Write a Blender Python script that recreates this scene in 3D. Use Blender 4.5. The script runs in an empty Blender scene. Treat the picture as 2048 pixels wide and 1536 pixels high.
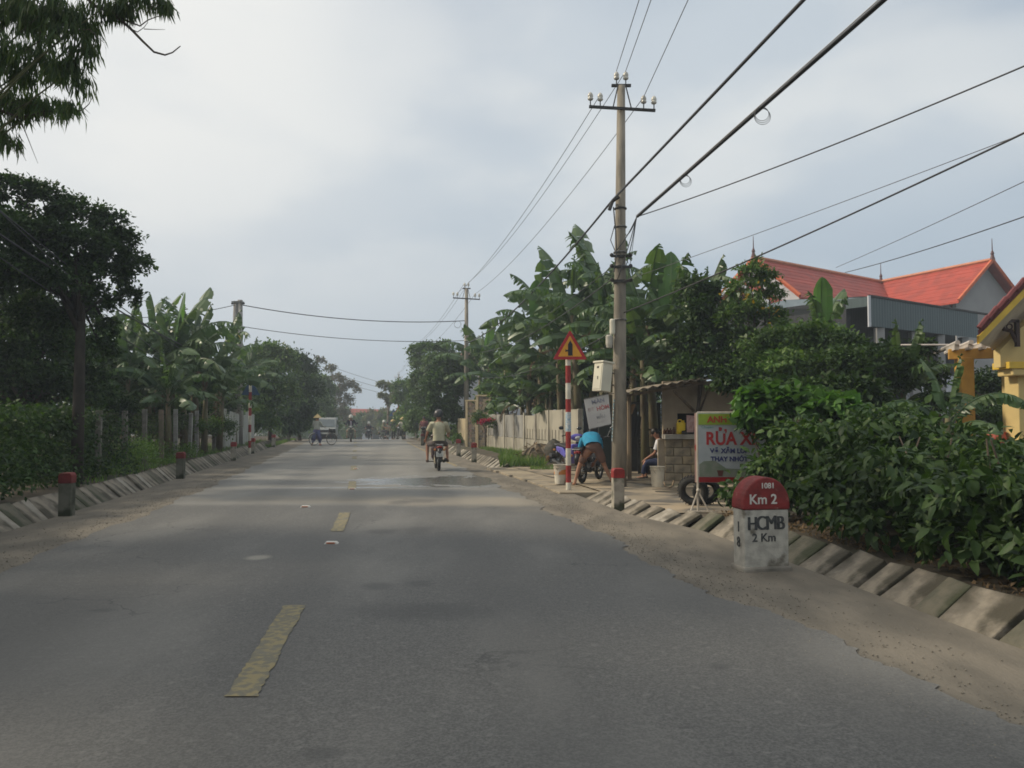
import bpy, math, random
import numpy as np
from mathutils import Vector, Matrix
R_ = math.radians
sc = bpy.context.scene
COL = sc.collection
random.seed(7)

# ---------------------------------------------------------------- camera
FPX, HOR, CAMZ = 1600.0, 837.0, 1.5
PITCH = math.atan((HOR - 768.0) / FPX)
cam_d = bpy.data.cameras.new('camera'); cam = bpy.data.objects.new('camera', cam_d); COL.objects.link(cam)
cam_d.sensor_width = 36.0; cam_d.lens = 36.0 * FPX / 2048.0
cam_d.clip_start = 0.05; cam_d.clip_end = 6000
cam.location = (0, 0, CAMZ); cam.rotation_euler = (math.pi/2 + PITCH, 0, 0)
sc.camera = cam

# ---------------------------------------------------------------- sun and sky
SUN_AZ, SUN_EL = R_(-84), R_(36)          # azimuth clockwise from +Y
sun_d = bpy.data.lights.new('sun', 'SUN'); sun = bpy.data.objects.new('sun', sun_d); COL.objects.link(sun)
sun_d.energy = 3.3; sun_d.angle = R_(6); sun_d.color = (1.0, 0.88, 0.69)
sv = Vector((math.sin(SUN_AZ)*math.cos(SUN_EL), math.cos(SUN_AZ)*math.cos(SUN_EL), math.sin(SUN_EL)))
sun.rotation_euler = sv.to_track_quat('Z', 'Y').to_euler(); sun.location = sv*60

sc.view_settings.view_transform = 'Standard'; sc.view_settings.look = 'None'
sc.view_settings.exposure = 0.0; sc.view_settings.gamma = 1.0; sc.view_settings.use_curve_mapping = False
sc.cycles.max_bounces = 6; sc.cycles.transparent_max_bounces = 6; sc.cycles.diffuse_bounces = 3
sc.cycles.glossy_bounces = 2; sc.cycles.transmission_bounces = 3
sc.cycles.filter_width = 1.7
sc.cycles.use_denoising = True

def N(nt, t, **kw):
    n = nt.nodes.new(t)
    for k, v in kw.items():
        if k.startswith('i_'):
            n.inputs[k[2:].replace('_', ' ')].default_value = v
        else:
            setattr(n, k, v)
    return n
def L(nt, a, b): nt.links.new(a, b)
def mixc(nt, fac, a, b, blend='MIX'):
    m = nt.nodes.new('ShaderNodeMix'); m.data_type = 'RGBA'; m.blend_type = blend
    for s, v in ((0, fac), (6, a), (7, b)):
        if isinstance(v, bpy.types.NodeSocket): nt.links.new(v, m.inputs[s])
        elif s == 0: m.inputs[0].default_value = v
        else: m.inputs[s].default_value = (v[0], v[1], v[2], 1)
    return m.outputs[2]
def maprange(nt, v, a, b, c=0.0, d=1.0, smooth=True):
    m = nt.nodes.new('ShaderNodeMapRange'); m.interpolation_type = 'SMOOTHSTEP' if smooth else 'LINEAR'
    nt.links.new(v, m.inputs[0])
    for i, x in enumerate((a, b, c, d)): m.inputs[i+1].default_value = x
    return m.outputs[0]
def math_(nt, op, a, b=None):
    m = nt.nodes.new('ShaderNodeMath'); m.operation = op
    for i, v in enumerate((a, b)):
        if v is None: continue
        if isinstance(v, bpy.types.NodeSocket): nt.links.new(v, m.inputs[i])
        else: m.inputs[i].default_value = v
    return m.outputs[0]

world = bpy.data.worlds.new('World'); sc.world = world; world.use_nodes = True
nt = world.node_tree; nt.nodes.clear()
out = N(nt, 'ShaderNodeOutputWorld'); bg = N(nt, 'ShaderNodeBackground'); bg.inputs[1].default_value = 0.10
L(nt, bg.outputs[0], out.inputs[0])
sky = N(nt, 'ShaderNodeTexSky', sky_type='NISHITA'); sky.sun_disc = False
sky.sun_elevation = SUN_EL; sky.sun_rotation = SUN_AZ; sky.air_density = 1.2; sky.dust_density = 2.0
tc = N(nt, 'ShaderNodeTexCoord')
mp = N(nt, 'ShaderNodeMapping'); mp.inputs['Scale'].default_value = (1.0, 1.0, 2.2); mp.inputs['Location'].default_value = (3.1, 0.4, 1.7)
L(nt, tc.outputs['Generated'], mp.inputs[0])
n1 = N(nt, 'ShaderNodeTexNoise'); n1.inputs['Scale'].default_value = 3.4; n1.inputs['Detail'].default_value = 6; n1.inputs['Roughness'].default_value = 0.46
n2 = N(nt, 'ShaderNodeTexNoise'); n2.inputs['Scale'].default_value = 1.3; n2.inputs['Detail'].default_value = 3
L(nt, mp.outputs[0], n1.inputs[0]); L(nt, mp.outputs[0], n2.inputs[0])
sep = N(nt, 'ShaderNodeSeparateXYZ'); L(nt, tc.outputs['Generated'], sep.inputs[0])
elev = maprange(nt, sep.outputs[2], -0.02, 0.36)
low = mixc(nt, maprange(nt, n1.outputs[0], 0.35, 0.65), (3.3, 4.3, 5.4), (4.4, 5.2, 6.05))
high = mixc(nt, maprange(nt, n1.outputs[0], 0.38, 0.62), (5.8, 6.45, 7.05), (7.35, 7.7, 7.85))
cl = mixc(nt, elev, low, high)
# brighter cloud towards the side where the veiled sun stands
sd = N(nt, 'ShaderNodeVectorMath', operation='DOT_PRODUCT'); L(nt, tc.outputs['Generated'], sd.inputs[0]); sd.inputs[1].default_value = tuple(sv)
cl = mixc(nt, maprange(nt, sd.outputs['Value'], 0.1, 1.0, 0.0, 0.8), cl, (10.5, 10.2, 9.6))
blue = mixc(nt, 0.35, sky.outputs[0], (5.6, 6.8, 8.1))
sg_ = N(nt, 'ShaderNodeVectorMath', operation='DOT_PRODUCT'); L(nt, tc.outputs['Generated'], sg_.inputs[0]); sg_.inputs[1].default_value = (.35, .80, .49)
gap = math_(nt, 'MULTIPLY', maprange(nt, n2.outputs[0], 0.34, 0.62), maprange(nt, sg_.outputs['Value'], 0.80, 1.0))
fin = mixc(nt, math_(nt, 'MULTIPLY', gap, 0.75), cl, blue)
L(nt, fin, bg.inputs[0])

# ---------------------------------------------------------------- where things stand
def ray(px, py):
    u, v = (px-1024)/FPX, (768-py)/FPX
    c, s = math.cos(PITCH), math.sin(PITCH)
    return Vector((u, c - s*v, s + c*v))
def gp(px, py, z=0.0):
    d = ray(px, py); t = (z-CAMZ)/d.z
    return Vector((0, 0, CAMZ)) + d*t
def at(px, py, Y):
    d = ray(px, py); t = Y/d.y
    return Vector((0, 0, CAMZ)) + d*t
def cx(y):                        # centre line of the road
    if y < 8: return -0.87 - 0.134*y
    if y < 18:
        t = y-8; return -1.942 - 0.134*t - 0.00295*t*t
    return -3.577 - 0.193*(y-18)
def gz(y):                        # the road dips beyond its crest
    if y < 52: return 0.0
    if y < 67: return -0.0012*(y-52)**2
    if y < 160: return -0.27 - 0.036*(y-67)
    return -3.618

# ---------------------------------------------------------------- mesh helpers
class MB:
    def __init__(s): s.v = []; s.f = []; s.m = []
    def add(s, vs, fs, m=0):
        o = len(s.v); s.v += [tuple(v) for v in vs]
        s.f += [tuple(i+o for i in f) for f in fs]; s.m += [m]*len(fs); return s
    def box(s, c, d, R=None, m=0, taper=1.0):
        c = Vector(c); vs = []
        for z in (-.5, .5):
            k = taper if z > 0 else 1.0
            for x, y in ((-.5, -.5), (.5, -.5), (.5, .5), (-.5, .5)):
                p = Vector((x*d[0]*k, y*d[1]*k, z*d[2]))
                if R is not None: p = R @ p
                vs.append(c+p)
        return s.add(vs, [(3,2,1,0),(4,5,6,7),(0,1,5,4),(1,2,6,5),(2,3,7,6),(3,0,4,7)], m)
    def tube(s, pts, rad, n=8, m=0, cap=True):
        pts = [Vector(p) for p in pts]
        if not hasattr(rad, '__len__'): rad = [rad]*len(pts)
        t0 = (pts[1]-pts[0]).normalized()
        a = t0.orthogonal().normalized(); vs = []; fs = []
        for i, p in enumerate(pts):
            t = (pts[min(i+1, len(pts)-1)]-pts[max(i-1, 0)])
            t = t.normalized() if t.length > 1e-9 else t0
            a = (a - t*a.dot(t)); a = a.normalized() if a.length > 1e-6 else t.orthogonal().normalized()
            b = t.cross(a)
            for k in range(n):
                w = 2*math.pi*k/n; vs.append(p + (a*math.cos(w)+b*math.sin(w))*rad[i])
        for i in range(len(pts)-1):
            for k in range(n):
                k2 = (k+1) % n; fs.append((i*n+k, i*n+k2, (i+1)*n+k2, (i+1)*n+k))
        if cap:
            fs.append(tuple(reversed(range(n)))); fs.append(tuple(range((len(pts)-1)*n, len(pts)*n)))
        return s.add(vs, fs, m)
    def lathe(s, c, prof, n=16, m=0, axis='Z', cap=True):
        c = Vector(c); vs = []; fs = []
        for r, z in prof:
            for k in range(n):
                w = 2*math.pi*k/n; x, y = r*math.cos(w), r*math.sin(w)
                vs.append(c + Vector({'Z': (x, y, z), 'X': (z, x, y), 'Y': (y, z, x)}[axis]))
        for i in range(len(prof)-1):
            for k in range(n):
                k2 = (k+1) % n; fs.append((i*n+k, i*n+k2, (i+1)*n+k2, (i+1)*n+k))
        if cap:
            fs.append(tuple(reversed(range(n)))); fs.append(tuple(range((len(prof)-1)*n, len(prof)*n)))
        return s.add(vs, fs, m)
    def prism(s, poly, a, b, axis='Y', m=0):       # poly: outline in the two other axes
        n = len(poly); vs = []
        for w in (a, b):
            for p, q in poly:
                vs.append({'Y': (p, w, q), 'X': (w, p, q), 'Z': (p, q, w)}[axis])
        fs = [tuple(range(n)), tuple(reversed(range(n, 2*n)))] + [(i, i+n, (i+1) % n+n, (i+1) % n) for i in range(n)]
        return s.add(vs, fs, m)
    def ball(s, c, r, nu=12, nv=8, m=0, R=None):
        if not hasattr(r, '__len__'): r = (r, r, r)
        c = Vector(c); vs = []; fs = []
        for j in range(nv+1):
            th = math.pi*j/nv
            for i in range(nu):
                ph = 2*math.pi*i/nu
                p = Vector((r[0]*math.sin(th)*math.cos(ph), r[1]*math.sin(th)*math.sin(ph), r[2]*math.cos(th)))
                if R is not None: p = R @ p
                vs.append(c+p)
        for j in range(nv):
            for i in range(nu):
                i2 = (i+1) % nu; fs.append((j*nu+i, (j+1)*nu+i, (j+1)*nu+i2, j*nu+i2))
        return s.add(vs, fs, m)
    def torus(s, c, Rr, r, axis='X', n=28, k=8, m=0, sq=1.0):
        c = Vector(c); vs = []; fs = []
        for i in range(n):
            a = 2*math.pi*i/n
            for j in range(k):
                b = 2*math.pi*j/k; q = Rr + r*math.cos(b); w = r*math.sin(b)*sq
                x, y = q*math.cos(a), q*math.sin(a)
                vs.append(c + Vector({'X': (w, x, y), 'Y': (x, w, y), 'Z': (x, y, w)}[axis]))
        for i in range(n):
            for j in range(k):
                i2, j2 = (i+1) % n, (j+1) % k
                fs.append((i*k+j, i2*k+j, i2*k+j2, i*k+j2))
        return s.add(vs, fs, m)
    def mesh(s, name, mats, smooth=False):
        me = bpy.data.meshes.new(name); me.from_pydata(s.v, [], s.f)
        for m in (mats if isinstance(mats, (list, tuple)) else [mats]): me.materials.append(m)
        if any(s.m): me.polygons.foreach_set('material_index', s.m)
        if smooth: me.polygons.foreach_set('use_smooth', [True]*len(me.polygons))
        me.update(); return me
    def build(s, name, mats, parent=None, smooth=False, bevel=0.0, loc=(0,0,0), rot=(0,0,0)):
        return put(name, s.mesh(name, mats, smooth), parent, bevel, loc, rot)
def put(name, me, parent=None, bevel=0.0, loc=(0,0,0), rot=(0,0,0)):
    o = bpy.data.objects.new(name, me); COL.objects.link(o); o.parent = parent
    o.location = loc; o.rotation_euler = rot
    if bevel:
        b = o.modifiers.new('bevel', 'BEVEL'); b.width = bevel; b.segments = 2; b.limit_method = 'ANGLE'
    return o
def thing(name, label, cat, loc=(0,0,0), rotz=0.0, group=None, kind=None):
    o = bpy.data.objects.new(name, None); COL.objects.link(o); o.empty_display_size = 0.2
    o.location = loc; o.rotation_euler = (0, 0, rotz)
    return tag(o, label, cat, group, kind)
def tag(o, label=None, cat=None, group=None, kind=None):
    for k, v in (('label', label), ('category', cat), ('group', group), ('kind', kind)):
        if v: o[k] = v
    return o
def dup(root, label=None, loc=None, rotz=None, swap=None):
    def cp(o, par):
        c = o.copy(); COL.objects.link(c); c.parent = par
        if swap and c.type == 'MESH' and any(m and m.name in swap for m in c.data.materials):
            c.data = c.data.copy()
            for i, m in enumerate(c.data.materials):
                if m and m.name in swap: c.data.materials[i] = swap[m.name]
        for ch in kids.get(o.name, []): cp(ch, c)
        return c
    kids = {}
    for o in list(COL.objects):
        if o.parent: kids.setdefault(o.parent.name, []).append(o)
    r = cp(root, None)
    if label: r['label'] = label
    if loc is not None: r.location = loc
    if rotz is not None: r.rotation_euler = (0, 0, rotz)
    return r
def np_mesh(name, V, F, mats, smooth=False):
    me = bpy.data.meshes.new(name); V = np.asarray(V, dtype=np.float32); F = np.asarray(F, dtype=np.int32)
    k = F.shape[1]
    me.vertices.add(len(V)); me.vertices.foreach_set('co', V.ravel())
    me.loops.add(F.size); me.loops.foreach_set('vertex_index', F.ravel())
    me.polygons.add(len(F)); me.polygons.foreach_set('loop_start', np.arange(0, F.size, k, dtype=np.int32))
    me.polygons.foreach_set('loop_total', np.full(len(F), k, dtype=np.int32))
    if smooth: me.polygons.foreach_set('use_smooth', np.ones(len(F), dtype=bool))
    me.update(calc_edges=True)
    for m in (mats if isinstance(mats, (list, tuple)) else [mats]): me.materials.append(m)
    return me

# ---------------------------------------------------------------- materials
def M(name, c1, c2=None, rough=0.75, scale=4.0, detail=5, lo=0.35, hi=0.65, bump=0.0, bscale=None, metal=0.0,
      stretch=(1, 1, 1), spec=0.4, c3=None, s3=0.6, lo3=.55, hi3=.7):
    m = bpy.data.materials.new(name); m.use_nodes = True; nt = m.node_tree; p = nt.nodes['Principled BSDF']
    p.inputs['Roughness'].default_value = rough; p.inputs['Metallic'].default_value = metal
    p.inputs['Specular IOR Level'].default_value = spec
    c2 = c2 or tuple(x*0.82 for x in c1)
    tc = N(nt, 'ShaderNodeTexCoord'); mp = N(nt, 'ShaderNodeMapping'); mp.inputs['Scale'].default_value = stretch
    L(nt, tc.outputs['Object'], mp.inputs[0])
    no = N(nt, 'ShaderNodeTexNoise'); no.inputs['Scale'].default_value = scale; no.inputs['Detail'].default_value = detail
    L(nt, mp.outputs[0], no.inputs[0])
    c = mixc(nt, maprange(nt, no.outputs[0], lo, hi), c1, c2)
    if c3:
        n3 = N(nt, 'ShaderNodeTexNoise'); n3.inputs['Scale'].default_value = s3; n3.inputs['Detail'].default_value = 6
        L(nt, mp.outputs[0], n3.inputs[0]); c = mixc(nt, maprange(nt, n3.outputs[0], lo3, hi3), c, c3)
    L(nt, c, p.inputs['Base Color'])
    if bump:
        nb = N(nt, 'ShaderNodeTexNoise'); nb.inputs['Scale'].default_value = bscale or scale*6; nb.inputs['Detail'].default_value = 4
        L(nt, mp.outputs[0], nb.inputs[0])
        b = N(nt, 'ShaderNodeBump'); b.inputs['Strength'].default_value = bump; b.inputs['Distance'].default_value = 0.02
        L(nt, nb.outputs[0], b.inputs['Height']); L(nt, b.outputs[0], p.inputs['Normal'])
    return m
def leafmat(name, cols, trans=0.28, rough=0.5, big=None, spec=0.35):
    m = bpy.data.materials.new(name); m.use_nodes = True; nt = m.node_tree; p = nt.nodes['Principled BSDF']
    geo = N(nt, 'ShaderNodeNewGeometry')
    ramp = N(nt, 'ShaderNodeValToRGB'); el = ramp.color_ramp.elements
    while len(el) < len(cols): el.new(0.5)
    pos = 0.0
    for i, (w, c) in enumerate(cols):
        el[i].position = pos; el[i].color = (*c, 1); pos = min(1.0, pos+w)
    L(nt, geo.outputs['Random Per Island'], ramp.inputs[0])
    tc = N(nt, 'ShaderNodeTexCoord'); no = N(nt, 'ShaderNodeTexNoise'); no.inputs['Scale'].default_value = big or 0.8; no.inputs['Detail'].default_value = 3
    L(nt, tc.outputs['Object'], no.inputs[0])
    hv = N(nt, 'ShaderNodeHueSaturation'); L(nt, ramp.outputs[0], hv.inputs['Color'])
    L(nt, maprange(nt, no.outputs[0], 0.3, 0.7, 0.7, 1.35), hv.inputs['Value'])
    L(nt, hv.outputs[0], p.inputs['Base Color'])
    p.inputs['Roughness'].default_value = rough; p.inputs['Specular IOR Level'].default_value = spec
    tr = N(nt, 'ShaderNodeBsdfTranslucent')
    yl = mixc(nt, 1.0, hv.outputs[0], (1.5, 1.7, 0.6), 'MULTIPLY'); L(nt, yl, tr.inputs[0])
    mx = N(nt, 'ShaderNodeMixShader'); mx.inputs[0].default_value = trans
    L(nt, p.outputs[0], mx.inputs[1]); L(nt, tr.outputs[0], mx.inputs[2])
    L(nt, mx.outputs[0], nt.nodes['Material Output'].inputs[0])
    return m
conc = M('concrete', (.34,.31,.26), (.22,.20,.17), rough=.9, scale=3, bump=.3, c3=(.10,.095,.08), s3=1.2)
slabm = M('slab_concrete', (.27,.235,.185), (.165,.145,.115), rough=.95, scale=7, bump=.7, bscale=22, c3=(.07,.062,.045), s3=2.6, lo3=.44, hi3=.62)
polem = M('pole_concrete', (.30,.265,.21), (.17,.15,.12), rough=.9, scale=5, bump=.2, stretch=(1,1,.25), c3=(.08,.07,.06), s3=1.6)
polem2 = M('old_pole_concrete', (.28,.27,.25), (.18,.17,.16), rough=.9, scale=5, stretch=(1,1,.25))
steel = M('galvanised_steel', (.20,.20,.19), (.10,.09,.08), rough=.55, metal=.6, scale=12)
darksteel = M('dark_steel', (.05,.05,.05), (.03,.025,.02), rough=.6, metal=.5)
porc = M('porcelain', (.62,.60,.52), (.45,.43,.38), rough=.2, spec=.6)
cable = M('cable_black', (.045,.045,.05), rough=.6)
cableg = M('cable_grey', (.10,.10,.11), rough=.5)
redp = M('red_paint', (.30,.022,.018), (.20,.018,.016), rough=.6, scale=8, c3=(.12,.03,.02), s3=6)
whitep = M('white_paint', (.60,.57,.48), (.48,.45,.37), rough=.65, scale=8)
bolm = M('bollard_body', (.36,.33,.27), (.24,.22,.18), rough=.9, scale=6, c3=(.05,.055,.03), s3=4, lo3=.45, hi3=.62)
creamp = M('cream_metal', (.62,.59,.47), (.55,.52,.42), rough=.45, scale=3)
yelp = M('sign_yellow', (.72,.33,.015), rough=.4)
signred = M('sign_red', (.42,.012,.015), rough=.4)
black = M('black_paint', (.012,.012,.014), rough=.5)
rubber = M('tyre_rubber', (.018,.018,.018), (.03,.03,.028), rough=.85)
alum = M('aluminium', (.38,.38,.37), (.28,.28,.28), rough=.35, metal=.8)
blackpl = M('black_plastic', (.015,.015,.017), rough=.4)
glassd = M('dark_glass', (.02,.025,.03), rough=.08, spec=.7)
bark = M('bark', (.11,.085,.06), (.06,.045,.033), rough=.95, scale=6, stretch=(1,1,.3), bump=.4)
barkl = M('pale_bark', (.20,.165,.12), (.12,.10,.075), rough=.95, scale=6, stretch=(1,1,.3))
skinm = M('skin', (.33,.165,.10), (.28,.13,.08), rough=.55)
hairm = M('hair', (.012,.010,.009), rough=.5)
mud = M('dirt', (.095,.076,.053), (.055,.046,.032), rough=1, scale=1.2, bump=.5, c3=(.055,.06,.03), s3=.5)
# leaves
lf_dark = leafmat('dark_leaf', [(.5,(.018,.038,.013)),(.35,(.030,.060,.019)),(.15,(.055,.095,.028))], trans=.25, rough=.55, spec=.2)
lf_mid = leafmat('mid_leaf', [(.4,(.036,.078,.018)),(.4,(.058,.115,.024)),(.2,(.10,.155,.038))])
lf_bright = leafmat('bright_leaf', [(.4,(.06,.135,.026)),(.4,(.08,.175,.034)),(.2,(.05,.10,.024))], trans=.3)
lf_hedge = leafmat('hedge_leaf', [(.45,(.016,.036,.011)),(.35,(.028,.056,.015)),(.20,(.050,.088,.024))], trans=.22, rough=.5, spec=.22)
lf_far = leafmat('far_leaf', [(.4,(.042,.080,.024)),(.4,(.06,.11,.032)),(.2,(.09,.14,.045))], trans=.25, rough=.6)
lf_olive = leafmat('olive_leaf', [(.35,(.07,.09,.035)),(.35,(.09,.11,.05)),(.3,(.13,.12,.07))], trans=.3, rough=.6)
lf_rust = leafmat('rusty_leaf', [(.35,(.10,.085,.05)),(.35,(.13,.09,.06)),(.3,(.07,.08,.04))], trans=.3, rough=.6)
lf_bamboo = leafmat('bamboo_leaf', [(.45,(.045,.085,.026)),(.4,(.07,.12,.035)),(.15,(.11,.15,.05))], trans=.42)
lf_weed = leafmat('weed_leaf', [(.4,(.05,.11,.025)),(.4,(.08,.16,.03)),(.2,(.14,.20,.05))], trans=.3)
lf_ban = leafmat('banana_leaf', [(.4,(.032,.068,.024)),(.35,(.050,.098,.034)),(.25,(.085,.13,.05))], trans=.26, rough=.38, big=.6, spec=.45)
lf_ban2 = leafmat('young_banana_leaf', [(.5,(.065,.14,.04)),(.5,(.08,.16,.045))], trans=.35, rough=.35, big=.8)
lf_dry = leafmat('dry_leaf', [(.5,(.13,.085,.045)),(.5,(.19,.13,.075))], trans=.1, rough=.9)
stemm = M('banana_stem', (.13,.12,.055), (.09,.065,.035), rough=.7, stretch=(1,1,.2), scale=6)
lf_grass = leafmat('grass_blade', [(.4,(.07,.14,.03)),(.4,(.09,.18,.035)),(.2,(.14,.16,.06))], trans=.3, rough=.6)

# ---------------------------------------------------------------- foliage
def unit(a): return a/np.maximum(np.linalg.norm(a, axis=1, keepdims=True), 1e-9)
def leaf_arrays(P, out, Ls, Ws, rng, droop=.25, spread=.8, shape='quad', flat=.8):
    n = len(P); d = unit(out*.55 + rng.normal(size=(n, 3))*spread*.6 + np.array([0, 0, -droop]))
    nr = unit(np.array([0, 0, flat]) + rng.normal(size=(n, 3))*.45 + out*.25)
    s = unit(np.cross(d, nr)); nr = np.cross(s, d)
    Ls = Ls[:, None]; Ws = Ws[:, None]
    if shape == 'quad':
        V = np.stack([P, P+d*Ls*.45+s*Ws*.5+nr*Ws*.12, P+d*Ls-nr*Ls*.1, P+d*Ls*.45-s*Ws*.5+nr*Ws*.12], 1).reshape(-1, 3)
        F = np.arange(n*4).reshape(n, 4)
        return V, F
    b = P; m1 = P+d*Ls*.3; m2 = P+d*Ls*.7-nr*Ls*.06; t = P+d*Ls-nr*Ls*.2
    l1 = m1+s*Ws*.5+nr*Ws*.14; r1 = m1-s*Ws*.5+nr*Ws*.14
    l2 = m2+s*Ws*.36+nr*Ws*.08; r2 = m2-s*Ws*.36+nr*Ws*.08
    V = np.stack([b, m1, m2, t, l1, l2, r1, r2], 1).reshape(-1, 3)
    k = np.arange(n)[:, None]*8
    F = np.concatenate([k+np.array([[0,1,4,4]]), k+np.array([[1,2,5,4]]), k+np.array([[2,3,5,5]]),
                        k+np.array([[0,6,1,1]]), k+np.array([[1,6,7,2]]), k+np.array([[2,7,3,3]])])
    return V, F
def leaf_obj(name, P, out, size, ratio, rng, mat, parent, droop=.25, spread=.8, shape='quad', flat=.8):
    n = len(P); Ls = size*rng.uniform(.6, 1.25, n); Ws = Ls*ratio*rng.uniform(.8, 1.2, n)
    V, F = leaf_arrays(P, out, Ls, Ws, rng, droop, spread, shape, flat)
    if shape == 'quad': me = np_mesh(name, V, F, mat)
    else:
        # triangles and quads together: split quads into triangles
        T = []
        a = F[(F[:, 2] == F[:, 3])][:, :3]; q = F[(F[:, 2] != F[:, 3])]
        T = np.concatenate([a, q[:, [0, 1, 2]], q[:, [0, 2, 3]]])
        me = np_mesh(name, V, T, mat, smooth=False)
    return put(name, me, parent)
def blob_points(blobs, n, rng, sub=16, tight=.30, inner=.45):
    """blobs: (centre, (rx, ry, rz)); leaves gather in tufts on each blob's outside"""
    w = np.array([(r[0]*r[1]*r[2])**(2/3) for _, r in blobs]); w = w/w.sum()
    Ps, Os = [], []
    for (c, r), wi in zip(blobs, w):
        k = max(8, int(n*wi)); S = max(5, int(sub*rng.uniform(.8, 1.2)))
        dirs = unit(rng.normal(size=(S, 3))); dirs[:, 2] = np.where(dirs[:, 2] < -.35, -dirs[:, 2], dirs[:, 2])
        ctr = dirs*rng.uniform(inner, 1.0, (S, 1))
        amp = rng.uniform(.6, 1.5, S); pick = rng.choice(S, k, p=amp/amp.sum())
        q = ctr[pick] + rng.normal(size=(k, 3))*tight*rng.uniform(.5, 1.0, (k, 1))
        Ps.append(np.array(c)+q*np.array(r)); Os.append(unit(q + rng.normal(size=(k, 3))*.2))
    return np.concatenate(Ps), np.concatenate(Os)
def px_blob(px, py, d, rx, ry=None, rd=None):
    ry = ry or rx; k = d/FPX; p = at(px, py, d)
    return ((p.x, p.y, p.z), (rx*k, (rd or (rx+ry)/2)*k, ry*k))
def tree(name, label, cat, base, blobs, n, size, ratio, lm, bm, tr=.12, seed=0, group=None, sub=16, tight=.30,
         droop=.25, spread=.8, shape='quad', limbs=True, trunk_pts=None, leafname='crown', flat=.8, kind=None, stemname='trunk'):
    rng = np.random.default_rng(seed); base = Vector(base)
    t = thing(name, label, cat, base, 0, group, kind)
    B = [((c[0]-base.x, c[1]-base.y, c[2]-base.z), r) for c, r in blobs]
    P, O = blob_points(B, n, rng, sub, tight)
    keep = P[:, 2] > 0.02; P, O = P[keep], O[keep]
    leaf_obj(leafname, P, O, size, ratio, rng, lm, t, droop, spread, shape, flat)
    if limbs:
        mb = MB(); cen = np.mean([b[0] for b in B], axis=0); top = np.array([cen[0]*.6, cen[1]*.6, max(.3, cen[2]*.75)])
        if trunk_pts: tp = [Vector(p)-base for p in trunk_pts]
        else:
            tp = [Vector((0, 0, -.1)), Vector(top*.45)+Vector(rng.normal(size=3)*.04*top[2]), Vector(top)]
        m = len(tp); mb.tube(tp, [tr*(1-.45*i/(m-1)) for i in range(m)], 8)
        for c, r in B:
            f = rng.uniform(.5, .98); i = min(int(f*(m-1)), m-2); g = f*(m-1)-i
            s = tp[i].lerp(tp[i+1], g); e = Vector(c)
            mid = s.lerp(e, .5)+Vector((0, 0, .12*(e-s).length))+Vector(rng.normal(size=3)*.06*(e-s).length)
            mb.tube([s, mid, e], [tr*.5, tr*.3, tr*.1], 5)
            for _ in range(3):
                u = unit(rng.normal(size=(1, 3)))[0]*.85
                mb.tube([mid.lerp(e, .6), e+Vector((u[0]*r[0], u[1]*r[1], u[2]*r[2]))], [tr*.15, tr*.04], 4)
        mb.build(stemname, bm, t, smooth=True)
    return t
# ================================================================ setting
def sstep(a, b, x): t = min(1, max(0, (x-a)/(b-a))); return t*t*(3-2*t)
def zr(y):  # level of the land beyond the ditch on the hedge side
    return .13 - .09*sstep(10.8, 12.4, y) + .10*sstep(23.5, 26, y)
ZL = .22
LIP_R, LIP_L = 4.9, -4.4
def dR(y): return -.45*sstep(10.5, 13, y) - .30*sstep(18, 26, y)
def ditch_z(y, right):
    if right: return -.02 if 16.1 < y < 23.8 else (-.65 if 14.2 < y < 16.1 else -.25)
    return -.26
ys = [-60, -40, -25, -15, -8, -4] + [i*.5 for i in range(-4, 90)] + [45+i for i in range(0, 40)] + [90, 100, 115, 130, 160, 220, 320, 500, 900, 1600, 2600]
ys = sorted(set(float(y) for y in ys) | {16.05, 16.15, 23.75, 23.85})
def prof(y):
    dr, dl = ditch_z(y, True), ditch_z(y, False); a, b = zr(y), ZL
    return [(-2600, 0), (-600, 0), (-120, .1), (-40, .25), (-15, .3), (-9, .28), (-7, ZL+.03), (-4.98, b), (-4.60, dl), (-4.44, dl), (LIP_L, -.01),
            (0, -.012), (LIP_R+dR(y), -.01), (4.94+dR(y), dr), (5.08+dR(y), dr), (5.40+dR(y), a), (7, a+.03), (9, a+.03), (15, a), (40, .1), (120, .05), (600, 0), (2600, 0)]
vs = []; fs = []; K = len(prof(0))
rg = random.Random(3)
for y in ys:
    for i, (o, z) in enumerate(prof(y)):
        j = 0 if 9 <= i <= 12 or abs(o) > 100 else rg.uniform(-.02, .02)
        vs.append((cx(y)+o, y, z+gz(y)+j))
for i in range(len(ys)-1):
    for k in range(K-1):
        fs.append((i*K+k, i*K+k+1, (i+1)*K+k+1, (i+1)*K+k))
g = MB(); g.add(vs, fs); tag(g.build('ground', mud), 'brown earth with patches of grass under the roadside trees', kind='structure')

def ribbon(name, fa, fb, z, m, ylist, label, nx=1, zf=None):
    mb = MB(); vs = []; fs = []
    for y in ylist:
        a, b = fa(y), fb(y)
        for k in range(nx+1):
            o = a+(b-a)*k/nx; zz = zf(o, y) if zf else z
            vs.append((cx(y)+o, y, zz+gz(y)))
    for i in range(len(ylist)-1):
        for k in range(nx):
            q = nx+1; fs.append((i*q+k, i*q+k+1, (i+1)*q+k+1, (i+1)*q+k))
    mb.add(vs, fs); return tag(mb.build(name, m), label, kind='structure')
yr = [y for y in ys if -60 <= y <= 400]
def wob(y, s): return .07*math.sin(y*1.3+s)+.05*math.sin(y*3.1+2*s)+.03*math.sin(y*7.7+s*3)
def er(y): return .03*math.sin(y*23)*math.sin(y*5.1) + .015*math.sin(y*61) + 3.42 + .40*(1-sstep(4, 9, y)) - .12*sstep(10, 14, y) + wob(y, 1)
def el(y): return -3.12 + wob(y, 4)*.8
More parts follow.
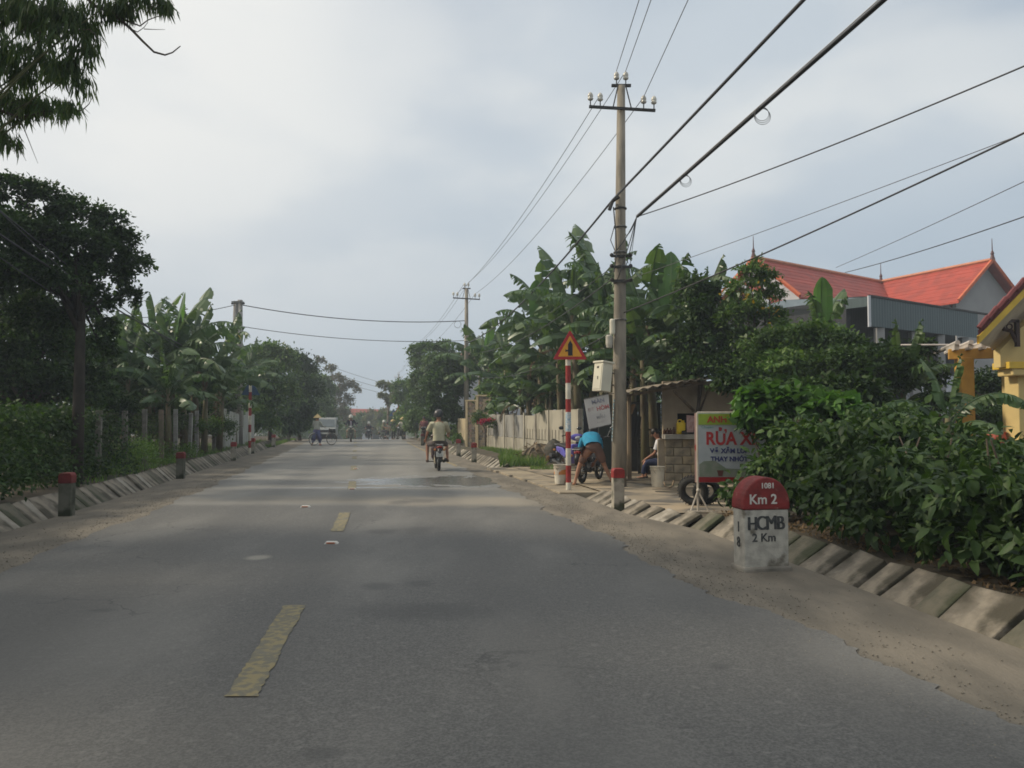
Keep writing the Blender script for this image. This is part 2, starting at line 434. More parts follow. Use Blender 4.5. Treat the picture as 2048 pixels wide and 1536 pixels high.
yf = sorted(set(yr) | {round(i*.06, 3) for i in range(40, 300)} | {i*.2 for i in range(90, 200)})

# shoulders
shm = M('shoulder_sand', (.19,.165,.13), (.13,.115,.092), rough=.95, scale=1.8, detail=8, bump=.35, bscale=30, c3=(.12,.105,.085), s3=.7, stretch=(1.4,.6,1))
ribbon('shoulder', lambda y: 2.2, lambda y: LIP_R+dR(y), -.002, shm, yf, 'sandy concrete shoulder beside the hedge')
ribbon('shoulder', lambda y: LIP_L, lambda y: -2.2, -.002, shm, yf, 'dusty shoulder beside the fence')

# asphalt
am = bpy.data.materials.new('asphalt'); am.use_nodes = True; nt = am.node_tree; p = nt.nodes['Principled BSDF']
tc = N(nt, 'ShaderNodeTexCoord')
def noise(scale, detail=5, st=(1, 1, 1), rough=.5):
    mp = N(nt, 'ShaderNodeMapping'); mp.inputs['Scale'].default_value = st; L(nt, tc.outputs['Object'], mp.inputs[0])
    n = N(nt, 'ShaderNodeTexNoise'); n.inputs['Scale'].default_value = scale; n.inputs['Detail'].default_value = detail; n.inputs['Roughness'].default_value = rough
    L(nt, mp.outputs[0], n.inputs[0]); return n.outputs[0]
warp = noise(1.6, 4)
def ell(x, y, rx, ry, soft=.35, amp=.5, rot=0.0):
    mp = N(nt, 'ShaderNodeMapping'); mp.vector_type = 'TEXTURE'
    mp.inputs['Location'].default_value = (x, y, 0); mp.inputs['Scale'].default_value = (rx, ry, 1); mp.inputs['Rotation'].default_value = (0, 0, rot)
    L(nt, tc.outputs['Object'], mp.inputs[0])
    ln = N(nt, 'ShaderNodeVectorMath', operation='LENGTH'); L(nt, mp.outputs[0], ln.inputs[0])
    a = math_(nt, 'ADD', ln.outputs['Value'], math_(nt, 'MULTIPLY', math_(nt, 'SUBTRACT', warp, .5), amp*2))
    return maprange(nt, a, 1+soft, 1-soft)
sepp = N(nt, 'ShaderNodeSeparateXYZ'); L(nt, tc.outputs['Object'], sepp.inputs[0]); N_y = sepp.outputs[1]
fine = noise(70, 3, rough=.7); coarse = noise(16, 4); mid = noise(.9, 6, (1, .35, 1)); big = noise(.25, 4, (1, .5, 1))
c = mixc(nt, maprange(nt, fine, .35, .65), (.072,.071,.068), (.140,.137,.129))
c = mixc(nt, math_(nt, 'MULTIPLY', maprange(nt, coarse, .55, .75), .35), c, (.24,.235,.22))
c = mixc(nt, math_(nt, 'MULTIPLY', maprange(nt, mid, .45, .68), .45), c, (.205,.198,.182))
c = mixc(nt, math_(nt, 'MULTIPLY', maprange(nt, big, .45, .65), .35), c, (.105,.103,.098))
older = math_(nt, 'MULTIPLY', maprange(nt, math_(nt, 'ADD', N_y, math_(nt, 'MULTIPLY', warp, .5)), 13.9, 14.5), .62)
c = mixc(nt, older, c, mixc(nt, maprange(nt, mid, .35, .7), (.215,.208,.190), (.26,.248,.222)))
# dust carried across the road at the wash yard, and toward the verges
dust = ell(-.6, 14.6, 4.2, .8, .5, .7, -.08)
c = mixc(nt, math_(nt, 'MULTIPLY', dust, .6), c, (.29,.25,.19))
dust2 = ell(1.6, 14.2, 1.6, 1.8, .5, .5)
c = mixc(nt, math_(nt, 'MULTIPLY', dust2, .35), c, (.27,.235,.18))
dust3 = ell(-5.5, 33, 7, 7, .5, .5)
c = mixc(nt, math_(nt, 'MULTIPLY', dust3, .35), c, (.25,.225,.185))
# tyre-polished tracks along the lanes and a few hairline cracks
offc = math_(nt, 'ADD', math_(nt, 'ADD', sepp.outputs[0], .87), math_(nt, 'MULTIPLY', sepp.outputs[1], .140))
trk = maprange(nt, math_(nt, 'ADD', math_(nt, 'COSINE', math_(nt, 'MULTIPLY', offc, 3.7)), math_(nt, 'MULTIPLY', mid, .8)), .2, 1.6)
c = mixc(nt, math_(nt, 'MULTIPLY', trk, .28), c, (.078,.077,.074))
vo = N(nt, 'ShaderNodeTexVoronoi', feature='DISTANCE_TO_EDGE'); vo.inputs['Scale'].default_value = .55
wv_ = N(nt, 'ShaderNodeVectorMath', operation='ADD'); L(nt, tc.outputs['Object'], wv_.inputs[0])
wn = N(nt, 'ShaderNodeTexNoise'); wn.inputs['Scale'].default_value = 2.2; wn.inputs['Detail'].default_value = 6; L(nt, tc.outputs['Object'], wn.inputs[0])
L(nt, wn.outputs['Color'], wv_.inputs[1]); L(nt, wv_.outputs[0], vo.inputs['Vector'])
crk = math_(nt, 'MULTIPLY', maprange(nt, vo.outputs[0], .010, .003), maprange(nt, noise(.35, 2), .52, .6))
c = mixc(nt, math_(nt, 'MULTIPLY', crk, .6), c, (.04,.04,.04))
# small dark repairs and tyre marks
for (px, py, rx, ry) in ((765, 1064, .2, .25), (838, 1060, .24, .3), (755, 1174, .13, .16), (838, 1168, .12, .16), (845, 1003, .3, .4), (640, 1512, .1, .08), (800, 1006, .2, .3), (200, 1222, .12, .07), (830, 1225, .5, .3), (1440, 1335, .06, .06)):
    q = gp(px, py); c = mixc(nt, math_(nt, 'MULTIPLY', ell(q.x, q.y, rx, ry, .5, .9), .5), c, (.055,.055,.055))
q = gp(517, 1116); c = mixc(nt, math_(nt, 'MULTIPLY', ell(q.x, q.y, .11, .13, .5, .9), .6), c, (.34,.32,.27))
# water running out from the wash yard
wet = ell(-.9, 19.3, 2.9, 1.6, .35, .9, .05)
wet2 = ell(1.0, 18.2, 1.9, 1.2, .35, .6)
wet3 = ell(-2.6, 17.45, 2.3, .13, .5, .35, .06)
wet_ = math_(nt, 'MAXIMUM', math_(nt, 'MAXIMUM', wet, wet2), wet3)
c = mixc(nt, math_(nt, 'MULTIPLY', wet_, .5), c, (.05,.05,.05))
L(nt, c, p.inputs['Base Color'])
rgh = math_(nt, 'SUBTRACT', .74, math_(nt, 'MULTIPLY', math_(nt, 'MAXIMUM', maprange(nt, wet, .25, .9), wet3), .60))
L(nt, rgh, p.inputs['Roughness']); L(nt, math_(nt, 'ADD', .42, math_(nt, 'MULTIPLY', wet_, .9)), p.inputs['Specular IOR Level'])
b = N(nt, 'ShaderNodeBump'); b.inputs['Distance'].default_value = .006; b.inputs['Strength'].default_value = .55
L(nt, math_(nt, 'ADD', fine, coarse), b.inputs['Height']); L(nt, b.outputs[0], p.inputs['Normal'])
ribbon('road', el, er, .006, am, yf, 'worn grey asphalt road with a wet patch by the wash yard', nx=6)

# centre line dashes
dm = M('line_paint', (.245,.205,.11), (.15,.14,.105), rough=.8, scale=18, detail=8, lo=.42, hi=.58, c3=(.15,.145,.12), s3=3)
k = 0
for y0 in [4.36+6.3*i for i in range(-4, 10)]:
    y1 = y0+2.1
    if y1 > 62: break
    mb = MB(); nseg = 40; vs = []; fs = []
    for i in range(nseg+1):
        y = y0+(y1-y0)*i/nseg
        for s in (-.088, .088): vs.append((cx(y)+s+random.uniform(-.011, .009)*(1 if s > 0 else -1), y, .012+gz(y)))
    for i in range(nseg): fs.append((2*i, 2*i+1, 2*i+3, 2*i+2))
    mb.add(vs, fs); tag(mb.build('lane_marking', dm), 'worn yellow dash of the road centre line', kind='structure', group='yellow centre line dashes')
edgem = M('edge_line_paint', (.33,.25,.11), (.24,.20,.13), rough=.85, scale=10, lo=.3, hi=.55)
def edge_line(y0, y1):
    yl = [y0+i*.5 for i in range(int((y1-y0)/.5)+1)]
    ribbon('edge_line', lambda y: 3.15+wob(y,1)*.2, lambda y: 3.27+wob(y,1)*.2, .012, edgem, yl, 'faded yellow line along the road edge')
edge_line(25, 50)

# concrete apron over the covered ditch and the wash yard
apm = M('apron_concrete', (.34,.28,.195), (.25,.21,.155), rough=.9, scale=1.4, detail=8, bump=.3, bscale=25, c3=(.13,.115,.09), s3=.9, lo3=.5, hi3=.66)
mb = MB()
def slab_piece(y0, y1, o0, o1, z0, z1):
    vs = []; 
    for y in (y0, y1):
        for o in (o0, o1): vs += [(cx(y)+o, y, z0), (cx(y)+o, y, z1)]
    mb.add(vs, [(0,4,5,1),(2,3,7,6),(0,1,3,2),(4,6,7,5),(1,5,7,3),(0,2,6,4)])
ap = thing('apron', 'concrete bridge slabs over the ditch at the wash yard', None, (0,0,0), kind='structure'); del ap['label']
ap['label'] = 'concrete slabs bridging the ditch into the wash yard'
yy = 16.0
for i in range(5):
    mb = MB(); w = 1.56
    slab_piece(yy, yy+w-.03, 4.15+dR(yy+.8)+.45, 5.9, -.12, .035+.004*i); mb.build('slab', apm, ap, bevel=.01); yy += w
yard_m = M('yard_concrete', (.36,.29,.20), (.26,.215,.155), rough=.85, scale=1.0, detail=8, c3=(.11,.10,.085), s3=.8, lo3=.48, hi3=.62)
ribbon('yard', lambda y: 5.40+dR(y), lambda y: 13, 0, yard_m, [12.3+i*.5 for i in range(24)], 'pale concrete wash yard in front of the shack', nx=5, zf=lambda o, y: .062+.004*math.sin(o*2+y))

# slab lined ditch banks: every slab its own piece
slab_tones = [slabm, M('slab_pale', (.34,.31,.26), (.24,.215,.175), rough=.95, scale=7, bump=.7, bscale=22, c3=(.11,.10,.08), s3=2.6, lo3=.5, hi3=.68), M('slab_mossy', (.15,.135,.10), (.10,.095,.07), rough=.95, scale=6, bump=.7, bscale=22, c3=(.05,.055,.03), s3=2, lo3=.45, hi3=.62)]
def ditch_bank(off0, off1, z0f, z1f, yl, label, seed, sh=lambda y: 0, tight=False):
    t = tag(thing('ditch_bank', label, None, (0,0,0)), kind='structure')
    rgx = random.Random(seed); pool = []
    wid = math.hypot(off1-off0, .24)
    for i in range(9):
        me = MB(); w = rgx.choice([rgx.uniform(.40, .52), rgx.uniform(.24, .34), rgx.uniform(.44, .6)]); j = [rgx.uniform(-.03, .03) for _ in range(4)]
        h = rgx.uniform(.045, .075)
        poly = [(-wid/2+j[0], -w/2), (wid/2+j[1], -w/2+j[2]), (wid/2+j[3], w/2), (-wid/2, w/2+j[0])]
        me.prism(poly, 0, h, 'Z'); mm = me.mesh('slab', slab_tones[(0, 1, 0, 2, 0, 1, 0, 2, 0)[i]]); mm['w'] = w; pool.append(mm)
    y = yl[0]; n = 0
    while y < yl[1]:
        me = rgx.choice(pool); w = me['w']; y += w/2+(.0 if tight else .012)
        if not (yl[2] and yl[2][0] < y < yl[2][1]):
            z0, z1 = z0f(y), z1f(y); a = math.atan2(z1-z0, off1-off0)
            o = put('slab', me, t, .012 if y < 16 else 0)
            o.location = (cx(y)+sh(y)+(off0+off1)/2+rgx.uniform(-.015, .015), y, (z0+z1)/2+rgx.uniform(.0, .018)+gz(y))
            sl = -(cx(y+.5)-cx(y-.5))
            o.rotation_euler = (rgx.uniform(-.03, .03), -a+rgx.uniform(-.04, .04) if off1 > off0 else -a, math.atan(sl)+rgx.uniform(-.05, .05))
            n += 1
        y += w/2+(rgx.choice([-.01, -.01, 0, .02]) if tight else rgx.choice([-.005, .0, .005, .01, .04]))
    return t
ditch_bank(4.98, 5.42, lambda y: -.17, lambda y: zr(y)+.01, (1.5, 44, (15.9, 24.0)), 'sloping concrete slabs lining the ditch below the hedge', 1, dR)
ditch_bank(-5.02, -4.55, lambda y: ZL+.02, lambda y: -.20, (4.0, 44, None), 'sloping concrete slabs lining the ditch below the fence', 2, tight=True)

# ================================================================ km stone and bollards
stone_white = M('stone_whitewash', (.50,.48,.42), (.37,.35,.31), rough=.9, scale=9, detail=8, bump=.35, c3=(.15,.135,.105), s3=5, lo3=.53, hi3=.68)
stone_red = M('stone_red', (.24,.026,.024), (.15,.02,.018), rough=.7, scale=7, detail=8, bump=.2, c3=(.30,.12,.10), s3=9, lo3=.62, hi3=.72)
pend = []
def text(s, size, m, parent, loc, rot=(math.pi/2, 0, 0), ext=.003, xs=1.0, bold=.0, name='lettering', align='CENTER', sp=1.0):
    cu = bpy.data.curves.new('lettering', 'FONT'); cu.body = s; cu.size = size; cu.extrude = ext; cu.offset = bold
    cu.align_x = align; cu.align_y = 'CENTER'; cu.space_character = sp
    o = bpy.data.objects.new(name, cu); COL.objects.link(o); cu.materials.append(m); o.parent = parent
    o.location = loc; o.rotation_euler = rot; o.scale = (xs, 1, 1); pend.append(o); return o
q = gp(1530, 1142); H = .60
ks = thing('milestone', 'white kilometre stone with rounded red top beside the hedge', 'milestone', (q.x, q.y+.12, 0), R_(10))
W2, DZ = .235, .125
mb = MB(); mb.box((0, 0, H/2-.03), (2*W2, 2*DZ, H+.06)); mb.build('body', stone_white, ks, bevel=.012)
mb = MB(); mb.box((0, 0, .0), (2*W2+.05, 2*DZ+.05, .09)); mb.build('footing', conc, ks, bevel=.02)
mb = MB(); pl = [(-W2-.012, H)]
for i in range(17):
    a = math.pi*(1-i/16); pl.append(((W2+.012)*math.cos(a), H+.05+.27*math.sin(a)))
pl.append((W2+.012, H)); mb.prism(list(reversed(pl)), -DZ-.01, DZ+.01, 'Y'); mb.build('cap', stone_red, ks, bevel=.015)
lw = M('letter_white', (.62,.60,.55), rough=.7); lb = M('letter_black', (.03,.035,.035), (.07,.07,.07), rough=.7, scale=20)
text('1081', .075, lw, ks, (.01, -DZ-.012, H+.235), bold=.0015)
text('Km 2', .135, lw, ks, (-.04, -DZ-.012, H+.10), bold=.002, xs=1.0)
rh_ = random.Random(9)
for ch_, x_ in zip('HCMB', (-.150, -.055, .050, .148)):
    sz_ = .185*rh_.uniform(.95, 1.06); a_ = rh_.uniform(-.04, .04); zz_ = H-.135+rh_.uniform(-.006, .006)
    for dx_ in (-.006, .0, .006): text(ch_, sz_, lb, ks, (x_+dx_, -DZ-.003-dx_*.05, zz_), rot=(math.pi/2, a_, 0), xs=.80)
text('2 Km', .115, lb, ks, (-.03, -DZ-.003, H-.275), bold=.0015, xs=1.0)
text('1', .14, lb, ks, (-W2-.003, 0, H-.18), rot=(math.pi/2, 0, -math.pi/2), bold=.002)
text('8', .14, lb, ks, (-W2-.003, 0, H-.33), rot=(math.pi/2, 0, -math.pi/2), bold=.002)

bol = thing('bollard', 'square concrete bollard with red head, nearest in front of the utility pole', 'bollard', (0,0,0), 0, 'red topped bollards along the road')
mb = MB(); mb.box((0, 0, .22), (.185, .185, .56)); mb.build('post', bolm, bol, bevel=.012)
mb = MB(); mb.prism([(-.098,.50),(.098,.50),(.098,.62),(.075,.66),(-.075,.66),(-.098,.62)][::-1], -.098, .098, 'Y'); mb.build('cap', redp, bol, bevel=.01)
shade_toned = {'bollard_body': M('bollard_shade_toned', (.13,.125,.10), (.07,.075,.05), rough=.95, scale=5, c3=(.03,.035,.02), s3=3, lo3=.45, hi3=.6), 'red_paint': M('red_paint_shade_toned', (.16,.016,.015), (.09,.014,.012), rough=.7, scale=7)}  # dark copies of body and red paint; roadside shade put into the colour
def place_base(o, px, py, rz=0.0, z=0.0):
    q = gp(px, py, z); o.location = (q.x, q.y, z); o.rotation_euler.z = rz; return o
place_base(bol, 1236, 1015, R_(6))
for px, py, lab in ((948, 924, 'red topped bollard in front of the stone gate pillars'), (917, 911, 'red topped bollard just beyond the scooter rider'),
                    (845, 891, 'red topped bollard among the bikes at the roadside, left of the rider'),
                    (133, 1031, 'shade-darkened red topped bollard nearest on the fence side, in front of the ivy'), (361, 957, 'red topped bollard in front of the fence post with a black stained foot'),
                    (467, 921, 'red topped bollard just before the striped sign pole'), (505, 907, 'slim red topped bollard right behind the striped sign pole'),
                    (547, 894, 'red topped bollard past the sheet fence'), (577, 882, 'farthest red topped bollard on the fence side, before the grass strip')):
    place_base(dup(bol, lab, swap=shade_toned if px in (133, 361, 845) else None), px, py, R_(random.uniform(2, 14)))
# bollard 2 beyond rider stands on the verge

# reflective road studs
stud = thing('road_stud', 'white road stud with orange reflector between the two nearest dashes', 'road stud', (0,0,0), 0, 'reflective studs on the centre line')
mb = MB(); mb.box((0,0,.018), (.16,.11,.024), taper=.75); mb.build('base', lw, stud)
mb = MB(); mb.box((0,-.048,.019), (.10,.02,.014)); mb.build('reflector', M('orange_reflector', (.5,.12,.03), rough=.3), stud)
place_base(stud, 663, 1088)
for px, py, lab in ((611, 1015, 'flat white road stud in the oncoming lane'), (705, 979, 'road stud at the foot of the third dash'), (712, 938, 'distant road stud on the centre line near the rider')):
    place_base(dup(stud, lab), px, py)
for px, py, sx in ((790, 1190, .03), (1240, 1005, .03)): pass

# ================================================================ verge grass and litter
def grass(name, pts, h, m, label, seed, wd=.012, kind='stuff'):
    rng = np.random.default_rng(seed); n = len(pts); P = np.array(pts, dtype=float)
    a = rng.uniform(0, 2*math.pi, n); s = np.stack([np.cos(a), np.sin(a), 0*a], 1)*wd*rng.uniform(.6, 1.6, n)[:, None]
    hh = h*rng.uniform(.4, 1.3, n); b = rng.normal(size=(n, 2))*.35*hh[:, None]
    tip = P+np.stack([b[:, 0], b[:, 1], hh], 1)
    V = np.stack([P-s, P+s, tip], 1).reshape(-1, 3); F = np.arange(3*n).reshape(n, 3)
    return tag(put(name, np_mesh(name, V, F, m)), label, kind=kind)
rng = np.random.default_rng(5)
def strip_pts(n, o0, o1, y0, y1, zf, seed):
    r = np.random.default_rng(seed); y = r.uniform(y0, y1, n); o = r.uniform(o0, o1, n)
    cl = np.sin(y*1.7+np.sin(o*3))+np.sin(y*.63+o)+r.normal(size=n)*.6; k = cl > -.6; y, o = y[k], o[k]
    return [(cx(a)+b, a, zf(a)+gz(a)) for a, b in zip(y, o)]
grass('verge_grass', strip_pts(9000, 5.6, 6.5, 25, 40, lambda y: zr(y), 1), .13, lf_grass, 'green grass strip at the foot of the panel wall', 1)
grass('bank_grass', strip_pts(6000, -7, -5.02, 16, 46, lambda y: ZL, 2), .16, lf_weed, 'rough grass along the fence side bank', 2)
grass('dry_grass', strip_pts(3500, 5.6, 6.3, 2, 12, lambda y: zr(y)-.01, 3), .05, lf_dry, 'thin dry grass below the hedge', 3)
grass('far_verge_grass', strip_pts(4000, -4.9, -4.35, 42, 58, lambda y: .01, 4), .12, lf_grass, 'green grass strip past the last bollards', 4)
# grit and pebbles along the broken asphalt edges
def pebbles(name, label, n, fo, y0, y1, size, m, seed):
    r = np.random.default_rng(seed); y = y0+(y1-y0)*r.random(n)**1.6; o = fo(y, r); s = size*r.uniform(.3, 1.2, n)**1.5
    C0 = np.stack([np.array([cx(a) for a in y])+o, y, s*.3+.001], 1)
    base = np.array([(1,0,0),(0,1,0),(-1,0,0),(0,-1,0),(0,0,.7),(0,0,-.7)], dtype=float)
    V = (C0[:, None, :]+base[None]*s[:, None, None]*r.uniform(.6, 1.3, (n, 6, 1))).reshape(-1, 3)
    F0 = np.array([(0,1,4),(1,2,4),(2,3,4),(3,0,4),(1,0,5),(2,1,5),(3,2,5),(0,3,5)]); F = (np.arange(n)[:, None, None]*6+F0[None]).reshape(-1, 3)
    return tag(put(name, np_mesh(name, V, F, m)), label, kind='stuff')
gvm = M('grit', (.24,.215,.175), (.16,.145,.12), rough=.95, scale=40)
pebbles('gravel', 'loose grit and pebbles on the hedge side shoulder', 5200, lambda y, r: 3.45+np.abs(r.normal(size=len(y)))*.45, 2.2, 20, .007, gvm, 61)
pebbles('gravel', 'loose grit and pebbles on the fence side shoulder', 4200, lambda y, r: -3.05-np.abs(r.normal(size=len(y)))*.5, 5, 26, .008, gvm, 62)
pebbles('gravel', 'grit scattered over the asphalt', 1500, lambda y, r: r.uniform(-3, 3.3, len(y)), 2.2, 16, .004, gvm, 63)
# fallen leaves on the hedge bank
r = np.random.default_rng(8); n = 900; y = r.uniform(2, 12.5, n); o = 5.62+np.abs(r.normal(size=n))*.35
P = np.array([(cx(a)+b, a, zr(a)+.025) for a, b in zip(y, o)])
V, F = leaf_arrays(P, np.zeros((n, 3)), np.full(n, .07), np.full(n, .04), r, 0, 1, 'quad', 2)
tag(put('fallen_leaves', np_mesh('fallen_leaves', V, F, lf_dry)), 'brown fallen leaves on the bank under the hedge', kind='stuff')
# ================================================================ utility poles and wires
def insulator(t, x, y, z):
    mb = MB(); mb.lathe((x, y, z), [(.02, -.02), (.055, 0), (.065, .03), (.045, .045), (.06, .07), (.058, .11), (.035, .15), (.015, .165)], 10)
    o = mb.build('insulator', porc, t, smooth=True)
    mb = MB(); mb.tube([(x, y, z-.12), (x, y, z)], .012, 6); mb.build('pin', darksteel, o)
    return o
def util_pole(label, base, h, r0, r1, lean=0.0, rz=0.0, arm=1.42, armz=.55, full=True, tiltarm=-.10):
    t = thing('utility_pole', label, 'utility pole', base, rz, 'concrete utility poles')
    mb = MB(); mb.tube([(0, 0, -.3), (lean*.3, 0, h*.3), (lean*.65, 0, h*.65), (lean, 0, h)], [r0, r0+(r1-r0)*.3, r0+(r1-r0)*.65, r1], 16); mb.build('shaft', polem, t, smooth=True)
    z = h-armz; k = math.tan(-tiltarm*1.0)
    mb = MB(); mb.tube([(lean-arm/2, -.14, z+arm/2*.06), (lean+arm/2, -.14, z-arm/2*.06)], .038, 4); mb.build('crossarm', darksteel, t)
    mb = MB(); mb.box((lean, 0, h+.01), (.42, .07, .05)); mb.build('top_bracket', darksteel, t)
    for s in (-1, 1):
        mb = MB(); mb.tube([(lean+s*.08, -.10, h-.02), (lean+s*.2, -.14, z-s*.01)], .014, 5); mb.build('brace', darksteel, t)
    for x in (-arm/2+.03, -arm/2+.24, arm/2-.25, arm/2-.03): insulator(t, lean+x, -.14, z-x*.06+.15)
    for x in (-.1, .1): insulator(t, lean+x, 0, h+.15)
    return t
P1 = Vector((2.26, 17.0, 0)); h1 = 8.68
p1 = util_pole('tall concrete utility pole with meter box and hanging sign beside the wash yard', P1, h1, .165, .085, lean=.10)
bands = [(6.0, .135), (5.05, .15), (4.75, .15), (4.4, .15), (3.6, .155), (5.6,.14)]
for z, r in bands:
    mb = MB(); mb.torus((.10*z/h1, 0, z), r-.018, .022, 'Z', 16, 6); mb.build('clamp_band', steel if z != 6.0 else darksteel, p1)
for z in (4.72, 4.42, 4.95):
    mb = MB(); mb.box((.06, -.13, z), (.42, .05, .05)); mb.build('cable_bracket', darksteel, p1)
    for s in (-1, 1):
        mb = MB(); mb.ball((.06+s*.2, -.13, z+.02), .045, 8, 6); mb.build('spool', darksteel, p1)
mb = MB(); mb.tube([(-.10, -.14, 6.0), (-.06, -.16, 5.5), (-.04, -.16, 5.0), (-.1, -.15, 4.6)], .014, 5); mb.tube([(-.08, -.16, 5.6), (-.16, -.1, 5.3), (-.05, -.15, 5.0)], .01, 5)
mb.build('down_lead', cable, p1)
# meter cans, sticker strip and painted number
mb = MB(); mb.lathe((-.13, -.10, 3.28), [(.05, 0), (.06, .03), (.06, .30), (.04, .33)], 12); mb.build('meter_can', creamp, p1, smooth=False)
mb = MB(); mb.lathe((-.20, -.10, 3.0), [(.055, 0), (.075, .08), (.075, .24), (.05, .27)], 12); mb.build('meter_can', M('grey_meter', (.42,.40,.34), rough=.6), p1)
mb = MB(); 
for i in range(12): mb.box((-.150+.004*i, -.09, 1.05+i*.075), (.012, .05, .055))
mb.build('sticker', M('blue_white_sticker', (.10,.32,.42), (.6,.6,.55), scale=40, lo=.45, hi=.55), p1)
def span(name, a, b, sag, r, m, label, group='cables strung between the poles', seg=18, n=5):
    a, b = Vector(a), Vector(b); pts = []
    for i in range(seg+1):
        f = i/seg; p = a.lerp(b, f); p.z -= sag*4*f*(1-f); pts.append(p)
    mb = MB(); o0 = pts[0].copy(); mb.tube([p-o0 for p in pts], r, n)
    o = mb.build(name, m, smooth=True, loc=o0); return tag(o, label, 'cable', group)
P2 = Vector((-2.4, 42, 0)); h2 = 8.35
p2 = util_pole('second concrete utility pole, rising beyond the dark roadside trees', P2, h2, .15, .085, rz=0.0, arm=1.42)
mb = MB(); mb.torus((0, 0, 5.6), .12, .03, 'Z', 14, 6); mb.build('clamp_band', creamp, p2)
P3 = Vector(((833-1024)/FPX*79, 79, gz(79))); p3 = util_pole('third utility pole, small above the far trees', P3, 8.6-gz(79)*1.0, .14, .085, arm=1.3)
P4 = Vector(((797-1024)/FPX*129, 129, gz(129))); p4 = util_pole('farthest utility pole, a stub above the distant trees', P4, 8.6-gz(129), .14, .085, arm=1.3)
arm_x = (-.1, .1, .46)
# three high wires: from behind the camera over the poles
tops = lambda P, h, lean: [P+Vector((lean-.10, 0, h+.33)), P+Vector((lean+.10, 0, h+.33)), P+Vector((lean+.46, -.14, h-.30)), P+Vector((lean-.47, -.14, h-.25))]
T1, T2, T3, T4 = tops(P1, h1, .10), tops(P2, h2, 0), tops(P3, 8.6-gz(79), 0), tops(P4, 8.6-gz(129), 0)
names = ['thin power line on the top insulator nearest the road', 'thin power line on the top insulator nearest the yard', 'thin power line over the yard side of the crossarm']
for i, (dx) in enumerate((.0, .15, .35)):
    a = T1[i]; b = Vector((a.x+dx+.05, -22, a.z+.3))
    span('power_line', a, b, .30, .008, cableg, names[i]+', coming overhead')
    span('power_line', T1[i if i != 0 else 3], T2[i if i != 0 else 3], .45, .008, cableg, names[i]+' between the two nearest poles')
    span('power_line', T2[i], T3[i], .5, .009, cableg, names[i]+' running on past the second pole')
    span('power_line', T3[i], T4[i], .6, .012, cableg, names[i]+' between the farthest poles')
# thick twisted cable
Ka = P1+Vector((-.12, -.12, 6.15))
Kb = at(1585, 0, 8.9); Kd = (Kb-Ka); Kend = Ka+Kd*(38/abs(Kd.y)); Kend.z = 6.2
span('bundled_cable', Ka, Vector((Kend.x, Kend.y, 6.12)), .03, .024, cable, 'thick black twisted cable crossing high overhead from the pole clamp')
span('bundled_cable', Ka, P2+Vector((0, -.1, 5.45)), .5, .024, cable, 'thick black twisted cable sloping down to the second pole')
span('bundled_cable', P2+Vector((0, -.1, 5.4)), P3+Vector((0, 0, 6.3)), .5, .022, cable, 'twisted cable beyond the second pole')
mb = MB(); mb.tube([(-.19, -.16, 5.93), (-.12, -.14, 6.12), (.02, -.14, 6.22)], .04, 6); mb.build('splice', darksteel, p1)
# heavy communication bundle with coils
J = P1+Vector((.37, -.3, 5.75))
Be = at(1760, 0, 8.6); Bd = Be-J; Bend = J+Bd*(34/abs(Bd.y))
for i, (ox, oz, r, m, lab) in enumerate(((0, 0, .020, cable, 'heaviest black cable of the communication bundle'), (.04, -.028, .011, cable, 'thin lower cable of the communication bundle'),
                              (-.02, .045, .008, M('pale_wire', (.42,.42,.42), rough=.5), 'pale messenger wire on top of the communication bundle'))):
    span('bundled_cable', J+Vector((ox*.5, 0, oz*.5)), Bend+Vector((ox, 0, oz)), .03, r, m, lab)
for k, (dz, z) in enumerate(((0, 5.4), (-.02, 5.1), (0, 4.78), (0, 4.45))):
    span('drop_wire', J, P1+Vector((.17-.2*(k % 2), -.14, z-.02)), .06, .010, cable, ['upper slack tail', 'second slack tail', 'third slack tail', 'lowest slack tail'][k]+' from the bundle knot to the pole', seg=6)
span('drop_wire', J, P1+Vector((.2, -.14, 4.4)), -.02, .006, cableg, 'thin grey tail hanging from the bundle knot to the lowest clamp', seg=6)
def coil(c, r, lab, m=cable):
    mb = MB()
    for j in range(3): mb.torus((.01*j, .02*j, -.012*j), r+.008*j, .004, 'Y', 24, 5)
    return tag(mb.build('cable_coil', m, loc=c), lab, 'cable coil')
f = (Be-J); c1 = J+f*.27; c2 = J+f*.66
def on_bundle(px):
    for i in range(1000):
        f_ = i/1000; q_ = J.lerp(Bend, f_)
        if q_.y > .5 and 1024+FPX*q_.x/q_.y >= px: return q_-Vector((0, 0, .03*4*f_*(1-f_)))
coil(on_bundle(1372)+Vector((.01, 0, -.085)), .085, 'small cable coil on the bundle nearer the pole')
coil(on_bundle(1528)+Vector((.01, 0, -.10)), .10, 'loose cable coil on the bundle high overhead')
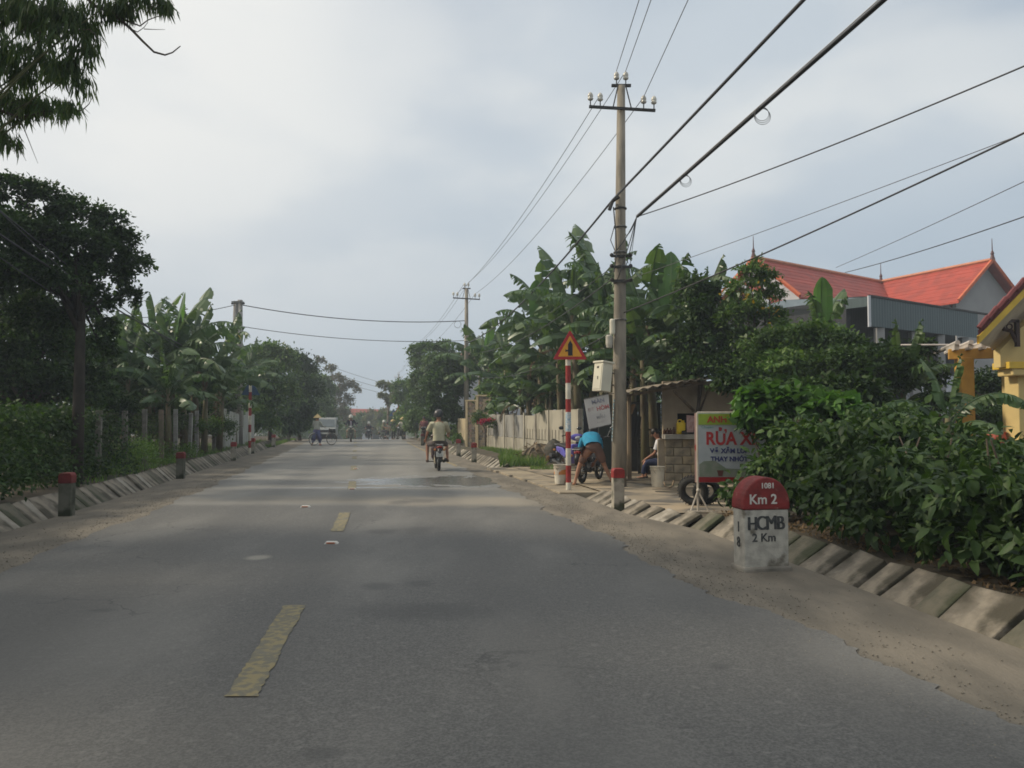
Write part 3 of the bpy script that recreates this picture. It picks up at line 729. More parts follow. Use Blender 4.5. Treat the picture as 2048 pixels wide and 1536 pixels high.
# wires that fan out over the yellow house
def wire_px(p0, q0, q1, r, sag, lab, m=cable, ext=1.25):
    a = Vector(p0); b = Vector(q1); e = a+(b-a)*ext
    return span('service_wire', a, e, sag, r, m, lab)
wire_px(J, None, at(2048, 120, 9.8), .012, .12, 'black service wire rising steeply away above the yellow house')
wire_px(P1+Vector((.12, -.1, 3.75)), None, at(2048, 255, 9.2), .014, .10, 'black service wire crossing in front of the red roof')
wire_px(P1+Vector((.05, -.1, 4.4)), None, at(2048, 262, 10.5), .006, .05, 'thin wire just beside the heavier service wire', cableg)
wire_px(at(1672, 535, 30), None, at(2048, 360, 16), .010, .05, 'thin wire rising from the metal canopy toward the sky', cableg)
wire_px(at(1690, 545, 29), None, at(2048, 427, 16), .013, .1, 'dark wire rising from the metal canopy, the lower of two', cable)
wire_px(at(1790, 690, 17), None, at(2048, 689, 15), .02, .0, 'straight pale pipe strung level above the pergola', M('pale_pipe', (.5,.45,.42), rough=.6))
span('service_wire', P1+Vector((-.1, -.1, 3.35)), P2+Vector((.2, 0, 3.8)), .5, .010, cable, 'slack wire sagging from the meter cans toward the second pole')
span('service_wire', P1+Vector((-.1, -.1, 4.75)), P2+Vector((.1, 0, 5.2)), .45, .008, cable, 'upper of two slack wires running low to the second pole')
span('service_wire', P1+Vector((-.15, -.1, 4.45)), P2+Vector((.1, 0, 5.0)), .5, .012, cable, 'lower of two slack wires running low to the second pole')
# meter box and hanging sign
bx = thing('meter_box', 'cream metal meter box tilted on the utility pole', 'meter box', at(1205, 755, 16.75), R_(32))
Rt = Matrix.Rotation(R_(7), 3, 'Y')
mb = MB(); mb.box((0, 0, 0), (.26, .30, .60), Rt); mb.build('case', creamp, bx, bevel=.01)
mb = MB(); mb.box(Rt @ Vector((0, 0, .315)), (.31, .35, .04), Rt); mb.build('lid', creamp, bx, bevel=.008)
mb = MB(); mb.box(Rt @ Vector((-.134, 0, 0)), (.012, .24, .52), Rt); mb.build('door', creamp, bx, bevel=.004)
mb = MB(); mb.box(Rt @ Vector((-.145, -.02, -.02)), (.012, .02, .06), Rt); mb.build('latch', steel, bx)
mb = MB(); mb.box(Rt @ Vector((-.142, .0, .20)), (.008, .06, .04), Rt); mb.build('plate', darksteel, bx)
mb = MB(); mb.tube([(.1, 0, .1), (.40, .05, .1)], .015, 6); mb.tube([(.1, 0, -.15), (.40, .05, -.15)], .015, 6); mb.build('bracket', darksteel, bx)
mb = MB(); mb.tube([(-.07, .05, -.30), (-.06, .05, -.36), (.2, .1, -.45)], .012, 6); mb.build('conduit', cable, bx)
sg = thing('hanging_sign', 'faded white paper sign hanging askew under the meter box', 'sign', at(1196, 826, 16.7), R_(0))
def q4(l): return [((x-1196)/FPX*16.7, (826-y)/FPX*16.7) for x, y in l]
faded = M('faded_print', (.55,.53,.49), (.46,.44,.42), rough=.6, scale=3)
mb = MB(); mb.prism(q4([(1168, 799), (1217, 788), (1222, 848), (1178, 858)]), -.012, .012, 'Y'); mb.build('panel', faded, sg)
mb = MB(); 
for a_, b_ in (((1167.5, 798.5), (1217.5, 787.5)), ((1178, 858.5), (1222.5, 848.5))):
    (x0, z0), (x1, z1) = q4([a_, b_]); mb.tube([(x0, -.016, z0), (x1, -.016, z1)], .009, 6)
mb.build('frame_rail', steel, sg)
def gm(n, c): return M(n, c, rough=.8)
text('MÀN', .125, gm('faded_blue', (.28,.28,.33)), sg, (.0, -.016, .245), rot=(math.pi/2, R_(-13), 0), bold=.003, ext=.001)
text('ĐT', .10, gm('faded_pink', (.50,.36,.34)), sg, (-.145, -.016, .07), rot=(math.pi/2, R_(-13), 0), ext=.001)
text('HÒM', .115, gm('faded_red', (.48,.17,.16)), sg, (.10, -.016, .11), rot=(math.pi/2, R_(-13), 0), bold=.004, ext=.001)
text('MẪU', .085, gm('faded_grey', (.33,.33,.33)), sg, (.06, -.016, -.08), rot=(math.pi/2, R_(-13), 0), bold=.002, ext=.001)
text('09 14 50 60', .03, gm('faded_grey_2', (.36,.36,.34)), sg, (.05, -.016, -.19), rot=(math.pi/2, R_(-13), 0), ext=.001)
mb = MB(); mb.tube([(.1, .01, .36), (.12, .02, .47)], .008, 5); mb.tube([(.22, .01, .39), (.36, .2, .42)], .008, 5); mb.build('hanger', darksteel, sg)

# twin pole on the fence side
tp = thing('utility_pole', 'grey twin concrete pole with a yellow disc standing behind the banana clump', 'utility pole', ((473-1024)/FPX*38, 38, .2), 0, 'concrete utility poles')
hh = 6.95
for x, r in ((-.10, .12), (.10, .13)):
    mb = MB(); mb.tube([(x*1.7, 0, -.3), (x, 0, hh-(.05 if x < 0 else 0))], [r*1.25, r*.9], 12); mb.build('shaft', polem2, tp, smooth=True)
mb = MB(); mb.box((0, 0, hh-.12), (.52, .3, .10)); mb.build('top_bracket', steel, tp)
for s in (-1, 1):
    mb = MB(); mb.ball((s*.27, 0, hh-.16), .06, 8, 6); mb.build('spool', darksteel, tp)
mb = MB(); mb.lathe((.08, -.25, 5.18), [(.05, 0), (.16, .02), (.17, .06), (.02, .10)], 16, axis='Y'); mb.build('yellow_disc', M('lamp_yellow', (.55,.38,.05), rough=.4), tp, rot=(0,0,0))
A = Vector(tp.location)
span('service_wire', A+Vector((0, 0, 6.75)), P2+Vector((-.1, 0, 6.65)), .35, .022, cable, 'upper wire spanning the road between the twin pole and the second pole')
span('service_wire', A+Vector((0, 0, 5.72)), P2+Vector((-.1, 0, 5.6)), .30, .016, cable, 'lower wire spanning the road between the twin pole and the second pole')
coil((A+Vector((0, 0, 6.75))).lerp(P2+Vector((-.1, 0, 6.65)), .965)-Vector((0, 0, .04+.17)), .17, 'round cable coil hanging on the road crossing wire beside the second pole')
span('service_wire', A+Vector((0, 0, 6.75)), at(188, 634, 34), .25, .016, cable, 'wire running from the twin pole top into the dark tree')
for i, (a_, b_) in enumerate((((230, 580, 19.5), (473, 760, 38)), ((230, 592, 19.8), (475, 735, 38)), ((226, 640, 19.6), (473, 790, 38)), ((235, 612, 19.2), (470, 812, 38)))):
    s, e = at(*a_), at(*b_); s2 = s+(s-e)*.45
    span('service_wire', s2, e, .35, (.014, .02, .012, .010)[i], cable, ('highest', 'thickest', 'third', 'lowest')[i]+' of the slanting wires passing through the dark tree')
for i in range(3):
    span('distant_wire', at(640, 884-100+i*12-60, 120), at(800, 776+i*10-2, 129), .3, .03, cableg, ('topmost', 'middle', 'lowest')[i]+' faint wire across the far gap in the trees')

# ================================================================ traffic signs
def striped_pole(t, bandz, r, rtop=None, x=0.0):
    for i, (z0, z1) in enumerate(zip(bandz[:-1], bandz[1:])):
        mb = MB(); mb.lathe((x, 0, 0), [(r, z0), (r, z1)], 14)
        mb.build('pole_band', (whitep if i % 2 == 0 else redp), t, smooth=False)
def tri_outline(s, cxx=0, cz=0, rnd=.05):
    pts = []
    V3 = [(-s/2, -s*.289), (s/2, -s*.289), (0, s*.577)]
    for i in range(3):
        p = Vector(V3[i]); a = (Vector(V3[i-1])-p).normalized(); b = (Vector(V3[(i+1) % 3])-p).normalized()
        for k in range(5):
            f = k/4; q = p+(a*(1-f)**1.5+b*f**1.5)*rnd*s; pts.append((cxx+q.x, cz+q.y))
    return pts
q = gp(1137, 983); d = q.y
ts = thing('warning_sign', 'red and yellow triangular side road warning sign on a striped pole by the buckets', 'road sign', (q.x, q.y, 0), R_(3))
zz = lambda py: (983-py)/FPX*d
r = .055
bz = [983, 965, 931, 897, 864, 825, 799, 767, 732, 712]
striped_pole(ts, [zz(b) for b in bz], r)
mb = MB(); mb.lathe((0, 0, 0), [(r+.003, zz(863)), (r+.003, zz(826))], 14, cap=False); mb.build('sticker', M('sticker_blue', (.22,.36,.46), (.58,.58,.55), scale=30, stretch=(1,1,3), lo=.42, hi=.58), ts)
mb = MB(); mb.box((0, 0, .0), (.2, .2, .06)); mb.build('footing', conc, ts)
cz = zz(720)+.70*.289+.0
mb = MB(); mb.prism(tri_outline(.71, 0.03, cz), -.085, -.068, 'Y'); mb.build('backing', signred, ts)
mb = MB(); mb.prism(tri_outline(.50, 0.03, cz, .03), -.091, -.086, 'Y'); mb.build('face', yelp, ts)
ar = [(-.045,-.10),(-.025,-.085),(-.005,-.10),(.015,-.085),(.045,-.10),(.045,.13),(.0,.21),(-.045,.13),(-.045,.02),(-.075,.02),(-.10,.035),(-.095,.005),(-.10,-.02),(-.075,-.01),(-.045,-.01)]
ar = [(0.035+a*1.05, cz+b*1.05-.03) for a, b in ar]
mb = MB(); mb.prism(ar, -.096, -.092, 'Y'); mb.build('arrow_symbol', black, ts)
q = gp(499, 908)
bs = thing('warning_sign', 'back of a blue triangular sign on a red and white striped pole', 'road sign', (q.x, q.y, 0), R_(8))
striped_pole(bs, [0, .26, .56, .92, 1.24, 1.62, 1.95, 2.28, 2.62, 3.2], .06)
bluem = M('sign_back_blue', (.035,.10,.22), (.03,.08,.17), rough=.5)
mb = MB(); mb.prism(tri_outline(.78, 0, 2.72), .07, .09, 'Y'); mb.build('plate', bluem, bs)
q = at(797, 822, 75)
fs_ = thing('warning_sign', 'small distant yellow triangular sign above the roadside crowd', 'road sign', (q.x, q.y, gz(75)), 0)
hz = q.z-gz(75); striped_pole(fs_, [0, .5, .9, 1.3, 1.7, 2.1, hz-.2], .07)
mb = MB(); mb.prism(tri_outline(.82, 0, hz), -.09, -.07, 'Y'); mb.build('backing', signred, fs_)
mb = MB(); mb.prism(tri_outline(.56, 0, hz), -.098, -.091, 'Y'); mb.build('face', yelp, fs_)
mb = MB(); mb.prism([(-.05, hz-.12), (.05, hz-.12), (.05, hz+.1), (0, hz+.2), (-.05, hz+.1)], -.104, -.099, 'Y'); mb.build('arrow_symbol', black, fs_)
q = at(787, 827, 74)
fb = thing('traffic_sign', 'small distant blue sign with a tan disc left of the yellow triangle', 'road sign', (q.x, q.y, gz(74)), 0)
hz = q.z-gz(74); striped_pole(fb, [0, .6, 1.0, 1.4, 1.8, hz-.3], .06)
mb = MB(); mb.prism(tri_outline(.80, 0, hz), .07, .09, 'Y'); mb.build('plate', bluem, fb)
mb = MB(); mb.lathe((.08, -.09, hz-.02), [(.17, 0), (.17, .02)], 14, axis='Y'); mb.build('disc', M('tan_disc', (.35,.22,.13), rough=.6), fb)

# ================================================================ fences of the fence side
def off_pt(o, y, z=0.0): return Vector((cx(y)+o, y, z+gz(y)))
mf = thing('mesh_fence', 'wire mesh fence on weathered concrete posts in front of the banana clump', 'fence', off_pt(-5.5, 16, ZL))
O = Vector(mf.location)
posts = [17.3, 19.3, 21.1, 22.9, 24.7, 26.7, 27.9, 29.4, 31.2, 33.0]
pm = [M('fence_post_grey', (.22,.205,.18), (.14,.13,.11), rough=.9, scale=6, c3=(.08,.085,.05), s3=3), M('fence_post_pale', (.42,.41,.39), (.30,.29,.27), rough=.9, scale=6), M('fence_post_mossy', (.20,.15,.11), (.12,.12,.07), rough=.9, scale=5)]
for i, y in enumerate(posts):
    p_ = off_pt(-5.48, y, ZL)-O; mb = MB(); hgt = 1.50+random.uniform(-.05, .08)
    mb.box((0, 0, hgt/2-.1), (.12, .10, hgt+.2)); o = mb.build('post', pm[(0, 0, 0, 2, 1, 1, 1, 0, 0, 0)[i]], mf, bevel=.008, loc=p_, rot=(random.uniform(-.03, .03), random.uniform(-.03, .03), .2))
meshm = M('rusty_mesh', (.09,.075,.06), (.05,.04,.03), rough=.8)
mb = MB()
for y0, y1 in zip(posts[:-1], posts[1:]):
    a, b = off_pt(-5.43, y0, ZL)-O, off_pt(-5.43, y1, ZL)-O
    for k in range(9):
        z = Vector((0, 0, .08+k*.165)); mb.tube([a+z, a.lerp(b, .5)+z-Vector((0, 0, .01)), b+z], .0035, 3, cap=False)
    nn = int((y1-y0)/.16)
    for k in range(nn): p_ = a.lerp(b, k/nn); mb.tube([p_+Vector((0, 0, .05)), p_+Vector((0, 0, 1.42))], .003, 3, cap=False)
w = mb.build('wire_mesh', meshm, mf); w['kind'] = 'stuff'
shf = thing('sheet_fence', 'pale corrugated sheet fence behind the striped sign pole', 'fence', off_pt(-5.6, 36, ZL)); O = Vector(shf.location)
shm2 = M('sheet_pale', (.42,.43,.40), (.30,.31,.28), rough=.6, scale=3, stretch=(3,3,.4), c3=(.14,.15,.10), s3=1.5)
y = 33.4
while y < 43:
    w = .82; a, b = off_pt(-5.5, y, ZL)-O, off_pt(-5.5, y+w, ZL)-O; mb = MB(); vs = []; n = 12; hgt = random.uniform(1.45, 1.72)
    dr = (b-a).normalized(); nrm = Vector((dr.y, -dr.x, 0))
    for k in range(n+1):
        p_ = a.lerp(b, k/n)+nrm*(.02*(k % 2)); vs += [p_-Vector((0, 0, .1)), p_+Vector((0, 0, hgt))]
    mb.add(vs, [(2*k, 2*k+2, 2*k+3, 2*k+1) for k in range(n)]); mb.build('sheet_panel', shm2, shf); y += w+.02
# ================================================================ panel wall and gate pillars
wallm = M('wall_panel_concrete', (.38,.35,.28), (.28,.26,.21), rough=.9, scale=2.5, bump=.15, c3=(.20,.18,.14), s3=1.3, lo3=.55, hi3=.72, stretch=(1,1,.5))
wallg = M('wall_panel_grey', (.38,.37,.34), (.29,.28,.26), rough=.9, scale=2, c3=(.17,.16,.14), s3=1.4, stretch=(1,1,.4))
W0, W1 = Vector((-1.05, 36.6, .10)), Vector((2.05, 24.1, .10))
pw = thing('panel_wall', 'cream precast panel wall with vertical slits in front of the banana plants', 'wall', W1)
u = (W0-W1); Lw = u.length; u.normalize(); nrm = Vector((u.y, -u.x, 0)); ang = math.atan2(u.y, u.x)
npan = 8; lw_ = Lw/npan
for i in range(npan):
    c0 = u*(lw_*i); hgt = 1.68 if i < 3 else 1.45+.02*i
    mm = wallm if i < 4 else wallg
    o = MB().box((lw_/2, 0, .30), (lw_-.14, .07, .68)).build('panel', wallm, pw, loc=c0, rot=(0, 0, ang))
    if i in (1, 2, 3):
        ns = 4; zz0, zz1 = .66, 1.02; w_ = (lw_-.14)/ns
        mb = MB()
        for k in range(ns): mb.box((.07+w_*(k+.5), 0, (zz0+zz1)/2), (w_-.075, .06, zz1-zz0))
        mb.box((lw_/2, 0, (zz1+hgt)/2), (lw_-.14, .06, hgt-zz1)); mb.build('panel', mm, pw, loc=c0, rot=(0, 0, ang))
        MB().box((lw_/2, -.045, .84), (lw_-.16, .02, .40)).build('slit_backing', darksteel, pw, loc=c0, rot=(0, 0, ang))
    else:
        o = MB().box((lw_/2, 0, (.66+hgt)/2), (lw_-.14, .06, hgt-.66)).build('panel', mm, pw, loc=c0, rot=(0, 0, ang))
        if i >= 4:
            mb = MB()
            for k in range(7): mb.box((.12+k*(lw_-.2)/7, 0, (.68+hgt)/2), (.07, .085, hgt-.70))
            mb.build('rib', wallg, pw, loc=c0, rot=(0, 0, ang))
for i in range(npan+1):
    MB().box((0, 0, .83), (.14, .14, 1.72 if i < 4 else 1.58)).build('post', conc if i % 2 else wallm, pw, loc=u*(lw_*i), rot=(0, 0, ang), bevel=.008)
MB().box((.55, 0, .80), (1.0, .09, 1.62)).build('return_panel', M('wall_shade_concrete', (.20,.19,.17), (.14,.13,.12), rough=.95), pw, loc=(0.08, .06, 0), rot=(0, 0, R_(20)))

stm = [M('cladding_stone_'+n_, c_, rough=.9, scale=9, bump=.3) for n_, c_ in (('tan', (.33,.27,.19)), ('grey', (.24,.21,.18)), ('rose', (.30,.21,.17)), ('dark', (.17,.15,.13)))]
pilm = M('pillar_plaster', (.46,.38,.24), (.38,.31,.20), rough=.85, scale=3)
def gate_pillar(label, px, d, w, h, rz):
    p_ = at(px, 850, d); p_.z = .02
    t = thing('gate_pillar', label, 'gate pillar', p_, rz, 'stone clad gate pillars')
    MB().box((0, .12, h/2), (w, .22, h)).build('core', pilm, t)
    for s in (-1, 1): MB().box((s*(w/2-.05), -.015, h/2), (.12, .09, h+.03)).build('trim', pilm, t, bevel=.006)
    MB().box((0, .10, h+.035), (w+.08, .34, .07)).build('coping', pilm, t, bevel=.008)
    rgx = random.Random(int(px)); pool = []
    for i in range(5):
        mb = MB(); mb.box((0, 0, 0), (.19, .04, .105), taper=.93); pool.append(mb.mesh('stone', stm[i % 4]))
    z = .07; row = 0
    while z < h-.05:
        x = -w/2+.14+(row % 2)*.05
        while x < w/2-.14:
            o = put('stone', rgx.choice(pool), t, loc=(x+.04, -.01+rgx.uniform(-.012, .012), z)); o.scale = (rgx.uniform(.8, 1.0), 1, rgx.uniform(.85, 1.05)); x += .20
        z += .118; row += 1
gate_pillar('stone clad gate pillar, lower and closer to the dark tree', 944, 38.3, .62, 2.30, R_(-22))
gate_pillar('stone clad gate pillar, taller and next to the panel wall', 968, 37.0, .75, 2.50, R_(-22))
MB_ = MB().box((0, 0, .75), (.9, .1, 1.5)); t = thing('wall_stub', 'short plain wall end beside the lower gate pillar', 'wall', at(925, 870, 41) * 1)
t.location.z = 0; MB_.build('plaster', pilm, t, rot=(0, 0, R_(-60)))
# bougainvillea over the wall
bo = tree('bougainvillea', 'bougainvillea with magenta flowers hanging over the wall by the pillars', 'shrub', off_pt(5.9, 36.2, 0), [px_blob(968, 842, 35.2, 20, 12), px_blob(985, 850, 35, 14, 10), px_blob(955, 835, 35.4, 14, 12)],
          1500, .10, .55, lf_mid, bark, tr=.04, seed=4)
rngf = np.random.default_rng(1); B = [px_blob(974, 844, 34.8, 13, 6)]; P, O_ = blob_points([((c[0]-bo.location.x, c[1]-bo.location.y, c[2]-bo.location.z), r) for c, r in B], 260, rngf)
leaf_obj('flowers', P, O_, .09, .8, rngf, leafmat('magenta_flower', [(.5,(.35,.02,.07)),(.5,(.45,.03,.10))], trans=.2), bo)['kind'] = 'stuff'

# ================================================================ shack, doors and yard clutter
plas = M('shack_plaster', (.36,.29,.20), (.28,.225,.16), rough=.95, scale=2, bump=.2, c3=(.15,.12,.09), s3=1.2)
blockm = [M('concrete_block_'+n_, c_, tuple(x*.72 for x in c_), rough=.95, scale=5, bump=.35, c3=(.14,.115,.085), s3=3) for n_, c_ in (('a', (.38,.31,.21)), ('b', (.33,.27,.19)), ('c', (.40,.31,.19)))]
woodm = M('old_wood', (.20,.15,.095), (.12,.09,.06), rough=.9, scale=5, stretch=(1,1,.2))
roofm = M('fibre_cement', (.24,.20,.145), (.15,.125,.095), rough=.9, scale=4, c3=(.08,.075,.055), s3=2)
sh = thing('shack', 'rough block shack with a slanting corrugated roof and open counter window', 'shack', (3.6, 18.6, .05)); S = Vector(sh.location)
def lw3(px, py, d): return at(px, py, d)-S
x0 = (1328-1024)/FPX*18.6-3.6; bw, bh = .40, .195
pool = [MB().box((0, 0, 0), (bw-.016, .14, bh-.014)).mesh('block', m) for m in blockm]
for r_ in range(5):
    for c_ in range(9):
        x = x0+bw*(c_+.5)+(.2 if r_ % 2 else 0)
        if r_ % 2 and c_ == 0: put('block', MB().box((0, 0, 0), (bw/2-.016, .14, bh-.014)).mesh('block', blockm[0]), sh, .006, loc=(x0+bw*.25, 0, bh*(r_+.5)))
        put('block', pool[(r_*3+c_*2) % 3], sh, .006, loc=(x, random.uniform(-.006, .006), bh*(r_+.5)+.0))
MB().box((1.8+x0, .03, .488), (3.9, .08, .96)).build('mortar_core', plas, sh)
MB().box((.62+x0, -.04, 1.03), (1.3, .38, .11)).build('counter', conc, sh, bevel=.01)
# upper wall with an opening
MB().box((x0+.17, .22, 1.70), (.34, .12, 1.25)).build('pier', plas, sh, bevel=.01)
MB().box((x0+2.55, .22, 1.70), (3.3, .12, 1.25)).build('wall', plas, sh)
MB().box((x0+.62, .22, 1.95), (.56, .12, .76)).build('lintel', plas, sh)
MB().box((x0+.62, 1.2, 1.4), (.9, .05, .8)).build('dark_interior', M('soot_wall', (.03,.028,.025), rough=1), sh)  # small near-black board filling the view through the counter opening
MB().box((x0+.3, .75, 1.1), (.1, 1.1, 2.2)).build('side_wall', plas, sh)
# roof: corrugated lean-to
ra, rb = lw3(1243, 786, 18.0), lw3(1418, 757, 18.0); rb = ra+(rb-ra)*1.9
mb = MB(); n = 70; vs = []
for i in range(n+1):
    f = i/n; p_ = ra.lerp(rb, f); dz = .022*math.sin(i*math.pi/2) + .035*math.sin(f*5)
    vs += [p_+Vector((0, -.05, dz)), p_+Vector((0, 2.6, dz+.05)), p_+Vector((0, -.05, dz-.018)), p_+Vector((0, 2.6, dz+.032))]
fs = []
for i in range(n):
    a = 4*i; fs += [(a, a+4, a+5, a+1), (a+2, a+3, a+7, a+6), (a, a+2, a+6, a+4), (a+1, a+5, a+7, a+3)]
mb.add(vs, fs); mb.build('roof', roofm, sh, smooth=False)
mb = MB(); mb.tube([lw3(1348, 782, 18.1), lw3(1388, 822, 18.7)], .035, 4); mb.build('brace', woodm, sh)
mb = MB(); mb.tube([ra+Vector((.1, .25, -.06)), rb+Vector((0, .25, -.08))], .035, 4); mb.tube([ra+Vector((.1, 1.6, -.06)), rb+Vector((0, 1.6, -.08))], .035, 4); mb.build('purlin', woodm, sh)
mb = MB(); mb.tube([lw3(1258, 788, 18.6), Vector((lw3(1258, 788, 18.6).x, 0, -.05))], .05, 6)
for k in range(6): mb.tube([ra+Vector((.3+.32*k, .0, -.02+.06*k)), ra+Vector((.3+.32*k, 1.9, 0+.06*k))], .02, 4)
mb.build('rafter', woodm, sh)
# things on and around the counter
jc = thing('jerrycan', 'bright yellow plastic jerrycan in the counter window', 'can', at(1362, 866, 18.62)); jc.location.z = 1.135
ym = M('yellow_plastic', (.80,.55,.01), rough=.35)
mb = MB(); mb.box((0, 0, .14), (.20, .13, .28)); mb.build('body', ym, jc, bevel=.03)
mb = MB(); mb.lathe((.05, 0, .28), [(.03, 0), (.03, .04)], 10); mb.build('neck', ym, jc)
mb = MB(); mb.tube([(-.08, 0, .27), (-.06, 0, .33), (.0, 0, .34), (.02, 0, .28)], .014, 6); mb.build('handle', ym, jc)
bot = M('brown_bottle', (.09,.03,.012), (.05,.03,.02), rough=.25)
for i, (px, hb, lab) in enumerate(((1329, .12, 'shortest brown jar at the end of the counter'), (1335, .15, 'brown jar second from the counter end'), (1341, .14, 'thin brown bottle between two jars on the counter'), (1348, .17, 'tallest reddish bottle on the counter beside the opening'))):
    p_ = at(px, 870, 18.5); p_.z = 1.135
    mb = MB(); mb.lathe((0, 0, 0), [(.032, 0), (.036, .01), (.036, hb*.65), (.016, hb*.8), (.016, hb)], 10); o = mb.build('bottle', bot, loc=p_); tag(o, lab, 'bottle', 'bottles along the counter')
p_ = at(1377, 874, 18.5); p_.z = 1.14
tr_ = MB(); tr_.box((0, 0, .025), (.30, .2, .04)); tr_.tube([(-.15, 0, .06), (.2, .05, .10)], .018, 6); tag(tr_.build('tool_tray', darksteel, loc=p_), 'dark tool tray on the counter beside the yellow can', 'tray')
clm = M('pink_cloth', (.50,.34,.31), (.38,.22,.20), rough=.9, scale=10)
def cloth(name, pts4, m, label, cat, fold=.02, nx=14, nz=10):
    a, b, c_, d_ = [Vector(p) for p in pts4]; o0 = a.copy(); vs = []
    for side in (0, 1):
        for j in range(nz+1):
            for i in range(nx+1):
                f, g_ = i/nx, j/nz; p = a.lerp(b, f).lerp(d_.lerp(c_, f), g_)-o0
                p.y += fold*math.sin(i*1.9+j*.3)*(0.3+g_)+side*.006; vs.append(p)
    n1 = (nx+1)*(nz+1); fs = []
    for j in range(nz):
        for i in range(nx):
            q = j*(nx+1)+i; fs.append((q, q+nx+1, q+nx+2, q+1)); fs.append((q+n1, q+1+n1, q+nx+2+n1, q+nx+1+n1))
    return tag(MB().add(vs, fs).build(name, m, loc=o0, smooth=True), label, cat)
cloth('hanging_cloth', [at(1373, 830, 18.45), at(1390, 832, 18.45), at(1386, 874, 18.45), at(1374, 868, 18.45)], clm, 'pinkish rag hanging from the window lintel', 'cloth', .012)
# dark doors, post, mesh gate
doorm = [M('door_green', (.022,.032,.028), (.03,.04,.035), rough=.5, scale=2), M('door_navy', (.018,.022,.035), (.012,.016,.025), rough=.5)]
dr = thing('metal_doors', 'closed dark metal doors behind the bending man', 'doors', (at(1166, 850, 22.6).x, 22.6, .03))
for i, (a_, b_) in enumerate(((1166, 1196), (1197, 1222), (1223, 1248))):
    xa, xb = (a_-1024)/FPX*22.6-dr.location.x, (b_-1024)/FPX*22.6-dr.location.x
    MB().box(((xa+xb)/2, 0, .95), (xb-xa-.015, .05, 1.9)).build('leaf', doorm[1 if i == 0 else 0], dr, bevel=.006)
    mb = MB()
    for z in (.1, .95, 1.82): mb.box(((xa+xb)/2, -.035, z), (xb-xa-.03, .03, .05))
    mb.build('rail', doorm[0], dr)
xx = (1162-1024)/FPX*22.6-dr.location.x
MB().box((xx-.04, .02, .85), (.10, .12, 1.75)).build('post', conc, dr)
wp = thing('gate_post', 'pale stone post beside the mesh gate', 'post', (at(1253, 880, 20.2).x, 20.2, .03))
MB().box((0, 0, .52), (.13, .13, 1.10)).build('post', plas, wp, bevel=.012)
MB().box((0, 0, 1.09), (.17, .17, .05)).build('cap', conc, wp, bevel=.01)
cloth('tarpaulin', [at(1252, 833, 19.9), at(1283, 833, 19.9), at(1279, 874, 19.9), at(1254, 872, 19.9)], M('black_tarp', (.012,.012,.014), rough=.6), 'black tarpaulin hanging above the pale stone post', 'tarpaulin', .02)
p_ = at(1262, 818, 19.9); mb = MB(); mb.prism([(-.10, -.12), (-.04, .05), (.06, .13), (.12, .12), (.02, -.14)], -.05, .05, 'Y')
tag(mb.build('bundle', M('tan_fabric', (.34,.22,.11), (.24,.15,.08), rough=.9), loc=p_, bevel=.02), 'tan wedge shaped bundle hung above the black tarpaulin', 'bundle')
mg = thing('mesh_gate', 'dark scrollwork wire gate behind the sitting man', 'gate', (at(1277, 900, 20.8).x, 20.8, .03))
W_ = (1333-1277)/FPX*20.8
mb = MB(); 
for z in (.08, .72, 1.18): mb.box((W_/2, 0, z), (W_, .03, .035))
for x in (0, W_): mb.box((x, 0, .60), (.035, .03, 1.2))
mb.build('frame', darksteel, mg)
mb = MB(); rgx = random.Random(4)
for i in range(9):
    for j in range(4): mb.torus((W_*(i+.5)/9, 0, .80+.1*j), .045, .006, 'Y', 12, 4)
for i in range(16): mb.tube([(W_*(i+.5)/16, 0, .08), (W_*(i+.5)/16, 0, .72)], .008, 4)
w = mb.build('scrollwork', M('gate_grey', (.16,.16,.15), rough=.6, metal=.3), mg); w['kind'] = 'stuff'
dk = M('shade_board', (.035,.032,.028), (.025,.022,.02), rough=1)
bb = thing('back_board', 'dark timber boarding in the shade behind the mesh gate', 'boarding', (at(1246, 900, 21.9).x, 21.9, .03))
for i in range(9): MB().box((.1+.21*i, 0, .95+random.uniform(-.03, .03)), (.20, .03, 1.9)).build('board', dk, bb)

# buckets
def bucket(label, px, py, col, band=None, hgt=.42, r=.15):
    q = gp(px, py, .05 if px > 1200 else .04); t = thing('bucket', label, 'bucket', (q.x, q.y, .065 if px > 1200 else .055), R_(35), 'white paint buckets of the wash yard')
    mb = MB(); mb.lathe((0, 0, 0), [(r*.82, 0), (r*.9, hgt*.5), (r, hgt)], 20, cap=False); mb.lathe((0, 0, 0), [(r*.80, .0), (r*.80, .01)], 20); mb.build('pail', col, t, smooth=True)
    mb = MB(); mb.torus((0, 0, hgt), r+.006, .010, 'Z', 24, 6); mb.torus((0, 0, hgt*.86), r*.98+.004, .008, 'Z', 24, 6); mb.build('rim', col, t, smooth=True)
    mb = MB(); mb.lathe((0, 0, 0), [(r*.9, hgt*.6), (r*.9, hgt*.602)], 20); mb.build('water', glassd, t)
    mb = MB(); mb.tube([(r*math.cos(a)*1.02, -.03-.06*math.sin(a), hgt*.9-.14*math.sin(a)) for a in [math.pi*i/10 for i in range(11)]], .004, 5); mb.build('handle', steel, t)
    if band:
        mb = MB(); mb.lathe((0, 0, 0), [(r*.935, hgt*.50), (r*.985, hgt*.76)], 20, cap=False); mb.build('label_band', band, t)
    return t
bw_ = M('bucket_white', (.60,.56,.47), (.44,.40,.33), rough=.5, scale=5, c3=(.30,.22,.15), s3=5)
bucket('white paint bucket with an orange band at the foot of the striped sign pole', 1121, 969, bw_, M('orange_band', (.50,.20,.05), (.5,.45,.38), rough=.5, scale=6, lo=.5, hi=.55))
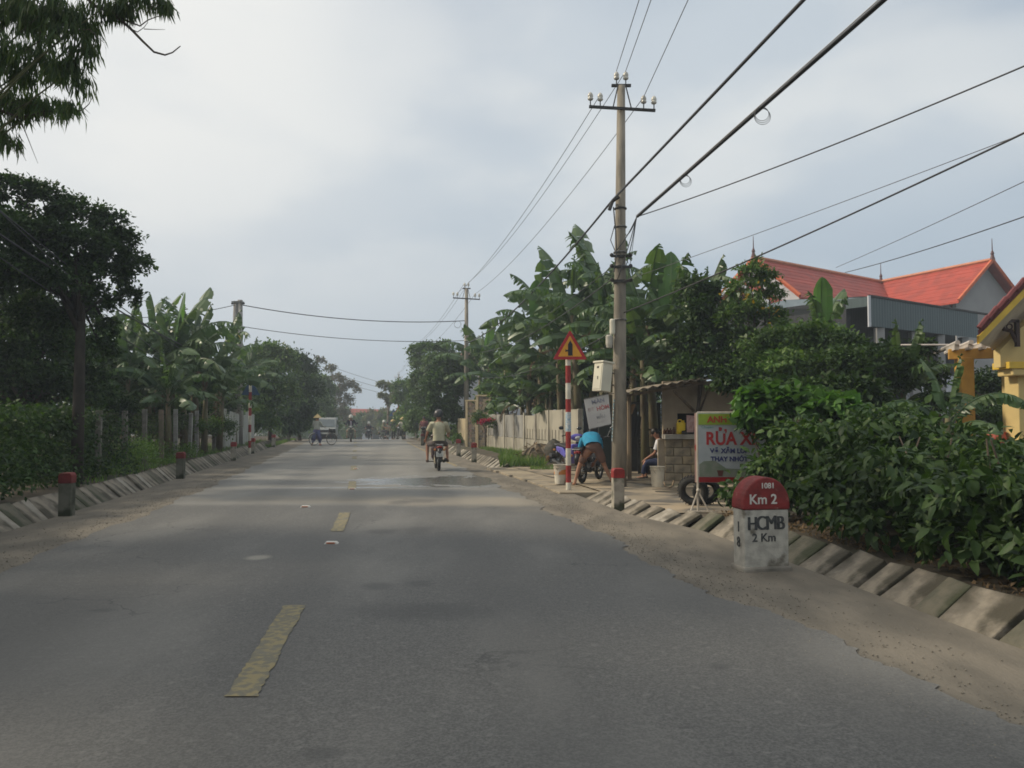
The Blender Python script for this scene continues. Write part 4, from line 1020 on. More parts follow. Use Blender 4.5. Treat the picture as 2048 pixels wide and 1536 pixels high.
bucket('white paint bucket with a hose, standing before the sitting man', 1315, 975, M('bucket_cream', (.62,.56,.44), (.50,.44,.34), rough=.5, scale=5))
hs = MB(); a = gp(1322, 972, .07)
hs.tube([at(1306, 948, 17.6), at(1312, 936, 17.4), at(1321, 938, 17.5), at(1326, 958, 17.5)]+[gp(x, y, .075) for x, y in ((1330, 972), (1338, 976), (1345, 971), (1347, 962), (1342, 952))], .012, 6)
tag(hs.build('hose', M('hose_tan', (.40,.28,.17), rough=.5), smooth=True), 'tan hose looping out of the bucket by the sitting man', 'hose')

# tyres leaning behind the board sign
def tyre(label, px, py, d, R1, r1, rz, tilt):
    p_ = at(px, py, d); t = thing('tyre', label, 'tyre', (p_.x, p_.y, .07), rz, 'used tyres behind the board sign'); t.rotation_euler = (tilt, 0, rz)
    mb = MB(); mb.torus((0, 0, R1+r1*.9), R1, r1, 'Y', 36, 10, sq=1.15); mb.build('casing', rubber, t, smooth=True)
    mb = MB()
    for i in range(30):
        a = 2*math.pi*i/30; mb.box((math.cos(a)*(R1+r1), 0, R1+r1*.9+math.sin(a)*(R1+r1)), (.018, r1*1.7, .012), Matrix.Rotation(-a, 3, 'Y'))
    mb.build('tread', rubber, t)
    return t
tyre('larger used tyre leaning behind the foot of the board sign', 1388, 990, 13.35, .19, .062, R_(-25), R_(12))
tyre('second used tyre half hidden by hedge leaves at the board sign', 1412, 990, 13.5, .17, .055, R_(-5), R_(14))

# board sign
q = gp(1398, 1025, .05); d = q.y; kx = d/FPX
bs_ = thing('board_sign', 'two sided wash shop board on a tripod foot with green headed red and blue lettering', 'board sign', (q.x, q.y, .06), R_(-4))
wB = 1.02; zt = (1023-827)*kx; zb = (1023-965)*kx
wbm = M('board_white', (.44,.46,.46), (.38,.40,.41), rough=.5)
mb = MB(); mb.box((wB/2, .02, (zt+zb)/2), (wB, .03, zt-zb)); mb.build('panel', wbm, bs_)
mb = MB(); mb.box((wB/2, 0, zt-.095), (wB-.01, .012, .17)); mb.build('header', M('lime_print', (.30,.40,.03), rough=.5), bs_)
mb = MB(); mb.box((wB/2, 0, zb+.045), (wB-.01, .012, .08)); mb.build('footer', M('crimson_print', (.33,.012,.012), rough=.5), bs_)
mb = MB(); mb.prism([(0.01, zb+.09), (wB-.01, zb+.09), (wB-.01, zb+.20), (.42, zb+.22), (.25, zb+.34), (.08, zb+.33), (.01, zb+.28)], -.004, .004, 'Y'); mb.build('picture_print', M('green_grey_print', (.17,.21,.14), (.25,.26,.21), rough=.6, scale=5), bs_)
mb = MB(); mb.prism([(.30, zb+.10), (.36, zb+.10), (.38, zb+.19), (.28, zb+.19)], -.009, -.005, 'Y'); mb.build('cup_print', M('maroon_print', (.14,.05,.04)), bs_)
rT, bT, oT = M('text_red', (.45,.03,.03), rough=.6), M('text_navy', (.04,.045,.16), rough=.6), M('text_orange_red', (.45,.06,.02), rough=.6)
text('ANH TUẤN', .135, oT, bs_, (.50, -.012, zt-.10), bold=.004, xs=1.02)
text('Chuyên', .06, M('text_teal', (.15,.36,.32)), bs_, (.14, .0, zt-.215), ext=.001)
text('RỬA XE', .27, rT, bs_, (.52, .0, zt-.40), bold=.009, xs=.86)
text('VÕ XĂM LỐP', .098, bT, bs_, (.47, .0, zt-.585), bold=.004)
text('THAY NHỚT', .098, bT, bs_, (.47, .0, zt-.71), bold=.004)
fm = M('frame_cream', (.50,.45,.38), (.38,.33,.27), rough=.6)
mb = MB(); mb.tube([(-.01, .02, 0), (-.01, .02, zt+.01)], .018, 6); mb.tube([(wB+.01, .02, 0), (wB+.01, .02, zt+.01)], .018, 6); mb.tube([(-.01, .02, zt+.01), (wB+.01, .02, zt+.01)], .014, 6); mb.build('frame', fm, bs_)
for x in (0, wB):
    mb = MB(); mb.tube([(x-.01, .02, .32), (x-.13, -.05, .02)], .014, 6); mb.tube([(x-.01, .02, .32), (x+.14, -.05, .02)], .014, 6); mb.tube([(x-.18, -.06, .01), (x+.20, -.06, .01)], .016, 6); mb.ball((x-.01, .0, .33), .03, 8, 6); mb.build('foot', fm, bs_)
mb = MB(); mb.box((.03, .46, (zt+zb)/2), (.03, .85, zt-zb), Matrix.Rotation(R_(-9), 3, 'Z')); mb.build('side_panel', M('pink_print', (.50,.32,.27), (.46,.10,.08), rough=.6, scale=3.5, lo=.55, hi=.62), bs_)

# heap of debris, covered machine and weeds at the end of the wall
rgx = random.Random(11)
hp = thing('debris_heap', 'heap of dry banana trash, roots and rags beside the panel wall', 'heap', gp(1083, 930)); hp.location.z = .03
H0 = Vector(hp.location)
mb = MB(); mb.ball((0, .1, .0), (.75, .5, .62), 18, 10)
mb.v = [(x+rgx.uniform(-.05, .05), y+rgx.uniform(-.05, .05), z+rgx.uniform(-.06, .06)) for x, y, z in mb.v]; mb.build('mound', M('trash_mound', (.17,.13,.085), (.08,.065,.045), rough=1, scale=8, bump=.8, c3=(.28,.24,.18), s3=7), hp)
r = np.random.default_rng(3); P = unit(np.abs(r.normal(size=(420, 3)))*np.where(r.random((420, 3)) < .5, -1, 1)); P[:, 2] = np.abs(P[:, 2]); P *= np.array([.76, .5, .62])
leaf_obj('dry_leaves', P+np.array([0, .1, 0]), P, .26, .16, r, lf_dry, hp, droop=.7, spread=.9)
for i in range(14):
    a = rgx.uniform(-2.9, -.2); p0 = Vector((math.cos(a)*.3, .1+math.sin(a)*.2, .52)); p1_ = Vector((math.cos(a)*.75, .1+math.sin(a)*.5, rgx.uniform(.0, .25)))
    MB().tube([p0, p0.lerp(p1_, .5)+Vector((0, 0, .12)), p1_], [.05, .04, .02], 6).build('root', barkl, hp, smooth=True)
cv = thing('covered_machine', 'grey tarpaulin and parts piled on a machine between the heap and the motorcycle', 'machine', gp(1108, 933)); cv.location.z = .03
mb = MB(); mb.ball((.02, .3, .45), (.30, .28, .36), 16, 10); mb.v = [(x+rgx.uniform(-.03, .03), y, z+rgx.uniform(-.03, .03)) for x, y, z in mb.v]; mb.build('tarp', M('tarp_brown', (.09,.075,.06), (.05,.05,.04), rough=.8, scale=6), cv, smooth=True)
greys = [M('scrap_grey', (.28,.30,.33), (.16,.17,.19), rough=.5, scale=7), M('scrap_dark', (.05,.05,.055), rough=.6), M('scrap_rust', (.20,.09,.055), rough=.9)]
for i in range(13):
    mb = MB(); mb.box((0, 0, 0), (rgx.uniform(.08, .22), rgx.uniform(.08, .2), rgx.uniform(.06, .2)), Matrix.Rotation(rgx.uniform(0, 3), 3, 'X'))
    mb.build('scrap', greys[i % 3], cv, bevel=.02, loc=(rgx.uniform(-.22, .28), rgx.uniform(-.1, .25), rgx.uniform(.06, .42)), rot=(rgx.uniform(-.5, .5), 0, rgx.uniform(0, 3)))
grass('weeds', [tuple(gp(rgx.uniform(1000, 1090), rgx.uniform(908, 934), .05)) for _ in range(2600)], .30, lf_weed, 'green weeds in front of the panel wall beside the heap', 21, wd=.016)
grass('weeds', [tuple(gp(rgx.uniform(1060, 1115), rgx.uniform(932, 940), .05)) for _ in range(700)], .08, lf_grass, 'low grass tufts along the foot of the debris heap', 22)

# ================================================================ red roofed house
tile = M('roof_tile_red', (.37,.052,.028), (.28,.042,.024), rough=.6, scale=1.5)
nt = tile.node_tree; p = nt.nodes['Principled BSDF']; tc2 = N(nt, 'ShaderNodeTexCoord')
wv = N(nt, 'ShaderNodeTexWave'); wv.bands_direction = 'Z'; wv.inputs['Scale'].default_value = 1.6; wv.inputs['Distortion'].default_value = .3; L(nt, tc2.outputs['Object'], wv.inputs[0])
bb_ = N(nt, 'ShaderNodeBump'); bb_.inputs['Strength'].default_value = .25; bb_.inputs['Distance'].default_value = .03; L(nt, wv.outputs[0], bb_.inputs['Height']); L(nt, bb_.outputs[0], p.inputs['Normal'])
hwhite = M('house_white', (.55,.57,.60), (.48,.50,.54), rough=.8, scale=.8)
hgrey = M('house_grey', (.30,.30,.30), (.26,.26,.26), rough=.85, scale=.8)
orange_t = M('barge_orange', (.55,.13,.05), rough=.6)
A_ = Vector(at(1507, 516, 42)); B_ = Vector(at(1762, 565, 49.5)); C_ = Vector(at(1985, 524, 42.6)); rz_ = (A_.z+B_.z+C_.z)/3
for v_ in (A_, B_, C_): v_.z = rz_
hs_ = thing('house', 'white two storey house with red tiled gable roofs and spires', 'house', (B_.x, B_.y, 0)); HO = Vector((B_.x, B_.y, 0))
def wing(P0, P1_, halfa, halfb, drop, gable_m, ext=.0, gname='gable'):
    """ridge from P0 (open gable) to P1_; halfa/halfb: widths on both sides"""
    d = (P1_-P0); d.z = 0; Lr = d.length; d.normalize(); n_ = Vector((d.y, -d.x, 0)); P0 = P0-HO; P1_ = P1_-HO
    for s, hw in ((1, halfa), (-1, halfb)):
        e = n_*s*hw-Vector((0, 0, drop)); th = Vector((0, 0, -.12)); vs = []
        nrow = 9
        for k in range(nrow):
            a, b = k/nrow, (k+1.04)/nrow; up = Vector((0, 0, .018)); 
            q0 = P0+e*a; q1 = P1_+e*a; r1_ = P1_+e*b+up; r0_ = P0+e*b+up
            o = len(vs); vs += [q0, q1, r1_, r0_, q0+th, q1+th, r1_+th, r0_+th]
        fs = []
        for k in range(nrow):
            o = 8*k; fs += [(o, o+1, o+2, o+3), (o+7, o+6, o+5, o+4), (o, o+3, o+7, o+4), (o+1, o+5, o+6, o+2), (o+3, o+2, o+6, o+7)]
        MB().add(vs, fs).build('roof_slope', tile, hs_)
        mb = MB(); mb.tube([P0+Vector((0, 0, .05)), P0+e+Vector((0, 0, .05))], .10, 4); mb.build('barge_board', orange_t, hs_)
    MB().tube([P0-d*.1+Vector((0, 0, .08)), P1_+Vector((0, 0, .08))], .10, 5).build('ridge_tiles', M('ridge_tile', (.50,.20,.11), rough=.7), hs_)
    # walls
    in_ = d*.45; a = P0+in_+n_*(halfa-.35); b = P0+in_-n_*(halfb-.35); zt_ = P0.z-drop*(halfa-.35)/halfa-.15; zt2 = P0.z-drop*(halfb-.35)/halfb-.15
    pts = [Vector((a.x, a.y, 0)), Vector((b.x, b.y, 0)), Vector((b.x, b.y, zt2)), Vector((P0.x+in_.x, P0.y+in_.y, P0.z-.18)), Vector((a.x, a.y, zt_))]
    th = d*.2; MB().add(pts+[p_+th for p_ in pts], [(0,1,2,3,4), (9,8,7,6,5)]+[(i, i+5, (i+1) % 5+5, (i+1) % 5) for i in range(5)]).build(gname, gable_m, hs_)
    for s, hw, zt_ in ((1, halfa, P0.z-drop*(halfa-.35)/halfa-.15), (-1, halfb, P0.z-drop*(halfb-.35)/halfb-.15)):
        o = n_*s*(hw-.35); q0, q1 = P0+in_*2+o, P1_+o; vs = []
        for q_ in (q0, q1): 
            for w_ in (0, .15): vs += [Vector((q_.x, q_.y, 0))-n_*s*w_, Vector((q_.x, q_.y, zt_))-n_*s*w_]
        MB().add(vs, [(0,1,5,4), (2,6,7,3), (1,3,7,5), (0,4,6,2), (0,2,3,1), (4,5,7,6)]).build('wall', hwhite, hs_)
wing(A_, B_, 2.75, 3.1, 2.35, hwhite)
wing(C_, B_, 2.6, 2.6, 2.3, hgrey)
for P_ in (A_, B_, C_):
    mb = MB(); b_ = P_-HO; mb.lathe(b_+Vector((0, 0, .08)), [(.14, 0), (.07, .25), (.10, .32), (.03, .5), (.015, 1.1), (.006, 1.15)], 8); mb.build('spire', M('spire_dark', (.09,.03,.03), rough=.5) if P_ is A_ else bpy.data.materials['spire_dark'], hs_)
# porch gable in front of the first wing
d = (B_-A_); d.z = 0; d.normalize(); n_ = Vector((d.y, -d.x, 0)); Q0 = A_-HO-d*.25-Vector((0, 0, 1.35))
for s in (1, -1):
    e = n_*s*2.0-Vector((0, 0, 1.35)); vs = [Q0-d*1.2, Q0+d*.6, Q0+d*.6+e, Q0-d*1.2+e]; th = Vector((0, 0, -.1))
    MB().add(vs+[v_+th for v_ in vs], [(0,1,2,3), (7,6,5,4), (0,3,7,4), (1,5,6,2), (3,2,6,7), (0,4,5,1)]).build('porch_roof', tile, hs_)
    MB().tube([Q0-d*1.22, Q0-d*1.22+e], .09, 4).build('barge_board', hwhite, hs_)
for s in (-1.5, 0, 1.5): MB().tube([Vector((Q0.x, Q0.y, 0))+n_*s-d*1.0, Vector((Q0.x, Q0.y, Q0.z-1.0))+n_*s-d*1.0], .16, 10).build('porch_column', hwhite, hs_, smooth=True)
for i in range(3): MB().box(A_-HO+d*.40+n_*(i-1)*1.4-Vector((0, 0, 3.4)), (.8, .1, 1.2), Matrix.Rotation(math.atan2(n_.y, n_.x), 3, 'Z')).build('window', glassd, hs_)

# dark metal canopy building in front of it
cm_ = M('metal_teal_grey', (.055,.085,.088), (.045,.068,.072), rough=.45, scale=2, stretch=(8,8,.3))
cmr = M('metal_roof_blue', (.20,.25,.30), (.16,.21,.25), rough=.4, scale=2)
s0, s1 = at(1738, 590, 28), at(1955, 627, 32.3); s0.z = s1.z = (s0.z+s1.z)/2
cn = thing('canopy_shed', 'dark teal metal shed with deep ribbed fascia in front of the red roofed house', 'shed', (s0.x, s0.y, 0)); CO = Vector((s0.x, s0.y, 0))
dd = (s1-s0); dd.z = 0; LL = dd.length; dd.normalize(); bk = Vector((-dd.y, dd.x, 0)); zt_ = s0.z
if bk.y < 0: bk = -bk
fh = 1.05
mb = MB(); vs = []; n = 90
for i in range(n+1):
    p_ = dd*(LL*i/n)+bk*(.006*(i % 2)); vs += [p_+Vector((0, 0, zt_-fh)), p_+Vector((0, 0, zt_))]
mb.add(vs, [(2*i, 2*i+2, 2*i+3, 2*i+1) for i in range(n)]); mb.build('fascia', cm_, cn)
MB().tube([Vector((0, 0, zt_+.02)), dd*(LL+.8)+Vector((0, 0, zt_-.02))], .05, 4).build('gutter', darksteel, cn)
MB().tube([Vector((0, 0, zt_-fh-.03)), Vector((0, 0, zt_+.02))], .06, 4).build('corner_trim', hwhite, cn)
R0 = Vector((0, 0, zt_)); back = bk*7
vs = [R0, dd*LL+R0, dd*LL+back*.5+R0+Vector((0, 0, .3)), back*.5+R0+Vector((0, 0, .3)), dd*LL+back+R0, back+R0]
MB().add(vs, [(0,1,2,3), (3,2,4,5)]).build('roof', cmr, cn)
MB().add([back*.05+R0-Vector((0,0,0)), back+R0, back*.5+R0+Vector((0, 0, .3))], [(0,1,2)]).build('gable_cladding', cmr, cn)
MB().add([Vector((0, 0, zt_-.35))+back*.0, Vector((0, 0, zt_-.35))+back, back+R0, R0], [(0,1,2,3)]).build('gable_trim', cm_, cn)
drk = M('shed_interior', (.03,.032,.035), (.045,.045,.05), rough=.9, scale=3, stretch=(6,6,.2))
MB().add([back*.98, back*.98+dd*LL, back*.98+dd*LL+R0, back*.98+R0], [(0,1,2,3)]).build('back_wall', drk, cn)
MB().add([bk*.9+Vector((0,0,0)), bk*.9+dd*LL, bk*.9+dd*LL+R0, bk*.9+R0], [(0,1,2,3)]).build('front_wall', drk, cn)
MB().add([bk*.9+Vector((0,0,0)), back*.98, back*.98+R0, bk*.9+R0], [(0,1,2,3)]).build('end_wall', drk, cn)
for f in (.12, .42, .66, .9):
    MB().box(dd*(LL*f)+bk*.2+Vector((0, 0, (zt_-fh)/2)), (.28, .28, zt_-fh)).build('column', hgrey, cn)
MB().box(dd*(LL*.5)+bk*.6+Vector((0, 0, 2.35)), (.1, .1, .1)).build('lamp_box', hwhite, cn)
MB().box(dd*(LL*.62)+bk*.5+Vector((0, 0, 2.4)), (LL*.5, .08, 1.6), Matrix.Rotation(math.atan2(dd.y, dd.x), 3, 'Z')).build('low_wall', hwhite, cn)

# ================================================================ yellow house at the edge
yw = M('yellow_wall', (.62,.47,.20), (.55,.42,.18), rough=.8, scale=2); ywb = M('orange_timber', (.60,.33,.06), (.50,.27,.05), rough=.6, scale=5)
ybr = M('yellow_trim', (.72,.48,.06), rough=.6); sof = M('soffit_cream', (.50,.44,.34), rough=.8); mar = M('maroon_tile', (.16,.04,.04), (.11,.03,.03), rough=.7, scale=4)
pg = thing('pergola', 'orange pergola with white rafter tails beside the yellow house', 'pergola', (at(1930, 800, 15.5).x, 15.5, .1)); PO = Vector(pg.location)
def lp(px, py, d): return at(px, py, d)-PO
pz = (837-716)/FPX*15.5+1.5-.1
MB().box((0, 0, pz/2), (.25, .25, pz)).build('pillar', ywb, pg, bevel=.01)
MB().box((.95, -.5, pz/2), (.25, .25, pz)).build('pillar', ywb, pg, bevel=.01, loc=(1.6, -1.0, 0))
be = Vector((.25, -.12, 0)).normalized(); be = Vector((1, -.42, 0)).normalized(); ag = math.atan2(be.y, be.x)
MB().box(be*2.35+Vector((-.02, 0, pz+.08)), (5.2, .12, .20), Matrix.Rotation(ag, 3, 'Z')).build('beam', ywb, pg, bevel=.008)
rw = M('rafter_white', (.52,.47,.42), rough=.7)
for i in range(18):
    c_ = be*(-.16+.225*i)+Vector((-.02, 0, pz+.24)); v = Vector((.35, 1, 0)).normalized()
    mb = MB(); mb.tube([c_-v*.45+Vector((0, 0, .03)), c_+v*2.2+Vector((0, 0, .03))], .045, 8); mb.box(c_+v*.1-Vector((0, 0, .05)), (.08, .9, .10), Matrix.Rotation(-math.atan2(v.x, v.y), 3, 'Z')); mb.build('rafter', rw, pg)
yh = thing('yellow_house', 'yellow house with maroon roof edge, cream soffit and carved bracket', 'house', (at(2040, 800, 14.0).x, 14.0, .1)); YO = Vector(yh.location)
def yp(px, py, d): return at(px, py, d)-YO
e0, e1 = yp(1956, 660, 13.2), yp(2120, 490, 13.2)
bkv = Vector((2.6, 3.2, 0))
th = Vector((0, 0, -.10))
MB().add([e0, e1, e1+bkv, e0+bkv, e0+th, e1+th, e1+th+bkv, e0+th+bkv], [(0,1,2,3), (7,6,5,4), (0,4,5,1), (3,2,6,7), (0,3,7,4), (1,5,6,2)]).build('roof', mar, yh)
n = 9
for i in range(n):
    a = e0.lerp(e1, i/n); b = e0.lerp(e1, (i+1)/n); MB().tube([a+Vector((0, -.03, .03)), b+Vector((0, -.03, .06))], .045, 6).build('roof_tile', mar, yh)
MB().add([e0+th+Vector((0, -.02, -.13)), e1+th+Vector((0, -.02, -.13)), e1+th+Vector((0, -.02, 0)), e0+th+Vector((0, -.02, 0)), e0+th+Vector((0, .04, -.13)), e1+th+Vector((0, .04, -.13)), e1+th+Vector((0, .04, 0)), e0+th+Vector((0, .04, 0))], [(0,1,2,3), (7,6,5,4), (0,4,5,1), (3,2,6,7)]).build('fascia', ybr, yh)
s0_ = e0+th+Vector((.02, .05, -.10)); s1_ = e1+th+Vector((.02, .05, -.10))
MB().add([s0_, s1_, s1_+bkv, s0_+bkv], [(0,3,2,1)]).build('soffit', sof, yh)
wl = yp(2022, 700, 14.2); wd_ = 3.0
sl_ = (e1.z-e0.z)/(e1.x-e0.x); zx = lambda x: e0.z+(x-e0.x)*sl_-.30-.81*1.0*sl_
x0_ = e0.x+.85
MB().prism([(x0_, 2.3), (x0_+3.2, 2.3), (x0_+3.2, zx(x0_+3.2)), (x0_, zx(x0_))], e0.y+.80, e0.y+1.0, 'Y').build('upper_wall', yw, yh)
MB().box((wl.x+.25, wl.y+.1, 1.2), (.40, .40, 2.4)).build('column', yw, yh, bevel=.01)
MB().box((wl.x+.25, wl.y+.1, 1.0), (.50, .50, .06)).build('column_band', yw, yh)
MB().box((wl.x+.15, wl.y-.05, 2.33), (.75, .5, .12)).build('lintel', ybr, yh, bevel=.01)
MB().box((wl.x+.17, wl.y-.05, 2.21), (.64, .45, .12)).build('cornice', yw, yh, bevel=.02)
MB().box((wl.x+1.7, wl.y+.6, 1.2), (2.2, .1, 2.4)).build('door_panel', M('door_maroon', (.12,.03,.02), rough=.5), yh)
MB().box((wl.x+2.6, wl.y+1.5, 1.3), (3.6, .2, 2.6)).build('back_wall', yw, yh)
bc = yp(1999, 642, 13.9); bm_ = M('bracket_dark', (.05,.025,.02), rough=.6)
mb = MB(); mb.box(bc+Vector((.14, 0, .0)), (.36, .07, .05)); mb.box(bc+Vector((.30, 0, -.22)), (.06, .07, .46)); mb.tube([bc+Vector((0, 0, -.02)), bc+Vector((.08, 0, -.15)), bc+Vector((.20, 0, -.18)), bc+Vector((.28, 0, -.36))], .035, 6); mb.torus(bc+Vector((.17, 0, -.10)), .05, .015, 'Y', 12, 6); mb.build('bracket', bm_, yh)
p_ = at(1992, 862, 14.5); p_.z = .9
rp = MB(); rp.lathe((0, 0, 0), [(.10, 0), (.16, .05), (.17, .25), (.15, .32), (.17, .36)], 14); tag(rp.build('flower_pot', M('terracotta', (.36,.08,.05), rough=.7), loc=p_), 'red clay pot on the ledge between pergola and yellow column', 'pot')
MB().box((0, 0, .45), (2.4, .25, .9)).build('garden_wall', conc, None, loc=(p_.x-.2, p_.y+.05, 0)); tag(bpy.data.objects['garden_wall'], 'low concrete garden wall under the clay pot', 'wall')

# far house at the end of the road
fhm = M('far_roof_red', (.38,.075,.055), (.30,.07,.055), rough=.7)
q = at(722, 835, 150); fh_ = thing('house', 'distant low house with an orange red roof at the end of the road', 'house', (q.x, q.y, gz(150))); hz = q.z-gz(150)
mb = MB(); mb.add([(-6, -3, hz-1.4), (6, -3, hz-1.4), (4.5, 0, hz+1.5), (-3.2, 0, hz+1.7), (-6, 3, hz-1.4), (6, 3, hz-1.4)], [(0,1,2,3), (4,3,2,5), (0,3,4), (1,5,2)]); mb.build('roof', fhm, fh_)
MB().box((0, 0, (hz-1.4)/2), (11, 5, hz-1.4)).build('wall', hwhite, fh_)
for i in range(3): MB().box((-3.5+3.4*i, -2.53, 1.6), (1.2, .06, 1.3)).build('window', glassd, fh_)
q = at(998, 700, 50); rh = thing('house', 'low house with a rusty red roof peeking between the banana leaves', 'house', (q.x+1, q.y+6, 0))
MB().add([(-5, -2, 4.9), (5, -2, 4.9), (5, 1, 6.2), (-5, 1, 6.2), (-5, 4, 4.9), (5, 4, 4.9)], [(0,1,2,3), (3,2,5,4)]).build('roof', M('rusty_roof', (.22,.09,.07), (.16,.08,.07), rough=.8), rh)
MB().box((0, 1, 2.45), (9, 5, 4.9)).build('wall', hwhite, rh)
# ================================================================ motorcycles
spoke = M('chrome', (.5,.5,.48), rough=.25, metal=.9)
seatm = M('seat_vinyl', (.02,.018,.018), (.04,.035,.03), rough=.5)
def wheel(t, y, R1=.215, r1=.045, rimm=None, nm='wheel'):
    o = thing(nm, None, None, (0, y, R1+r1)); o.parent = t
    MB().torus((0, 0, 0), R1, r1, 'X', 30, 8).build('tyre', rubber, o, smooth=True)
    MB().torus((0, 0, 0), R1-.035, .014, 'X', 28, 6).build('rim', rimm or spoke, o, smooth=True)
    mb = MB(); mb.lathe((0, 0, 0), [(.05, -.05), (.06, -.03), (.06, .03), (.05, .05)], 12, axis='X')
    for i in range(18):
        a = 2*math.pi*i/18; mb.tube([(.035*(-1)**i, .045*math.cos(a+.4), .045*math.sin(a+.4)), (0, (R1-.035)*math.cos(a), (R1-.035)*math.sin(a))], .0022, 3, cap=False)
    mb.build('spokes', rimm or spoke, o); return o
def motorcycle(label, loc, rz, body, plate=True, tail=None, group='motorcycles on the road and in the yard'):
    t = thing('motorcycle', label, 'motorcycle', loc, rz, group)
    wheel(t, 0); wheel(t, 1.20)
    fr = MB(); fr.tube([(0, 1.0, .86), (0, .90, .60), (0, .62, .42), (0, .35, .50), (0, -.1, .66)], .035, 6)
    fr.tube([(.07, 0, .26), (.08, .42, .33)], .02, 6); fr.tube([(-.07, 0, .26), (-.08, .42, .33)], .02, 6)
    fr.tube([(.09, -.02, .28), (.09, .02, .62)], .022, 6); fr.tube([(-.09, -.02, .28), (-.09, .02, .62)], .022, 6); fr.build('frame', darksteel, t)
    MB().box((0, .52, .34), (.20, .34, .20)).ball((.0, .66, .36), (.09, .14, .09), 10, 8).build('engine', alum, t, bevel=.02)
    MB().prism([(-.28, .60), (-.30, .72), (.20, .70), (.42, .52), (.36, .44), (.10, .50)], -.105, .105, 'X').build('body', body, t, bevel=.03)
    MB().prism([(1.02, .82), (.80, .62), (.70, .36), (.78, .30), (.98, .50), (1.10, .80)], -.17, .17, 'X').build('leg_shield', body, t, bevel=.04)
    MB().prism([(-.26, .725), (-.30, .78), (-.10, .80), (.25, .755), (.52, .74), (.50, .68), (.2, .70)], -.115, .115, 'X').build('seat', seatm, t, bevel=.03)
    MB().tube([(0, -.30, .66), (0, -.36, .54), (0, -.34, .42)], [.07, .06, .05], 8).build('rear_fender', blackpl, t, smooth=True)
    MB().torus((0, 0, .26), .285, .03, 'X', 24, 6).build('mud_guard', blackpl, t) if False else None
    MB().ball((0, -.32, .685), (.085, .05, .045), 12, 8).build('tail_light', tail or M('tail_red', (.25,.02,.02), rough=.25), t, smooth=True)
    MB().tube([(-.09, -.27, .74), (-.09, -.42, .76), (.09, -.42, .76), (.09, -.27, .74)], .012, 6).build('grab_rail', spoke, t)
    if plate:
        o = MB().box((0, -.405, .50), (.20, .008, .15), Matrix.Rotation(R_(-12), 3, 'X')).build('number_plate', M('plate_white', (.50,.50,.46), rough=.5), t)
        text('74-F1', .05, lb, t, (0, -.425, .535), rot=(R_(78), 0, 0), ext=.001); text('146.52', .05, lb, t, (0, -.415, .475), rot=(R_(78), 0, 0), ext=.001)
    MB().tube([(.12, .45, .30), (.15, .1, .27), (.17, -.30, .34)], [.02, .04, .05], 10).build('exhaust', darksteel, t, smooth=True)
    MB().prism([(-.02, .20), (.50, .27), (.50, .40), (-.02, .33)], -.115, -.085, 'X').build('chain_case', M('case_tan', (.34,.29,.20), rough=.5), t, bevel=.01)
    for s in (-1, 1):
        MB().tube([(s*.09, 1.20, .26), (s*.09, 1.04, .78)], .022, 6).build('fork', steel, t)
        MB().tube([(s*.10, .45, .25), (s*.30, .45, .25)], .014, 6).build('footrest', darksteel, t)
        MB().tube([(s*.12, 1.02, .98), (s*.30, .95, 1.02), (s*.36, .90, 1.0)], [.012, .012, .018], 6).build('handlebar', blackpl, t)
        m_ = MB().ball((s*.40, .96, 1.20), (.065, .015, .045), 10, 6).build('mirror', glassd, t, smooth=True)
        MB().tube([(s*.28, .97, 1.02), (s*.36, .96, 1.17)], .006, 5).build('stem', spoke, m_)
        MB().ball((s*.13, -.33, .62), (.035, .035, .03), 8, 6).build('indicator', M('amber', (.45,.16,.03), rough=.3) if 'amber' not in bpy.data.materials else bpy.data.materials['amber'], t)
    MB().prism([(1.38, .50), (1.30, .57), (1.12, .58), (1.02, .50), (1.12, .54), (1.30, .53)], -.06, .06, 'X').build('front_fender', body, t, bevel=.01)
    MB().ball((0, 1.02, .97), (.19, .10, .09), 14, 8).build('cowl', body, t, smooth=True)
    MB().ball((0, 1.10, .95), (.10, .05, .055), 12, 8).build('headlight', M('lamp_glass', (.55,.57,.56), rough=.1, metal=.3) if 'lamp_glass' not in bpy.data.materials else bpy.data.materials['lamp_glass'], t, smooth=True)
    return t
bd = M('bike_maroon', (.06,.025,.028), (.05,.03,.03), rough=.35); bp = M('bike_violet', (.10,.10,.42), (.12,.09,.38), rough=.3); bk_ = M('bike_black', (.015,.015,.018), rough=.3)
br = M('bike_red', (.28,.02,.025), rough=.35); bgn = M('bike_green_grey', (.10,.12,.10), rough=.4)
qr = gp(876, 942)
mr_ = motorcycle('maroon motorcycle with white plate ridden away along the road', (qr.x+.02, qr.y, 0), R_(9), bd)
q = gp(1160, 963); mo_v = motorcycle('violet motorcycle parked facing the road by the dark doors', (q.x-.30, 20.6, .07), R_(196), bp, plate=False)
q = gp(1163, 975); mo_b = motorcycle('black motorcycle being washed under the bending man', (q.x+.04, 17.75, .07), R_(-24), bk_, plate=False)
q = gp(694, 883); mo_o = motorcycle('grey green motorcycle coming toward the camera on the centre line', (q.x+.25, 52.3, 0), R_(192), bgn, plate=False)
